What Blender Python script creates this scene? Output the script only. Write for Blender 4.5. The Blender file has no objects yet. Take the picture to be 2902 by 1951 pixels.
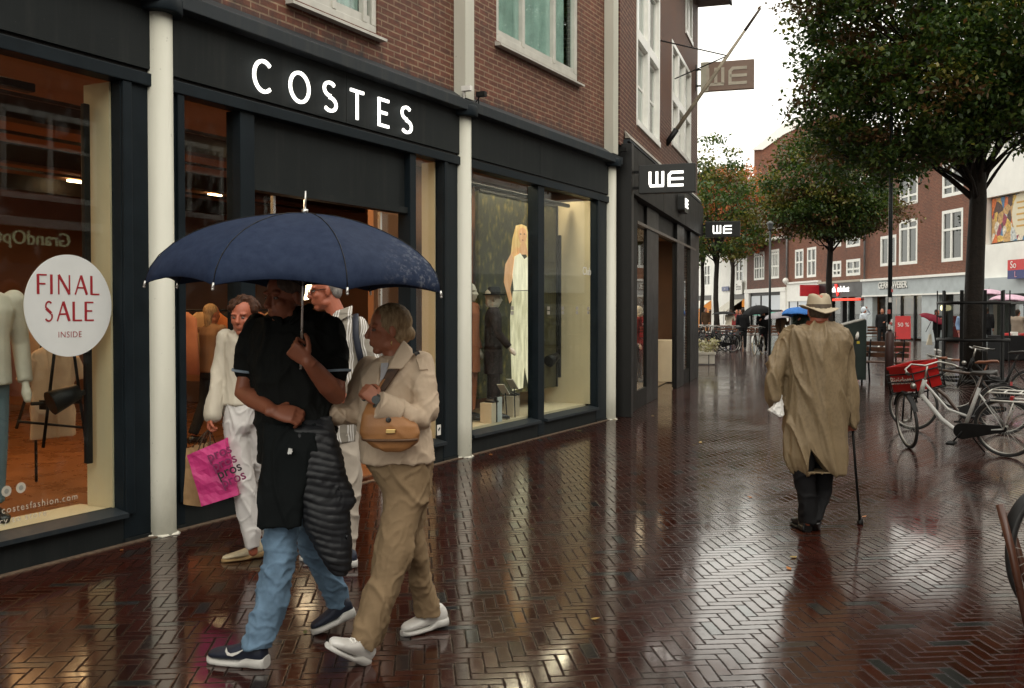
import bpy, bmesh, math, random
import numpy as np
from mathutils import Vector, Matrix, noise
random.seed(7); np.random.seed(7)
R = math.radians; PI = math.pi
SC = bpy.context.scene
# ------------------------------------------------------------------ camera
CAM_H = 1.62; FPX = 2822.0; PITCH = R(1.3)
cd = bpy.data.cameras.new('camera'); cam = bpy.data.objects.new('camera', cd); SC.collection.objects.link(cam)
cam.location = (0, 0, CAM_H); cam.rotation_euler = (R(90) - PITCH, 0, 0)
cd.lens = 35.0; cd.sensor_width = 36.0; cd.sensor_fit = 'HORIZONTAL'
cd.shift_y = -31.5 / 2902; cd.clip_start = 0.05; cd.clip_end = 1500
SC.camera = cam
# ------------------------------------------------------------------ overcast sky and soft sun
SUN_EL, SUN_AZ = 48.0, 150.0       # azimuth clockwise from +Y (camera looks along +Y)
w = bpy.data.worlds.new('World'); SC.world = w; w.use_nodes = True
nt = w.node_tree; nt.nodes.clear()
out = nt.nodes.new('ShaderNodeOutputWorld'); bg = nt.nodes.new('ShaderNodeBackground')
sky = nt.nodes.new('ShaderNodeTexSky'); sky.sky_type = 'NISHITA'; sky.sun_disc = False
sky.sun_elevation = R(SUN_EL); sky.sun_rotation = R(SUN_AZ); sky.dust_density = 4.0; sky.air_density = 1.0; sky.ozone_density = 1.0
# the cloud layer: an even, slightly mottled white veil over most of the blue sky
tc = nt.nodes.new('ShaderNodeTexCoord'); nz = nt.nodes.new('ShaderNodeTexNoise'); nz.inputs['Scale'].default_value = 1.6; nz.inputs['Detail'].default_value = 3
rmp = nt.nodes.new('ShaderNodeValToRGB'); rmp.color_ramp.elements[0].position = .25; rmp.color_ramp.elements[1].position = .8
rmp.color_ramp.elements[0].color = (11.3, 10.9, 9.8, 1); rmp.color_ramp.elements[1].color = (13.0, 12.6, 11.2, 1)
mx = nt.nodes.new('ShaderNodeMix'); mx.data_type = 'RGBA'; mx.inputs[0].default_value = .86
nt.links.new(tc.outputs['Generated'], nz.inputs['Vector']); nt.links.new(nz.outputs['Fac'], rmp.inputs['Fac'])
nt.links.new(sky.outputs['Color'], mx.inputs[6]); nt.links.new(rmp.outputs['Color'], mx.inputs[7])
nt.links.new(mx.outputs[2], bg.inputs['Color']); bg.inputs['Strength'].default_value = 0.14
nt.links.new(bg.outputs['Background'], out.inputs['Surface'])
sd = bpy.data.lights.new('sun', 'SUN'); sun = bpy.data.objects.new('sun', sd); SC.collection.objects.link(sun)
sd.energy = 0.55; sd.angle = R(55); sd.color = (1.0, .93, .82)
az, el = R(SUN_AZ), R(SUN_EL)
sdir = Vector((math.sin(az) * math.cos(el), math.cos(az) * math.cos(el), math.sin(el)))
sun.rotation_euler = sdir.to_track_quat('Z', 'Y').to_euler()
SC.view_settings.view_transform = 'Standard'; SC.view_settings.look = 'None'
SC.view_settings.exposure = 0.42; SC.view_settings.gamma = 1.0; SC.view_settings.use_curve_mapping = False
SC.cycles.max_bounces = 7; SC.cycles.transparent_max_bounces = 12

# ------------------------------------------------------------------ measuring helpers (photo pixel + distance -> metres)
def ray(u, v):
    a = (u - 1451) / FPX; b = (944 - v) / FPX
    return Vector((a, math.cos(PITCH) + b * math.sin(PITCH), -math.sin(PITCH) + b * math.cos(PITCH)))
def P(u, v, Y):
    d = ray(u, v); return d * (Y / d.y) + Vector((0, 0, CAM_H))
def G(u, v):
    d = ray(u, v); p = d * (-CAM_H / d.z); return Vector((p.x, p.y, 0))
class Frame:
    """upright plane with local x along the wall and local y into the building"""
    def __init__(s, ox, oy, dx, dy):
        l = math.hypot(dx, dy); s.o = Vector((ox, oy, 0)); s.x = Vector((dx / l, dy / l, 0)); s.y = Vector((-dy / l, dx / l, 0))
        s.rot = math.atan2(dy, dx)
    def w(s, x, y=0, z=0): return s.o + s.x * x + s.y * y + Vector((0, 0, z))
    def hit(s, u, v, y=0):
        d = ray(u, v); o = s.o + s.y * y; c = Vector((0, 0, CAM_H)); t = (o - c).dot(s.y) / d.dot(s.y); q = c + d * t
        return (q - s.o).dot(s.x), q.z
def fr(th, ox, oy, flip=False):
    t = R(th); k = -1 if flip else 1
    return Frame(ox, oy, k * math.sin(t), k * math.cos(t))
FA = fr(27.62, -3.160, 6.111)            # brick building with the dark fascia
FB = fr(17.3, 1.693, 15.208)             # second building, turned a little
FC = fr(-5.1, 21.95, 50.0, True)         # far row on the right; local x runs towards the camera
FD = Frame(*(FA.w(0, -15)[:2]), -FA.x.x, -FA.x.y)   # row opposite the shops (seen in their glass)

# ------------------------------------------------------------------ object helpers
def tag(o, label=None, cat=None, group=None, kind=None):
    if label: o['label'] = label
    if cat: o['category'] = cat
    if group: o['group'] = group
    if kind: o['kind'] = kind
    return o
def link(o, parent=None):
    SC.collection.objects.link(o)
    if parent is not None: o.parent = parent
    return o
def empty(name, loc=(0, 0, 0), rz=0, label=None, cat=None, group=None):
    o = bpy.data.objects.new(name, None); o.empty_display_size = .2; link(o)
    o.location = loc; o.rotation_euler = (0, 0, rz)
    return tag(o, label, cat, group)
def fempty(name, F, x, y, z, label, cat, group=None):
    return empty(name, F.w(x, y, z), F.rot, label, cat, group)
def copy_tree(o, parent=None):
    c = o.copy(); SC.collection.objects.link(c); c.parent = parent
    for ch in [k for k in bpy.data.objects if k.parent == o]: copy_tree(ch, c)
    return c

class MB:
    """collects shapes, links them as ONE mesh object"""
    def __init__(s): s.v = []; s.f = []; s.m = []; s.sm = []
    def add(s, vs, fs, m=0, sm=False):
        b = len(s.v); s.v += [tuple(q) for q in vs]
        for f in fs: s.f.append([b + i for i in f]); s.m.append(m); s.sm.append(sm)
        return s
    def box(s, x0, x1, y0, y1, z0, z1, m=0):
        vs = [(x0, y0, z0), (x1, y0, z0), (x1, y1, z0), (x0, y1, z0), (x0, y0, z1), (x1, y0, z1), (x1, y1, z1), (x0, y1, z1)]
        return s.add(vs, [(0, 3, 2, 1), (4, 5, 6, 7), (0, 1, 5, 4), (1, 2, 6, 5), (2, 3, 7, 6), (3, 0, 4, 7)], m)
    def obox(s, c, ax, ay, az, m=0):
        c, ax, ay, az = map(Vector, (c, ax, ay, az)); vs = []
        for k in (-1, 1):
            for i, j in ((-1, -1), (1, -1), (1, 1), (-1, 1)): vs.append(c + ax * i + ay * j + az * k)
        return s.add(vs, [(0, 3, 2, 1), (4, 5, 6, 7), (0, 1, 5, 4), (1, 2, 6, 5), (2, 3, 7, 6), (3, 0, 4, 7)], m)
    def quad(s, a, b, c, d, m=0): return s.add([a, b, c, d], [(0, 1, 2, 3)], m)
    def rings(s, rs, m=0, cap=True, sm=True, closed=True):
        n = len(rs[0]); vs = [p for r in rs for p in r]; fs = []
        for i in range(len(rs) - 1):
            for j in range(n if closed else n - 1):
                k = (j + 1) % n; fs.append((i * n + j, i * n + k, (i + 1) * n + k, (i + 1) * n + j))
        s.add(vs, fs, m, sm)
        if cap:
            b = len(s.v) - len(vs); s.f += [[b + q for q in range(n - 1, -1, -1)], [b + q for q in range((len(rs) - 1) * n, len(rs) * n)]]; s.m += [m, m]; s.sm += [False, False]
        return s
    def ring(s, c, a, b, n=20, e=2.0):
        c, a, b = Vector(c), Vector(a), Vector(b); r = []
        for i in range(n):
            t = 2 * PI * i / n; ct, st = math.cos(t), math.sin(t)
            r.append(c + a * (math.copysign(abs(ct) ** (2 / e), ct)) + b * (math.copysign(abs(st) ** (2 / e), st)))
        return r
    def tube(s, pts, r, n=8, m=0, cap=True, flat=1.0, ref=None):
        pts = [Vector(p) for p in pts]
        rr = list(r) if isinstance(r, (list, tuple)) else [r] * len(pts)
        rs = []; prev = None
        for i, p in enumerate(pts):
            if i == 0: t = pts[1] - pts[0]
            elif i == len(pts) - 1: t = pts[-1] - pts[-2]
            else: t = (pts[i + 1] - p).normalized() + (p - pts[i - 1]).normalized()
            if t.length < 1e-9: t = Vector((0, 0, 1))
            t.normalize()
            if prev is None:
                q = Vector(ref) if ref is not None else (Vector((0, 0, 1)) if abs(t.z) < .9 else Vector((1, 0, 0)))
            else: q = prev
            a = (q - t * q.dot(t))
            if a.length < 1e-6: a = t.orthogonal()
            a.normalize(); prev = a; b = t.cross(a)
            rs.append(s.ring(p, a * rr[i] * flat, b * rr[i], n))
        return s.rings(rs, m, cap)
    def ball(s, c, rx, ry=None, rz=None, nu=14, nv=9, m=0, M=None):
        ry = ry or rx; rz = rz or rx; c = Vector(c); vs = []; fs = []
        for i in range(1, nv):
            ph = PI * i / nv
            for j in range(nu):
                t = 2 * PI * j / nu; q = Vector((rx * math.sin(ph) * math.cos(t), ry * math.sin(ph) * math.sin(t), rz * math.cos(ph)))
                vs.append(c + (M @ q if M else q))
        top = Vector((0, 0, rz)); top = M @ top if M else top
        vs += [c + top, c - top]; T = len(vs) - 2
        for i in range(nv - 2):
            for j in range(nu):
                k = (j + 1) % nu; fs.append((i * nu + j, (i + 1) * nu + j, (i + 1) * nu + k, i * nu + k))
        for j in range(nu):
            k = (j + 1) % nu; fs.append((T, j, k)); fs.append((T + 1, (nv - 2) * nu + k, (nv - 2) * nu + j))
        return s.add(vs, fs, m, True)
    def prism(s, poly, d, m=0):
        """poly: 3-D points of a flat outline, d: extrusion vector"""
        poly = [Vector(p) for p in poly]; d = Vector(d); n = len(poly)
        return s.add(poly + [p + d for p in poly], [tuple(range(n - 1, -1, -1)), tuple(range(n, 2 * n))] + [(i, (i + 1) % n, n + (i + 1) % n, n + i) for i in range(n)], m)
    def lathe(s, c, prof, n=20, m=0, ax=(1, 0, 0), ay=(0, 1, 0), az=(0, 0, 1)):
        c, ax, ay, az = map(Vector, (c, ax, ay, az))
        return s.rings([s.ring(c + az * z, ax * r, ay * r, n) for r, z in prof], m)
    def mesh(s, name):
        me = bpy.data.meshes.new(name); me.from_pydata([tuple(p) for p in s.v], [], s.f)
        me.polygons.foreach_set('material_index', s.m); me.polygons.foreach_set('use_smooth', s.sm); me.update(); return me
    def build(s, name, mats, parent=None, bevel=0, inv=None):
        me = s.mesh(name)
        if inv is not None: me.transform(inv)
        fix(me)
        for mm in (mats if isinstance(mats, (list, tuple)) else [mats]): me.materials.append(mm)
        o = bpy.data.objects.new(name, me); link(o, parent)
        if bevel:
            b = o.modifiers.new('bevel', 'BEVEL'); b.width = bevel; b.segments = 2; b.limit_method = 'ANGLE'
        return o
def fix(me):
    bm = bmesh.new(); bm.from_mesh(me); bmesh.ops.recalc_face_normals(bm, faces=bm.faces); bm.to_mesh(me); bm.free()
def inv_of(o):
    return (Matrix.Translation(o.location) @ Matrix.Rotation(o.rotation_euler.z, 4, 'Z')).inverted()

def cloth(mb, name, mats, parent, voxel=.008, smooth=3, wr=None, wld=True, seed=0, top=False, relax=1.0):
    """merge overlapping closed lofts into one skin, soften it, press folds into it"""
    me = mb.mesh('t'); ob = bpy.data.objects.new('t', me); SC.collection.objects.link(ob)
    m = ob.modifiers.new('r', 'REMESH'); m.mode = 'VOXEL'; m.voxel_size = voxel
    if smooth:
        m2 = ob.modifiers.new('s', 'SMOOTH'); m2.iterations = smooth; m2.factor = .5
    dg = bpy.context.evaluated_depsgraph_get(); ev = ob.evaluated_get(dg)
    nm = bpy.data.meshes.new_from_object(ev); bpy.data.objects.remove(ob); bpy.data.meshes.remove(me)
    nm.name = name
    if wr:
        n = len(nm.vertices); co = np.empty(n * 3, 'f'); nm.vertices.foreach_get('co', co); co = co.reshape(-1, 3)
        nr = np.empty(n * 3, 'f'); nm.vertices.foreach_get('normal', nr); nr = nr.reshape(-1, 3)
        for (sx, sy, sz, amp, *sh) in wr:
            sh = sh[0] if sh else 0
            d = np.fromiter((noise.noise(Vector((c[0] * sx + c[2] * sh + seed * 3.1, c[1] * sy + 1.7, c[2] * sz + seed))) for c in co), 'f', n)
            d = (np.clip(1 - np.abs(d) * 4.2, 0, 1) ** 1.5 - .3) if amp > 0 else d * 2
            co = co + nr * (d * abs(amp))[:, None]
        nm.vertices.foreach_set('co', co.astype('f').ravel())
    nm.polygons.foreach_set('use_smooth', [True] * len(nm.polygons))
    if wld and parent is not None: nm.transform(inv_of(parent))
    for mm in (mats if isinstance(mats, (list, tuple)) else [mats]): nm.materials.append(mm)
    nm.update()
    return link(bpy.data.objects.new(name, nm), parent)

def text(s, size, M, name, mat, parent=None, extrude=.004, align='CENTER', offset=0, space=1.0):
    cu = bpy.data.curves.new('t', 'FONT'); cu.body = s; cu.size = size; cu.extrude = extrude; cu.align_x = align; cu.align_y = 'CENTER'
    cu.offset = offset; cu.space_character = space; cu.resolution_u = 4
    ob = bpy.data.objects.new('t', cu); SC.collection.objects.link(ob); bpy.context.view_layer.update()
    me = bpy.data.meshes.new_from_object(ob.evaluated_get(bpy.context.evaluated_depsgraph_get()))
    bpy.data.objects.remove(ob); me.transform(M); me.materials.clear(); me.materials.append(mat); me.name = name
    for p in me.polygons: p.material_index = 0
    return link(bpy.data.objects.new(name, me), parent)
def wallM(x, y, z):           # upright lettering on a wall facing local -y
    return Matrix.Translation((x, y, z)) @ Matrix.Rotation(R(90), 4, 'X')

def stroke(mb, pts, wd, M, th=.02, m=0, closed=False):
    """a flat band of even width along a 2-D line, with thickness"""
    n = len(pts); L = []; Rr = []; pts = [Vector((p[0], p[1])) for p in pts]
    for i, p in enumerate(pts):
        a = pts[(i - 1) % n] if (closed or i > 0) else None; b = pts[(i + 1) % n] if (closed or i < n - 1) else None
        t = Vector((0, 0)); k = 1.0
        if a is not None: t += (p - a).normalized()
        if b is not None: t += (b - p).normalized()
        t.normalize()
        if a is not None and b is not None: k = 1 / max(.5, t.dot((b - p).normalized()))
        nn = Vector((-t.y, t.x)) * wd / 2 * k; L.append(p + nn); Rr.append(p - nn)
    rs = []
    for l, r in zip(L, Rr):
        rs.append([M @ Vector((l.x, l.y, th)), M @ Vector((r.x, r.y, th)), M @ Vector((r.x, r.y, 0)), M @ Vector((l.x, l.y, 0))])
    if closed: rs.append(rs[0])
    mb.rings(rs, m, cap=not closed, sm=False)
def arc(cx, cy, rx, ry, a0, a1, n=14):
    return [(cx + rx * math.cos(R(a0 + (a1 - a0) * i / n)), cy + ry * math.sin(R(a0 + (a1 - a0) * i / n))) for i in range(n + 1)]

# ------------------------------------------------------------------ materials
class NT:
    def __init__(s, name):
        s.mat = bpy.data.materials.new(name); s.mat.use_nodes = True; s.t = s.mat.node_tree; s.t.nodes.clear()
        s.out = s.n('OutputMaterial'); s.b = s.n('BsdfPrincipled'); s.l(s.b.outputs[0], s.out.inputs[0])
    def n(s, k, **kw):
        x = s.t.nodes.new('ShaderNode' + k)
        for a, b in kw.items(): setattr(x, a, b)
        return x
    def l(s, a, b): s.t.links.new(a, b)
    def val(s, x, sock):
        if hasattr(x, 'is_linked') or hasattr(x, 'links'): s.l(x, sock)
        else: sock.default_value = x
    def math(s, op, a, b=0, c=None, clamp=False):
        x = s.n('Math', operation=op, use_clamp=clamp); s.val(a, x.inputs[0]); s.val(b, x.inputs[1])
        if c is not None: s.val(c, x.inputs[2])
        return x.outputs[0]
    def mix(s, f, a, b, blend='MIX'):
        x = s.n('Mix', data_type='RGBA', blend_type=blend); s.val(f, x.inputs[0])
        for q, i in ((a, 6), (b, 7)):
            if isinstance(q, tuple): x.inputs[i].default_value = (*q[:3], 1)
            else: s.l(q, x.inputs[i])
        return x.outputs[2]
    def obj(s, scale=None, rot=None, kind='Object'):
        c = s.n('TexCoord').outputs[kind]
        if scale is None and rot is None: return c
        m = s.n('Mapping'); s.l(c, m.inputs[0])
        if scale: m.inputs['Scale'].default_value = scale
        if rot: m.inputs['Rotation'].default_value = rot
        return m.outputs[0]
    def noise(s, sc, det=4, vec=None, rough=.55):
        x = s.n('TexNoise'); x.inputs['Scale'].default_value = sc; x.inputs['Detail'].default_value = det; x.inputs['Roughness'].default_value = rough
        s.l(vec if vec is not None else s.obj(), x.inputs['Vector']); return x.outputs['Fac']
    def ramp(s, f, a, b, c0=(0, 0, 0), c1=(1, 1, 1)):
        x = s.n('ValToRGB'); x.color_ramp.elements[0].position = a; x.color_ramp.elements[1].position = b
        x.color_ramp.elements[0].color = (*c0, 1); x.color_ramp.elements[1].color = (*c1, 1); s.l(f, x.inputs[0]); return x.outputs[0]
    def bump(s, h, st, dist=.01, prev=None):
        x = s.n('Bump'); x.inputs['Strength'].default_value = st; x.inputs['Distance'].default_value = dist; s.l(h, x.inputs['Height'])
        if prev: s.l(prev, x.inputs['Normal'])
        return x.outputs[0]
    def fin(s, col=None, rough=None, nrm=None, metal=0, spec=None, coat=0, trans=0, sheen=0):
        b = s.b
        if col is not None:
            if isinstance(col, tuple): b.inputs['Base Color'].default_value = (*col[:3], 1)
            else: s.l(col, b.inputs['Base Color'])
        if rough is not None: s.val(rough, b.inputs['Roughness'])
        if nrm is not None: s.l(nrm, b.inputs['Normal'])
        b.inputs['Metallic'].default_value = metal
        if spec is not None: b.inputs['Specular IOR Level'].default_value = spec
        b.inputs['Coat Weight'].default_value = coat
        if coat: b.inputs['Coat Roughness'].default_value = .12
        if sheen: b.inputs['Sheen Weight'].default_value = sheen
        return s.mat
def dark(c, k): return tuple(q * k for q in c)
_M = {}
def mat(name, c, rough=.6, var=.18, sc=6, bump=.15, bsc=60, metal=0, spec=.5, coat=0, dist=.004, c2=None, sheen=0):
    """plain coloured surface with uneven tone, uneven gloss and a fine relief"""
    if name in _M: return _M[name]
    t = NT(name); n1 = t.noise(sc, 5); n2 = t.noise(bsc, 3)
    col = t.mix(t.ramp(n1, .3, .7), dark(c, 1 - var), c2 if c2 else dark(c, 1 + var))
    rr = t.math('ADD', t.math('MULTIPLY', n1, .25), rough - .12, clamp=True)
    nr = t.bump(n2, bump, dist) if bump else None
    _M[name] = t.fin(col, rr, nr, metal, spec, coat, sheen=sheen); return _M[name]
def emit(name, c, st):
    if name in _M: return _M[name]
    t = NT(name); t.b.inputs['Base Color'].default_value = (*c, 1); t.b.inputs['Emission Color'].default_value = (*c, 1); t.b.inputs['Emission Strength'].default_value = st
    _M[name] = t.mat; return t.mat
def glass(name, tint=(.93, .96, .95), ior=1.55, rough=.0, dirt=.03, k=1.0):
    """thin window pane: clear along the view, mirror-like by Fresnel"""
    if name in _M: return _M[name]
    t = NT(name); t.t.nodes.remove(t.b)
    tr = t.n('BsdfTransparent'); tr.inputs[0].default_value = (*tint, 1)
    gl = t.n('BsdfGlossy'); gl.inputs['Roughness'].default_value = rough; gl.inputs[0].default_value = (1, 1, 1, 1)
    df = t.n('BsdfDiffuse'); df.inputs[0].default_value = (.6, .6, .58, 1)
    lw = t.n('LayerWeight'); lw.inputs['Blend'].default_value = .5; f0 = ((ior - 1) / (ior + 1)) ** 2
    fn = t.math('MULTIPLY', t.math('ADD', t.math('MULTIPLY', t.math('POWER', lw.outputs['Facing'], 5), 1 - f0), f0, clamp=True), k)
    nz = t.noise(.35, 2); t.l(t.bump(nz, .02, .02), gl.inputs['Normal'])
    m0 = t.n('MixShader'); t.l(t.math('MULTIPLY', t.ramp(t.noise(9, 5), .55, .9), dirt), m0.inputs[0]); t.l(tr.outputs[0], m0.inputs[1]); t.l(df.outputs[0], m0.inputs[2])
    m1 = t.n('MixShader'); t.l(fn, m1.inputs[0]); t.l(m0.outputs[0], m1.inputs[1]); t.l(gl.outputs[0], m1.inputs[2])
    t.l(m1.outputs[0], t.out.inputs[0]); _M[name] = t.mat; return t.mat
def brick(name, c1, c2, mortar, bw=.22, bh=.068, mort=.010, moss=(.05, .045, .04), rough=.8, dirt=.5, soot=None, sc=1.0):
    if name in _M: return _M[name]
    t = NT(name); c = t.obj(); sp = t.n('SeparateXYZ'); t.l(c, sp.inputs[0]); cb = t.n('CombineXYZ')
    t.l(t.math('ADD', sp.outputs[0], sp.outputs[1]), cb.inputs[0]); t.l(sp.outputs[2], cb.inputs[1])
    # slightly wavy courses
    wv = t.noise(1.3, 2); t.l(t.math('ADD', sp.outputs[2], t.math('MULTIPLY', wv, .012)), cb.inputs[1])
    b = t.n('TexBrick'); t.l(cb.outputs[0], b.inputs['Vector']); b.inputs['Scale'].default_value = sc
    b.inputs['Color1'].default_value = (*c1, 1); b.inputs['Color2'].default_value = (*c2, 1); b.inputs['Mortar'].default_value = (*mortar, 1)
    b.inputs['Mortar Size'].default_value = mort; b.inputs['Mortar Smooth'].default_value = .25; b.inputs['Brick Width'].default_value = bw; b.inputs['Row Height'].default_value = bh
    b.inputs['Bias'].default_value = -.1
    v = t.n('TexBrick'); t.l(cb.outputs[0], v.inputs['Vector']); v.inputs['Scale'].default_value = sc   # second random tone per brick
    v.inputs['Color1'].default_value = (.55, .55, .55, 1); v.inputs['Color2'].default_value = (1.45, 1.35, 1.3, 1); v.inputs['Mortar'].default_value = (1, 1, 1, 1)
    v.inputs['Mortar Size'].default_value = mort; v.inputs['Brick Width'].default_value = bw; v.inputs['Row Height'].default_value = bh
    v.offset_frequency = 2; v.squash = 1.0; v.inputs['Bias'].default_value = .0
    col = t.mix(.8, b.outputs['Color'], v.outputs['Color'], 'MULTIPLY')
    lum = t.ramp(t.noise(.9, 6), .3, .75, (.72, .70, .68), (1.12, 1.1, 1.08)); col = t.mix(1.0, col, lum, 'MULTIPLY')
    bv = t.ramp(t.noise(5.2, 2, t.obj((1, 1, 2.9)), .8), .3, .72, (.62, .60, .60), (1.35, 1.32, 1.30)); col = t.mix(1.0, col, bv, 'MULTIPLY'); fine = t.ramp(t.noise(45, 4), .2, .8, (.8, .8, .8), (1.15, 1.15, 1.15)); col = t.mix(1.0, col, fine, 'MULTIPLY')
    st = t.ramp(t.noise(2.2, 7, t.obj((1, 1, .35)), .7), .58, .78); col = t.mix(t.math('MULTIPLY', st, dirt), col, moss)
    if soot:
        z0, z1 = soot; nn = t.noise(5, 6, t.obj((1.0, 1, .5)), .7); zz = t.math('SUBTRACT', t.math('ADD', z1, t.math('MULTIPLY', t.math('SUBTRACT', nn, .5), .6)), sp.outputs[2])
        col = t.mix(t.math('MULTIPLY', t.math('DIVIDE', zz, z1 - z0, clamp=True), .93), col, (.022, .022, .022))
    h = t.math('ADD', t.math('MULTIPLY', t.math('SUBTRACT', 1, b.outputs['Fac']), 1), t.math('MULTIPLY', t.noise(60, 4), .35))
    _M[name] = t.fin(col, t.math('ADD', t.math('MULTIPLY', lum, .2), rough - .25), t.bump(h, .55, .008)); return _M[name]
def wallholes(mb, x0, x1, z0, z1, holes, y=0, rev=.12, m=0, mr=None):
    xs = sorted({x0, x1, *[h[0] for h in holes], *[h[1] for h in holes]}); zs = sorted({z0, z1, *[h[2] for h in holes], *[h[3] for h in holes]})
    xs = [q for q in xs if x0 <= q <= x1]; zs = [q for q in zs if z0 <= q <= z1]
    for i in range(len(xs) - 1):
        for j in range(len(zs) - 1):
            cx, cz = (xs[i] + xs[i + 1]) / 2, (zs[j] + zs[j + 1]) / 2
            if any(h[0] < cx < h[1] and h[2] < cz < h[3] for h in holes): continue
            mb.quad((xs[i], y, zs[j]), (xs[i + 1], y, zs[j]), (xs[i + 1], y, zs[j + 1]), (xs[i], y, zs[j + 1]), m)
    mr = m if mr is None else mr
    for a, b, c, d in holes:
        mb.quad((a, y, c), (a, y + rev, c), (b, y + rev, c), (b, y, c), mr); mb.quad((a, y, d), (b, y, d), (b, y + rev, d), (a, y + rev, d), mr)
        mb.quad((a, y, c), (a, y, d), (a, y + rev, d), (a, y + rev, c), mr); mb.quad((b, y, c), (b, y + rev, c), (b, y + rev, d), (b, y, d), mr)
# ================================================================== ground
def paving():
    t = NT('wet_clinker_paving'); N = 3; W = .068
    co = t.n('TexCoord').outputs['Object']; mp = t.n('Mapping'); t.l(co, mp.inputs[0]); mp.inputs['Rotation'].default_value = (0, 0, R(-5.7))
    # bricks are never laid dead straight
    nzv = t.n('TexNoise'); nzv.inputs['Scale'].default_value = 1.1; nzv.inputs['Detail'].default_value = 2; t.l(mp.outputs[0], nzv.inputs['Vector'])
    ad = t.n('VectorMath', operation='SCALE'); t.l(nzv.outputs['Color'], ad.inputs[0]); ad.inputs['Scale'].default_value = .035
    a2 = t.n('VectorMath', operation='ADD'); t.l(mp.outputs[0], a2.inputs[0]); t.l(ad.outputs[0], a2.inputs[1])
    sp = t.n('SeparateXYZ'); t.l(a2.outputs[0], sp.inputs[0])
    M = t.math
    X = M('DIVIDE', sp.outputs[0], W); Y = M('DIVIDE', sp.outputs[1], W)
    i = M('FLOOR', X); j = M('FLOOR', Y); fx = M('SUBTRACT', X, i); fy = M('SUBTRACT', Y, j)
    k = M('FLOORED_MODULO', M('SUBTRACT', i, j), 2 * N); hz = M('LESS_THAN', k, N - .5)
    kv = M('SUBTRACT', 2 * N - 1, k)
    al = t.n('Mix', data_type='FLOAT'); t.l(hz, al.inputs[0]); t.l(M('ADD', kv, fy), al.inputs[2]); t.l(M('ADD', k, fx), al.inputs[3]); al = al.outputs[0]
    ac = t.n('Mix', data_type='FLOAT'); t.l(hz, ac.inputs[0]); t.l(fx, ac.inputs[2]); t.l(fy, ac.inputs[3]); ac = ac.outputs[0]
    ix = M('SUBTRACT', i, M('MULTIPLY', hz, k)); iy = M('SUBTRACT', j, M('MULTIPLY', M('SUBTRACT', 1, hz), kv))
    idv = t.n('CombineXYZ'); t.l(ix, idv.inputs[0]); t.l(iy, idv.inputs[1]); t.l(hz, idv.inputs[2])
    wn = t.n('TexWhiteNoise', noise_dimensions='3D'); t.l(idv.outputs[0], wn.inputs['Vector'])
    ws = t.n('SeparateColor'); t.l(wn.outputs['Color'], ws.inputs[0]); r1, r2, r3 = ws.outputs
    # distance to the brick edge, in brick widths, with chipped edges
    chip = M('MULTIPLY', M('SUBTRACT', t.noise(40, 6, a2.outputs[0], .75), .5), .34)
    e = M('MINIMUM', M('MINIMUM', al, M('SUBTRACT', N, al)), M('MINIMUM', ac, M('SUBTRACT', 1, ac)))
    e = M('ADD', e, chip)
    face = t.n('MapRange', interpolation_type='SMOOTHSTEP'); t.l(e, face.inputs[0]); face.inputs[1].default_value = .02; face.inputs[2].default_value = .13; face = face.outputs[0]
    # colour: dark wet reds, some browns, a few blue-grey bricks; sandy joints
    c = t.n('ValToRGB'); cr = c.color_ramp; cr.elements[0].color = (.022, .0058, .0034, 1); cr.elements[1].position = 1; cr.elements[1].color = (.022, .022, .024, 1)
    for p_, q in ((.3, (.036, .0085, .0048)), (.55, (.029, .0070, .0042)), (.75, (.043, .0118, .0064)), (.93, (.028, .012, .009)), (.975, (.019, .020, .019))):
        x = cr.elements.new(p_); x.color = (*q, 1)
    t.l(r1, c.inputs[0])
    big = t.ramp(t.noise(.45, 5, a2.outputs[0]), .3, .75, (.75, .75, .78), (1.18, 1.12, 1.08)); col = t.mix(1, c.outputs[0], big, 'MULTIPLY')
    grit = t.ramp(t.noise(90, 5, a2.outputs[0], .7), .25, .8, (.6, .6, .6), (1.5, 1.45, 1.4)); col = t.mix(1, col, grit, 'MULTIPLY')
    col = t.mix(M('ADD', M('MULTIPLY', face, .75), .25), (.004, .003, .002), col)
    # wetness: thin film, breaks up in patches
    wet = t.noise(.8, 6, a2.outputs[0], .6); wetc = t.ramp(wet, .38, .68)
    ro = M('ADD', M('MULTIPLY', wetc, .08), M('ADD', .055, M('MULTIPLY', r2, .04)))
    ro = M('ADD', ro, M('MULTIPLY', M('SUBTRACT', 1, face), .25))
    rg = M('MULTIPLY', t.ramp(t.noise(26, 6, a2.outputs[0], .75), .50, .66), M('ADD', .03, M('MULTIPLY', wetc, .09))); ro = M('ADD', ro, rg, clamp=True)
    # relief: sunk joints, each brick tilted a little its own way, pitted faces
    tl = M('ADD', M('MULTIPLY', M('MULTIPLY', M('SUBTRACT', r2, .5), M('SUBTRACT', al, N / 2)), .10), M('MULTIPLY', M('MULTIPLY', M('SUBTRACT', r3, .5), M('SUBTRACT', ac, .5)), .16))
    h = M('ADD', M('MULTIPLY', face, .55), tl); h = M('ADD', h, M('MULTIPLY', t.noise(55, 4, a2.outputs[0], .65), .06))
    h = M('ADD', h, M('MULTIPLY', t.noise(3.0, 3, a2.outputs[0]), .35))
    nr = t.bump(h, .17, .004)
    t.l(M('ADD', M('MULTIPLY', face, .95), .03), t.b.inputs['Specular IOR Level']); t.fin(col, ro, nr); return t.mat
PAVE = paving()
mb = MB(); mb.quad((-260, -160, 0), (260, -160, 0), (260, 420, 0), (-260, 420, 0)); g = mb.build('ground', PAVE); tag(g, 'wet red brick paving laid in herringbone along the shopping street', 'paving', kind='structure')

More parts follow.
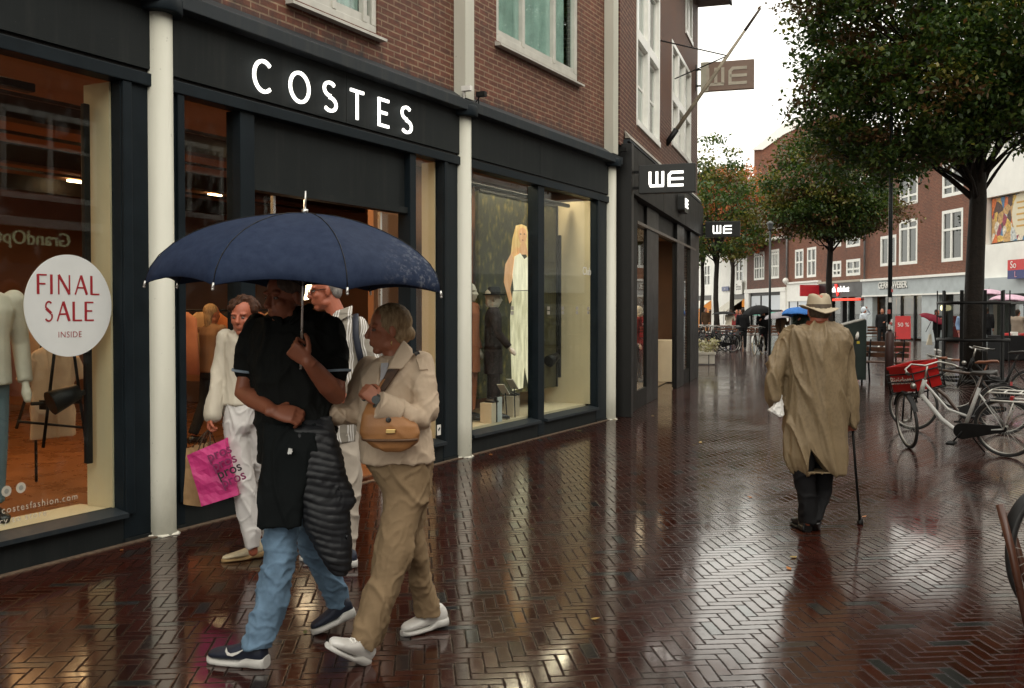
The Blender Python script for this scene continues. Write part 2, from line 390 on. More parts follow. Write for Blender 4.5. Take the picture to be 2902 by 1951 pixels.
# ================================================================== shared materials
BRA = brick('brick_a', (.180, .064, .036), (.078, .028, .018), (.26, .18, .115), bw=.215, bh=.0635, mort=.0085, soot=(3.93, 4.12))
BRB = brick('brick_b', (.130, .039, .023), (.066, .020, .013), (.27, .185, .125), bw=.215, bh=.066, mort=.008)
BRC = brick('brick_far', (.225, .078, .042), (.150, .050, .028), (.22, .145, .10), bw=.23, bh=.075, mort=.010, dirt=.3)
def streaked(name, c, k=.6, spec=.1, rough=.55):
    t = NT(name); st = t.ramp(t.noise(9, 6, t.obj((1, 1, .06)), .7), .5, .74); sp_ = t.ramp(t.noise(70, 3), .71, .75); lo = t.noise(1.1, 5)
    col = t.mix(t.ramp(lo, .3, .7), dark(c, .82), dark(c, 1.18)); col = t.mix(t.math('MULTIPLY', st, k * .5), col, (.045, .046, .042)); col = t.mix(t.math('MULTIPLY', sp_, .5), col, (.09, .085, .075))
    return t.fin(col, t.math('ADD', t.math('MULTIPLY', lo, .2), rough - .1), t.bump(t.noise(120, 3), .12, .003), spec=spec)
DARKP = streaked('dark_painted_panel', (.0165, .0195, .0200))
DARKF = mat('dark_frame_paint', (.009, .014, .018), .45, .2, 4, .06, 90, spec=.12)
DARKW = mat('charcoal_panel', (.016, .015, .0135), .5, .2, 3, .08, 90, spec=.12)
BLK = mat('black_metal', (.008, .008, .008), .45, .3, 8, .1, 60, spec=.2)
ZINC = streaked('weathered_zinc', (.019, .025, .030), 1.4, .25, .5)
CREAM = mat('aged_cream_paint', (.66, .635, .54), .45, .10, 2.5, .15, 40)
def pillar_paint():
    t = NT('pillar_paint'); sp = t.n('SeparateXYZ'); t.l(t.obj(), sp.inputs[0])
    z = t.math('ADD', sp.outputs[2], t.math('MULTIPLY', t.math('SUBTRACT', t.noise(7, 6, t.obj((1, 1, .5)), .7), .5), .5))
    dirt = t.ramp(z, .02, .42, (1, 1, 1), (0, 0, 0)); sp2 = t.ramp(t.noise(24, 3), .70, .74)
    n1 = t.ramp(t.noise(3, 5, t.obj((1, 1, .3))), .3, .8, (.50, .495, .42), (.60, .595, .51))
    c = t.mix(t.math('MULTIPLY', dirt, .55), n1, (.16, .15, .11)); c = t.mix(t.math('MULTIPLY', sp2, .35), c, (.18, .17, .15))
    return t.fin(c, .42, t.bump(t.noise(30, 4), .12, .004))
PILLAR = pillar_paint()
GLASS = glass('shop_glass', ior=1.52, k=.45); GLASSU = glass('upper_glass', tint=(.82, .90, .88), ior=1.55)
WHITE = mat('white_paint', (.80, .79, .74), .42, .06, 3, .1, 40)
WHITEF = mat('white_window_frame', (.78, .78, .73), .38, .06, 5, .05, 60)
ALU = mat('aged_aluminium_frame', (.50, .49, .44), .35, .12, 6, .05, 60)
INTW = mat('shop_warm_wall', (.24, .115, .058), .8, .12, 2, .1, 50)
INTF = mat('shop_floor_wood', (.20, .085, .035), .28, .25, 3, .1, 30)
INTC = mat('shop_ceiling', (.30, .15, .075), .8, .12, 1.5, 0)
INTD = mat('shop_dark_fitting', (.03, .02, .015), .5, .2, 4, .1)
REVEAL = mat('display_cream_panel', (.60, .50, .33), .7, .06, 2, .05)
LAMPW = emit('warm_ceiling_lamp', (1, .72, .38), 12)
LAMPG = emit('bright_globe_lamp', (1, .80, .5), 3)
SIGNW = emit('lit_sign_white', (1, .98, .92), 1.35)
PANE_SKY = None

def window(parent, x0, x1, z0, z1, y, nv=(0.5,), nh=(), fw=.06, mf=None, mp=None, depth=.07, sill=None, curtain=None, split=()):
    """frame > pane: an outer frame, mullions at the fractions nv, transoms at nh"""
    mf = mf or WHITEF; f = MB(); d = depth
    f.box(x0, x1, y, y + d, z1 - fw, z1); f.box(x0, x1, y, y + d, z0, z0 + fw); f.box(x0, x0 + fw, y, y + d, z0 + fw, z1 - fw); f.box(x1 - fw, x1, y, y + d, z0 + fw, z1 - fw)
    for k in nv:
        c = x0 + (x1 - x0) * k; f.box(c - fw * .4, c + fw * .4, y - .004, y + d - .012, z0 + fw, z1 - fw)
    for k in nh:
        c = z0 + (z1 - z0) * k; f.box(x0 + fw, x1 - fw, y + .008, y + d - .02, c - fw * .35, c + fw * .35)
    o = f.build('window', mf, parent, .006)
    p = MB(); p.box(x0 + fw * .9, x1 - fw * .9, y + d - .018, y + d - .008, z0 + fw * .9, z1 - fw * .9); p.build('pane', mp or GLASSU, o)
    if sill:
        s = MB(); s.prism([(x0 - .04, y + .02, z0), (x0 - .04, y - sill, z0 - .05), (x0 - .04, y - sill, z0 - .075), (x0 - .04, y + .02, z0 - .07)], (x1 - x0 + .08, 0, 0)); s.build('sill', mf, o)
    if curtain is not None:
        c = MB(); n = 26; pts = []
        for q in range(n + 1):
            pts.append((x0 + fw + (x1 - x0 - 2 * fw) * q / n, y + d + .12 + .02 * math.sin(q * 2.1)))
        for q in range(n):
            a, b = pts[q], pts[q + 1]; zt = z1 - fw; zb = z0 + fw
            c.quad((a[0], a[1], zb), (b[0], b[1], zb), (b[0], b[1], zt), (a[0], a[1], zt))
        c.build('curtain', curtain, o)
    return o
CURT = mat('net_curtain', (.62, .68, .64), .9, .3, 2, .2, 20)
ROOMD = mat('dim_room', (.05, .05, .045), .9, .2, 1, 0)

# ================================================================== building A: brick block with the dark fascia
A = fempty('shop_building', FA, 0, 0, 0, 'red brick building with dark shopfront fascia lettered COSTES and round cream pillars', 'shop building')
AX0, AX1 = -7.4, 10.02
wa1 = (2.72, 4.02, 4.285, 6.3); wa2 = (6.42, 8.80, 4.80, 6.6)
mb = MB(); wallholes(mb, AX0, AX1, 3.93, 10.6, [wa1, wa2, (-1.8, .6, 4.8, 6.6)], 0, .10)
mb.quad((AX1, 0, 0), (AX1, 9, 0), (AX1, 9, 10.6), (AX1, 0, 10.6)); mb.quad((AX0, 0, 0), (AX0, 9, 0), (AX0, 9, 10.6), (AX0, 0, 10.6))
mb.quad((AX0, 9, 0), (AX1, 9, 0), (AX1, 9, 10.6), (AX0, 9, 10.6)); mb.quad((AX0, 0, 10.6), (AX1, 0, 10.6), (AX1, 9, 10.6), (AX0, 9, 10.6))
mb.build('wall', BRA, A)
window(A, *wa1, .015, nv=(.08, .5, .86), fw=.07, mf=ALU, sill=.10, curtain=CURT)
window(A, *wa2, .015, nv=(.31, .69), fw=.085, mf=ALU, sill=.10, curtain=CURT)
window(A, -1.8, .6, 4.8, 6.6, .015, nv=(.31, .69), fw=.08, mf=ALU, sill=.10, curtain=CURT)
for a, b, c, d in (wa1, wa2): mb = MB(); mb.box(a + .09, b - .09, .03, .07, c + .06, c + .15); mb.build('sash_rail', ALU, A)
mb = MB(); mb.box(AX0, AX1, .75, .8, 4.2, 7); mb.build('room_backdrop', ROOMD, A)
# cornice: sloping zinc flashing over a thin lip
mb = MB(); mb.prism([(AX0, -.004, 4.01), (AX0, -.16, 3.90), (AX0, -.19, 3.90), (AX0, -.19, 3.79), (AX0, -.004, 3.79)], (AX1 - AX0, 0, 0)); mb.build('cornice', ZINC, A, .006)
edges = [AX0, -.2, 3.42, 7.44, AX1]
for a, b in zip(edges, edges[1:]): mb = MB(); mb.box(a + .003, b - .003, -.075, 0, 3.325, 3.79); mb.build('fascia', DARKP, A)
mb = MB(); mb.box(AX0, AX1, -.05, .03, 3.295, 3.325); mb.build('shadow_gap', BLK, A)
mb = MB(); mb.box(AX0, AX1, -.085, .06, 3.205, 3.295); mb.build('head_rail', DARKF, A, .006)
# bays: (glass spans), frames, plinths
spans = {0: [(-6.9, -5.2), (-5.0, -3.35)], 1: [(-2.85, .905)], 2: [(1.47, 2.075), (4.615, 5.135)], 3: [(5.72, 7.44), (7.62, 9.345)]}
posts = [(AX0, -6.9), (-5.2, -5.0), (-3.35, -2.85), (.905, 1.47), (2.075, 2.24), (4.505, 4.615), (5.135, 5.72), (7.44, 7.62), (9.345, AX1)]
for a, b in posts:
    f = MB(); f.box(a, b, -.05, .10, .03, 3.205)
    for c, d in ((.905, .985), (1.40, 1.47), (5.135, 5.2), (5.65, 5.72), (9.345, 9.42)):
        if a <= c < b: f.box(c + .002, d - .002, -.075, -.052, .2, 3.203)
    f.build('frame_post', DARKF, A, .005); f = MB(); f.box(a, b, -.06, .12, 0, .03); f.build('plinth', DARKP, A)
for i in spans:
    for a, b in spans[i]:
        f = MB(); f.prism([(a, .06, .245), (a, -.10, .215), (a, -.10, .185), (a, .06, .185)], (b - a, 0, 0)); f.build('window_ledge', ZINC, A)
        f = MB(); f.box(a, b, -.045, .10, 0, .185); f.build('plinth', DARKP, A)
for i in spans:
    for a, b in spans[i]:
        q = MB(); q.box(a, b, .03, .036, .23, 3.205); q.build('shop_window', GLASS, A)
# transom panel over the doors
mb = MB(); mb.box(2.24, 4.505, .02, .06, 2.66, 3.205); mb.build('transom_panel', DARKP, A); mb = MB(); mb.box(2.24, 4.505, -.02, .10, 2.60, 2.66); mb.build('door_head', DARKP, A)
# open sliding doors, only their silver edges and glass show
SILV = mat('silver_metal', (.60, .60, .58), .28, .08, 9, .05, 60, metal=.8)
for x0, x1, xe in ((2.26, 2.62, 2.60), (4.16, 4.49, 4.16)):
    d = MB(); d.box(xe, xe + .03, .075, .105, .03, 2.59); dd = d.build('sliding_door', SILV, A)
    q = MB(); q.box(x0, x1, .085, .093, .05, 2.58); q.build('door_glass', GLASS, dd)
mb = MB(); mb.box(AX0, AX1, -.115, -.062, .0, .007); mb.build('base_joint', mat('sandy_joint', (.10, .065, .04), .8, .5, 30, .5, 60), A)
# pillars with collars
for x in (-3.1, 1.24, 5.535, 9.83):
    mb = MB(); mb.lathe((x, -.055, 0), [(.104, 0), (.104, .012), (.1, .03), (.0985, 3.74)], 28)
    mb.box(x - .095, x + .095, -.15, -.005, 3.93, 10.6)
    mb.build('pillar', PILLAR, A)
    c = MB(); c.lathe((x, -.055, 0), [(.165, 3.735), (.172, 3.75), (.172, 3.84), (.16, 3.86)], 28); c.box(x - .17, x + .17, -.08, -.004, 3.74, 3.855); c.build('pillar_collar', DARKF, A)
    e = MB()
    rg = [Vector((x + math.cos(k / 22 * 2 * PI) * (.125 + .028 * math.sin(k * 2.3 + x)), -.055 + math.sin(k / 22 * 2 * PI) * (.125 + .022 * math.cos(k * 1.7 + x)), .002)) for k in range(22)]
    e.rings([rg, [Vector((x + (p.x - x) * .86, -.055 + (p.y + .055) * .86, .014)) for p in rg]]); e.build('pillar_mortar', CREAM, A)
# little lamps / cameras on the collars
for x, dx in ((1.24, .3), (5.535, -.16), (5.535, .16), (9.83, .17)):
    mb = MB(); mb.box(x + dx - .03, x + dx + .03, -.26, -.15, 3.98, 4.035); mb.tube([(x + dx, -.17, 3.90), (x + dx, -.17, 3.99)], .008); mb.tube([(x + dx, -.2, 4.0), (x + dx + .02, -.12, 3.93)], .006)
    mb.build('security_camera', BLK if dx > 0 else WHITE, A, .004)
# lettering: thin round-ended strokes, standing off the fascia
L = {}
def letters_costes():
    z0, z1 = 3.37, 3.642; H = z1 - z0; w = .028
    def S(cx, wd):
        r = H / 4; a = [(cx + wd * .46, H * .80)] + arc(cx, H * .75 - w * .1, wd * .42, r - w * .35, 40, 270, 12) + arc(cx, H * .25 + w * .1, wd * .46, r - w * .35, 90, -140, 12)
        return [a[1:]]
    def C(cx, wd): return [arc(cx, H / 2, wd / 2 - w / 2, H / 2 - w / 2, 48, 312, 24)]
    def O(cx, wd): return [arc(cx, H / 2, wd / 2 - w / 2, H / 2 - w / 2, 0, 360, 30)[:-1]]
    def T(cx, wd): return [[(cx - wd / 2, H - w / 2), (cx + wd / 2, H - w / 2)], [(cx, 0), (cx, H - w * .5)]]
    def E(cx, wd): return [[(cx + wd / 2, H - w / 2), (cx - wd / 2, H - w / 2), (cx - wd / 2, w / 2), (cx + wd / 2, w / 2)], [(cx - wd / 2, H / 2), (cx + wd * .32, H / 2)]]
    xs = [FA.hit(u, v, -.105)[0] for u, v in ((745, 220), (847, 247), (933, 273), (1010, 293), (1086, 320), (1150, 340))]
    for fn, x, wd, cl in zip((C, O, S, T, E, S), xs, (.25, .27, .19, .20, .16, .19), (0, 1, 0, 0, 0, 0)):
        mb = MB(); M = Matrix.Translation((0, -.105, z0)) @ Matrix.Rotation(R(90), 4, 'X')
        for p in fn(x, wd): stroke(mb, p, w, M, .016, 0, bool(cl))
        hh = MB()
        mb.build('sign_letter', SIGNW, A)
        for p in fn(x, wd):
            M2 = Matrix.Translation((0, -.083, z0)) @ Matrix.Rotation(R(90), 4, 'X'); stroke(hh, p, w * .8, M2, .006, 0, bool(cl))
letters_costes()

# ------------------------------------------------------------------ inside building A
mb = MB(); mb.box(AX0 + .1, AX1 - .1, .10, 8.9, -.004, .012); mb.build('shop_floor', INTF, A)
for q in ((AX0 + .1, AX1 - .14, 8.8, 8.9), (AX0 + .05, AX0 + .1, .1, 8.9), (AX1 - .14, AX1 - .1, .1, 8.9)): mb = MB(); mb.box(*q, .012, 3.5); mb.build('shop_inner_wall', INTW, A)
mb = MB(); mb.box(AX0 + .1, AX1 - .1, .10, 8.8, 3.42, 3.5); mb.build('shop_ceiling', INTC, A)
for y in (1.9, 4.1, 6.3): mb = MB(); mb.box(AX0 + .2, AX1 - .2, y, y + .18, 3.22, 3.42); mb.build('ceiling_beam', INTD, A)
for y in (1.45, 3.0, 5.2): mb = MB(); mb.box(AX0 + .2, AX1 - .2, y, y + .03, 3.30, 3.33); mb.build('lamp_rail', INTD, A)
# partition between the display window and the sales floor (bay 3), display platforms
for q in ((5.7, 9.35, .12, 1.2, .012, .26), (-2.85, .91, .05, .40, .012, .235)): mb = MB(); mb.box(*q); mb.build('display_platform', REVEAL, A)
mb = MB(); mb.box(5.62, 9.6, 1.2, 1.28, .012, 3.42); mb.build('display_back_wall', INTW, A)
for q in ((.89, .915, .045, .30, .237, 3.2), (5.12, 5.145, .045, .21, .2, 3.2), (9.33, 9.355, .045, 1.19, .262, 3.2)): mb = MB(); mb.box(*q); mb.build('reveal_panel', REVEAL, A)
TERR = mat('terracotta_panel', (.36, .12, .05), .7, .1, 2, .05)
mb = MB(); mb.box(6.2, 6.9, .60, .64, .26, 3.05); mb.build('display_panel', TERR, A)
# black vertical light rails with a clamp lamp, in bays 1 and 3
for x, y, z0, z1, zc in ((.82, .20, .55, 3.05, 1.05), (9.1, .42, .65, 2.7, .95)):
    mb = MB(); mb.box(x - .025, x + .025, y - .02, y + .02, z0, z1); r_ = mb.build('light_rail', BLK, A, .008)
    k = MB(); k.tube([(x - .03, y, zc), (x - .10, y + .01, zc - .01)], .02, 8); k.tube([(x - .08, y, zc + .01), (x - .26, y + .05, zc - .06)], [.055, .085], 14); k.build('spot_lamp', BLK, r_)
for q in ((-2.8, .55, .35, .43, 3.09, 3.15), (5.8, 9.2, .30, .36, 3.10, 3.15)): mb = MB(); mb.box(*q); mb.build('ceiling_rail', BLK, A, .01)
# ceiling lamps (they are lit in the photograph)
def ceiling_lamps(par, spots, m, sx=.16, sy=.05, z=3.40):
    for x, y in spots:
        q = MB(); q.box(x - sx, x + sx, y - sy, y + sy, z - .03, z); q.build('ceiling_lamp', m, par)
ceiling_lamps(A, [(2.9, 5.8), (3.8, 2.2), (4.3, 4.6), (5.4, 6), (7.5, 5.5), (3.3, 7.6)], LAMPW, .12, .03)
for x, y, z, r in ((3.0, 6.4, 2.25, .08), (3.55, 6.9, 2.3, .08), (1.9, 6.0, 2.2, .07), (5.35, 2.0, 1.86, .12)):
    q = MB(); q.ball((x, y, z), r); q.tube([(x, y, z), (x, y, 3.42)], .006); q.build('globe_lamp', LAMPG, A)
def area(name, F, x, y, z, sx, sy, e, col=(1, .72, .42), tilt=0, par=None):
    l = bpy.data.lights.new(name, 'AREA'); l.shape = 'RECTANGLE'; l.size = sx; l.size_y = sy; l.energy = e; l.color = col
    o = bpy.data.objects.new(name, l); SC.collection.objects.link(o); o.location = F.w(x, y, z); o.rotation_euler = (R(tilt), 0, F.rot); return o
area('shop_lighting', FA, -1.5, 3.0, 3.20, 5, 3, 42, (1, .56, .25)); area('shop_lighting', FA, 3.2, 4.0, 3.18, 4, 5, 120, (1, .52, .22))
area('display_lighting', FA, -1.2, .70, 3.39, 3.4, .5, 15, (1, .76, .48), 15); area('display_lighting', FA, 7.6, .32, 3.39, 3.2, .12, 24, (1, .84, .58), 0)
area('display_lighting', FA, 4.85, 1.1, 3.39, .5, .5, 14, (1, .72, .4))
# ================================================================== building B
B = fempty('fashion_store', FB, 0, 0, 0, 'brick store with tall white sash windows and a charcoal WE shopfront', 'shop building')
BX = 9.4
holes = [(1.10, 3.50, 4.63, 7.4), (5.06, 8.10, 4.93, 7.05), (3.9, 5.9, 8.1, 10.4), (7.1, 8.3, 7.7, 9.6), (.9, 2.9, 8.3, 10.4)]
mb = MB(); wallholes(mb, -.28, BX, 4.10, 11.5, holes, 0, .12)
mb.quad((BX, 0, 0), (BX, 11, 0), (BX, 11, 11.5), (BX, 0, 11.5)); mb.quad((-.28, 0, 4.1), (-.28, 9, 4.1), (-.28, 9, 11.5), (-.28, 0, 11.5)); mb.quad((-.28, 0, 11.5), (BX, 0, 11.5), (BX, 11, 11.5), (-.28, 11, 11.5)); mb.quad((-.28, 11, 0), (BX, 11, 0), (BX, 11, 11.5), (-.28, 11, 11.5))
mb.build('wall', BRB, B)
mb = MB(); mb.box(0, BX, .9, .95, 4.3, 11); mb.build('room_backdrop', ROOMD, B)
CURW = mat('pale_blind', (.46, .47, .44), .9, .15, 2, .1, 30)
def sash(x0, x1, z0, z1, zm, n=2):
    """tall painted window: wide mullions, upper and lower lights stepped back"""
    f = MB(); y = .0; fw = .10
    f.box(x0, x1, y - .01, y + .10, z1 - fw, z1); f.box(x0, x1, y - .03, y + .10, z0, z0 + fw); f.box(x0, x0 + fw, y - .01, y + .10, z0 + fw, z1 - fw); f.box(x1 - fw, x1, y - .01, y + .10, z0 + fw, z1 - fw)
    w_ = (x1 - x0 - 2 * fw - (n - 1) * .20) / n; xs = []
    for k in range(n):
        a = x0 + fw + k * (w_ + .20); xs.append((a, a + w_))
        if k: f.box(a - .20, a, y - .005, y + .10, z0 + fw, z1 - fw)
    f.box(x0 + fw, x1 - fw, y - .004, y + .09, zm - .09, zm + .09)
    o = f.build('window', WHITEF, B, .006)
    for a, b in xs:
        for c, d, yy in ((z0 + fw, zm - .09, .07), (zm + .09, z1 - fw, .05)):
            s = MB(); s.box(a, b, yy, yy + .04, c, c + .06); s.box(a, b, yy, yy + .04, d - .06, d); s.box(a, a + .05, yy, yy + .04, c + .06, d - .06); s.box(b - .05, b, yy, yy + .04, c + .06, d - .06)
            if c < zm: s.box(a + .05, b - .05, yy + .01, yy + .03, (c + d) / 2 - .02, (c + d) / 2 + .02)
            s.build('sash', WHITEF, o)
            p = MB(); p.quad((a + .04, yy + .025, c + .05), (b - .04, yy + .025, c + .05), (b - .04, yy + .025, d - .05), (a + .04, yy + .025, d - .05)); p.build('pane', GLASSU, o)
    q = MB(); q.quad((x0 + fw, .22, z0 + fw), (x1 - fw, .22, z0 + fw), (x1 - fw, .22, z1 - fw), (x0 + fw, .22, z1 - fw)); q.build('blind', CURW, o)
for h, zm in zip(holes, (6.15, 5.95, 9.3, 8.8, 9.4)): sash(*h, zm, 3 if h[1] - h[0] > 2.7 else 2)
# string course of upright bricks with a metal edge over the shopfront
mb = MB(); mb.box(0, BX + .02, -.06, .02, 4.13, 4.19); mb.box(0, BX + .02, -.10, .0, 4.19, 4.22); mb.build('string_course', ZINC, B)
for k in range(47):
    pass
mb = MB(); mb.prism([(.02, -.02, 4.24), (.02, -.10, 4.24), (.02, -.02, 4.36)], (BX - .02, 0, 0)); mb.build('lead_flashing', mat('pale_lead', (.25, .23, .19), .6, .4, 12, .5, 25), B)
for a, b in ((.02, 3.1), (3.12, 6.2), (6.22, BX + .03)):
    mb = MB(); mb.box(a, b, -.14, .25, 3.41, 4.13); mb.build('fascia', DARKW, B)
PB = mat('pier_black', (.008, .008, .0075), .4, .25, 3, .08, 60, spec=.3)
for a, b, y0 in ((-.16, .03, -.16), (.03, .98, -.12), (2.06, 3.32, -.02), (5.62, 6.7, -.05), (7.8, BX + .02, -.12)):
    mb = MB(); mb.box(a, b, max(y0, -.16 if a < 0 else -.045), .04 if a > .1 else .3, 0, 4.13 if a < 0 else 3.408); mb.build('pier', PB if a != .03 else DARKW, B, .006)
mb = MB(); mb.box(.98, BX - 1.6, .03, .10, 3.02, 3.41); mb.build('soffit_panel', DARKW, B)
mb = MB(); mb.box(.98, BX - .6, -.05, .03, 3.02, 3.07); mb.build('soffit_trim', mat('worn_trim', (.09, .075, .06), .4, .3, 6, .1), B)
for a, b in ((.98, 2.06), (6.55, 7.8)):
    mb = MB(); mb.box(a, b, -.02, .03, 0, .30); mb.build('plinth', DARKW, B); mb = MB(); mb.box(a, b, .01, .016, .30, 3.02); mb.build('shop_window', GLASS, B)
for x in (3.34, 5.57): mb = MB(); mb.box(x, x + .04, .0, .05, .03, 3.02); mb.build('door_frame', BLK, B)
mb = MB(); mb.box(.0, BX - .1, .4, 9.9, .001, .02); mb.build('shop_floor', mat('grey_shop_floor', (.20, .16, .12), .3, .2, 2, .05), B)
mb = MB(); mb.box(.0, BX - .1, .5, 9.9, 3.3, 3.4); mb.build('shop_ceiling', INTC, B)
INTB = mat('store_inner_wall', (.11, .06, .035), .8, .2, 1.5, .1)
for q in ((.0, BX - .15, 9.8, 9.9), (-.1, .0, .4, 9.9), (BX - .15, BX - .1, .4, 9.9)): mb = MB(); mb.box(*q, .02, 3.4); mb.build('shop_inner_wall', INTB, B)
ceiling_lamps(B, [(2.4, 2.2), (4.2, 1.6), (4.6, 2.6), (5.3, 3.6), (6.4, 2.5), (7.2, 4.5), (3.4, 4.5), (5.0, 6)], LAMPW, .18, .05, 3.3)
area('shop_lighting', FB, 4.5, 2.5, 3.2, 6, 4, 150, (1, .76, .5))
CRB = mat('counter_cream', (.62, .58, .46), .5, .06, 3, .05)
# cornice/eave at the far corner
mb = MB(); mb.prism([(BX - 3.2, -.75, 8.95), (BX + .1, -.75, 8.95), (BX + .1, .02, 8.95), (BX - 3.2, .02, 8.95)], (0, 0, .16)); mb.build('eave', mat('brown_soffit', (.10, .075, .055), .6, .2, 4, .1), B)
mb = MB(); mb.box(BX - 3.2, BX + .12, -.80, -.75, 8.93, 9.16); mb.build('gutter', ZINC, B)
# hanging signs
WE_W = [[(0, .30), (0, .045), (.02, 0), (.29, 0)], [(.145, .30), (.145, 0)], [(.27, .30), (.27, -.0)]]
WE_E = [[(.30, .27), (.05, .27), (.0, .22), (.0, .0), (.30, .0)], [(.0, .135), (.30, .135)]]
def we_logo(mb, M, k, wd=.055, th=.012):
    for grp, ox in ((WE_W, 0), (WE_E, .40)):
        for p in grp: stroke(mb, [((a + ox) * k, b * k) for a, b in p], wd * k, M, th * 1)
def we_sign(x, z, y0, y1, h, face, letter, label, lit=True, th=.14, tilt=0, lf=.50):
    s = fempty('hanging_sign', FB, x, 0, z, label, 'shop sign', None)
    m = MB(); m.box(-th / 2, th / 2, -y1, -y0, -h / 2, h / 2); m.build('sign_box', face, s, .008)
    for dz in (h * .28, -h * .28):
        m = MB(); m.box(-.015, .015, -y0, .01, dz - .02, dz + .02); m.build('bracket_arm', BLK, s)
    m = MB(); m.box(-.05, .05, -.02, .01, -h * .45, h * .45); m.build('wall_plate', BLK, s)
    for sd_ in (-1, 1):
        # local axes of the letters: to the right as read, and up
        W_ = .72 * h * 1.02; k = h * lf / .30; wtot = .70 * k
        yc = -(y0 + y1) / 2
        if sd_ < 0: M = Matrix(((0, 0, -1, -th / 2 - .001), (-1, 0, 0, yc + wtot / 2), (0, 1, 0, -.15 * k), (0, 0, 0, 1)))
        else: M = Matrix(((0, 0, 1, th / 2 + .001), (1, 0, 0, yc - wtot / 2), (0, 1, 0, -.15 * k), (0, 0, 0, 1)))
        l = MB(); we_logo(l, M, k); l.build('lettering', letter, s)
    return s
SBLK = mat('sign_black', (.012, .013, .012), .4, .1, 4, .05)
we_sign(.05, 3.60, .24, 1.09, .43, SBLK, SIGNW, 'larger black projecting sign with white WE lettering above the near end of the charcoal shopfront')
we_sign(BX + .02, 3.57, .20, 1.02, .37, SBLK, SIGNW, 'smaller black projecting WE sign at the far corner, against the orange tree')
sb = we_sign(BX - .35, 7.15, .12, 1.35, .68, mat('brown_acrylic', (.30, .20, .15), .4, .1, 3, .05), mat('faded_lettering', (.62, .56, .45), .5, .1, 5, 0), 'brown weathered WE sign high on the corner, its inner end pale', lf=.57)
mb = MB(); mb.box(-.073, .073, -.30, -.118, -.345, .345); mb.build('pale_end', mat('pale_yellowed', (.60, .58, .46), .5, .1, 4, 0), sb)
# rounded small box sign on the fascia
s = fempty('fascia_sign', FB, 5.25, -.14, 3.765, 'small rounded black box sign with glowing letters fixed on the charcoal fascia', 'shop sign')
m = MB(); pts = arc(.24, .12, .06, .06, 0, 90, 5) + arc(-.24, .12, .06, .06, 90, 180, 5) + arc(-.24, -.12, .06, .06, 180, 270, 5) + arc(.24, -.12, .06, .06, 270, 360, 5)
m.prism([(a, 0, b) for a, b in pts], (0, -.14, 0)); m.build('sign_box', SBLK, s)
m = MB(); we_logo(m, Matrix.Translation((-.20, -.142, -.07)) @ Matrix.Rotation(R(90), 4, 'X'), .55, .06); m.build('lettering', SIGNW, s)
# flagpole with two stays
pb = FB.w(4.40, -.02, 4.88); tip = pb - FB.y * 1.73 + Vector((0, 0, 2.42)); fl = empty('flagpole', pb, 0, 'bare weathered wooden flagpole slanting up from the brick wall, held by two thin stays', 'flagpole')
iv = inv_of(fl)
mb = MB(); mb.tube([pb + (tip - pb) * .02, pb + (tip - pb) * .5, tip], [.042, .036, .02], 10); mb.build('pole', mat('worn_pole', (.30, .26, .19), .6, .4, 5, .3), fl, 0, iv)
mb = MB(); mb.tube([pb + (tip - pb) * .84, tip + (tip - pb) * .004], [.029, .023], 10); mb.build('dark_tip', mat('bare_dark_wood', (.05, .035, .025), .7, .4, 9, .3), fl, 0, iv)
mb = MB(); mb.tube([pb - (tip - pb) * .02, pb + (tip - pb) * .10], .055, 10); mb.build('socket', BLK, fl, 0, iv)
jn = pb + (tip - pb) * .655
for q in (FB.w(3.52, 0, 6.62), FB.w(5.5, 0, 6.35)): mb = MB(); mb.tube([jn, q], .013, 6); mb.build('stay', BLK, fl, 0, iv)

# ================================================================== far row on the right
CLADW = mat('white_render', (.80, .79, .74), .6, .08, 1.2, .2, 20); TILE = mat('red_roof_tile', (.15, .050, .033), .7, .25, 3, .8, 8)
GREYP = mat('grey_stone_panel', (.38, .42, .43), .5, .15, 2, .1); SHOPD = mat('dim_shop', (.035, .028, .02), .6, .4, 1, 0)
BLACKS = mat('black_fascia', (.012, .012, .013), .4, .1, 3, 0); LEAD = mat('rain_pipe', (.16, .16, .16), .5, .2, 5, 0)
GLF = glass('far_glass', tint=(.5, .54, .54), ior=1.7)
def cx(u, v=800):            # local x on the far row from a photo column
    return FC.hit(u, v)[0]
def cz(u, v): return FC.hit(u, v)[1]
def house(name, x0, x1, top, holes, wallm, label, zshop=3.4, depth=9, roof=None, cat='building', win=None):
    e = fempty(name, FC, x0, 0, 0, label, cat); W_ = x1 - x0
    m = MB(); hs = [(a - x0, b - x0, c, d) for a, b, c, d in holes]
    wallholes(m, 0, W_, zshop, top, hs, 0, .10); m.quad((0, 0, 0), (0, depth, 0), (0, depth, top), (0, 0, top)); m.quad((W_, 0, 0), (W_, depth, 0), (W_, depth, top), (W_, 0, top)); m.quad((0, depth, 0), (W_, depth, 0), (W_, depth, top), (0, depth, top)); m.quad((0, 0, top), (W_, 0, top), (W_, depth, top), (0, depth, top)); m.build('wall', wallm, e)
    for i, (a, b, c, d) in enumerate(hs):
        nv, nh = (win[i] if win else ((.5,), (.65,)))
        window(e, a, b, c, d, .0, nv=nv, nh=nh, fw=.17, mf=WHITEF, mp=GLF, depth=.08)
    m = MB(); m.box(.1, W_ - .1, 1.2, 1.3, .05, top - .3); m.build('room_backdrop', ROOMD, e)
    if roof:
        m = MB(); m.prism([(0, -.35, top - .02), (0, depth / 2, top + roof), (0, depth + .35, top - .02)], (W_, 0, 0)); m.build('roof', TILE, e)
        m = MB(); m.box(0, W_, -.40, -.02, top - .14, top + .04); m.build('gutter', WHITE, e)
    return e
def wn(u0, u1, v0, v1):
    um = (u0 + u1) / 2; return (cx(u0, (v0 + v1) / 2), cx(u1, (v0 + v1) / 2), cz(um, v1), cz(um, v0))
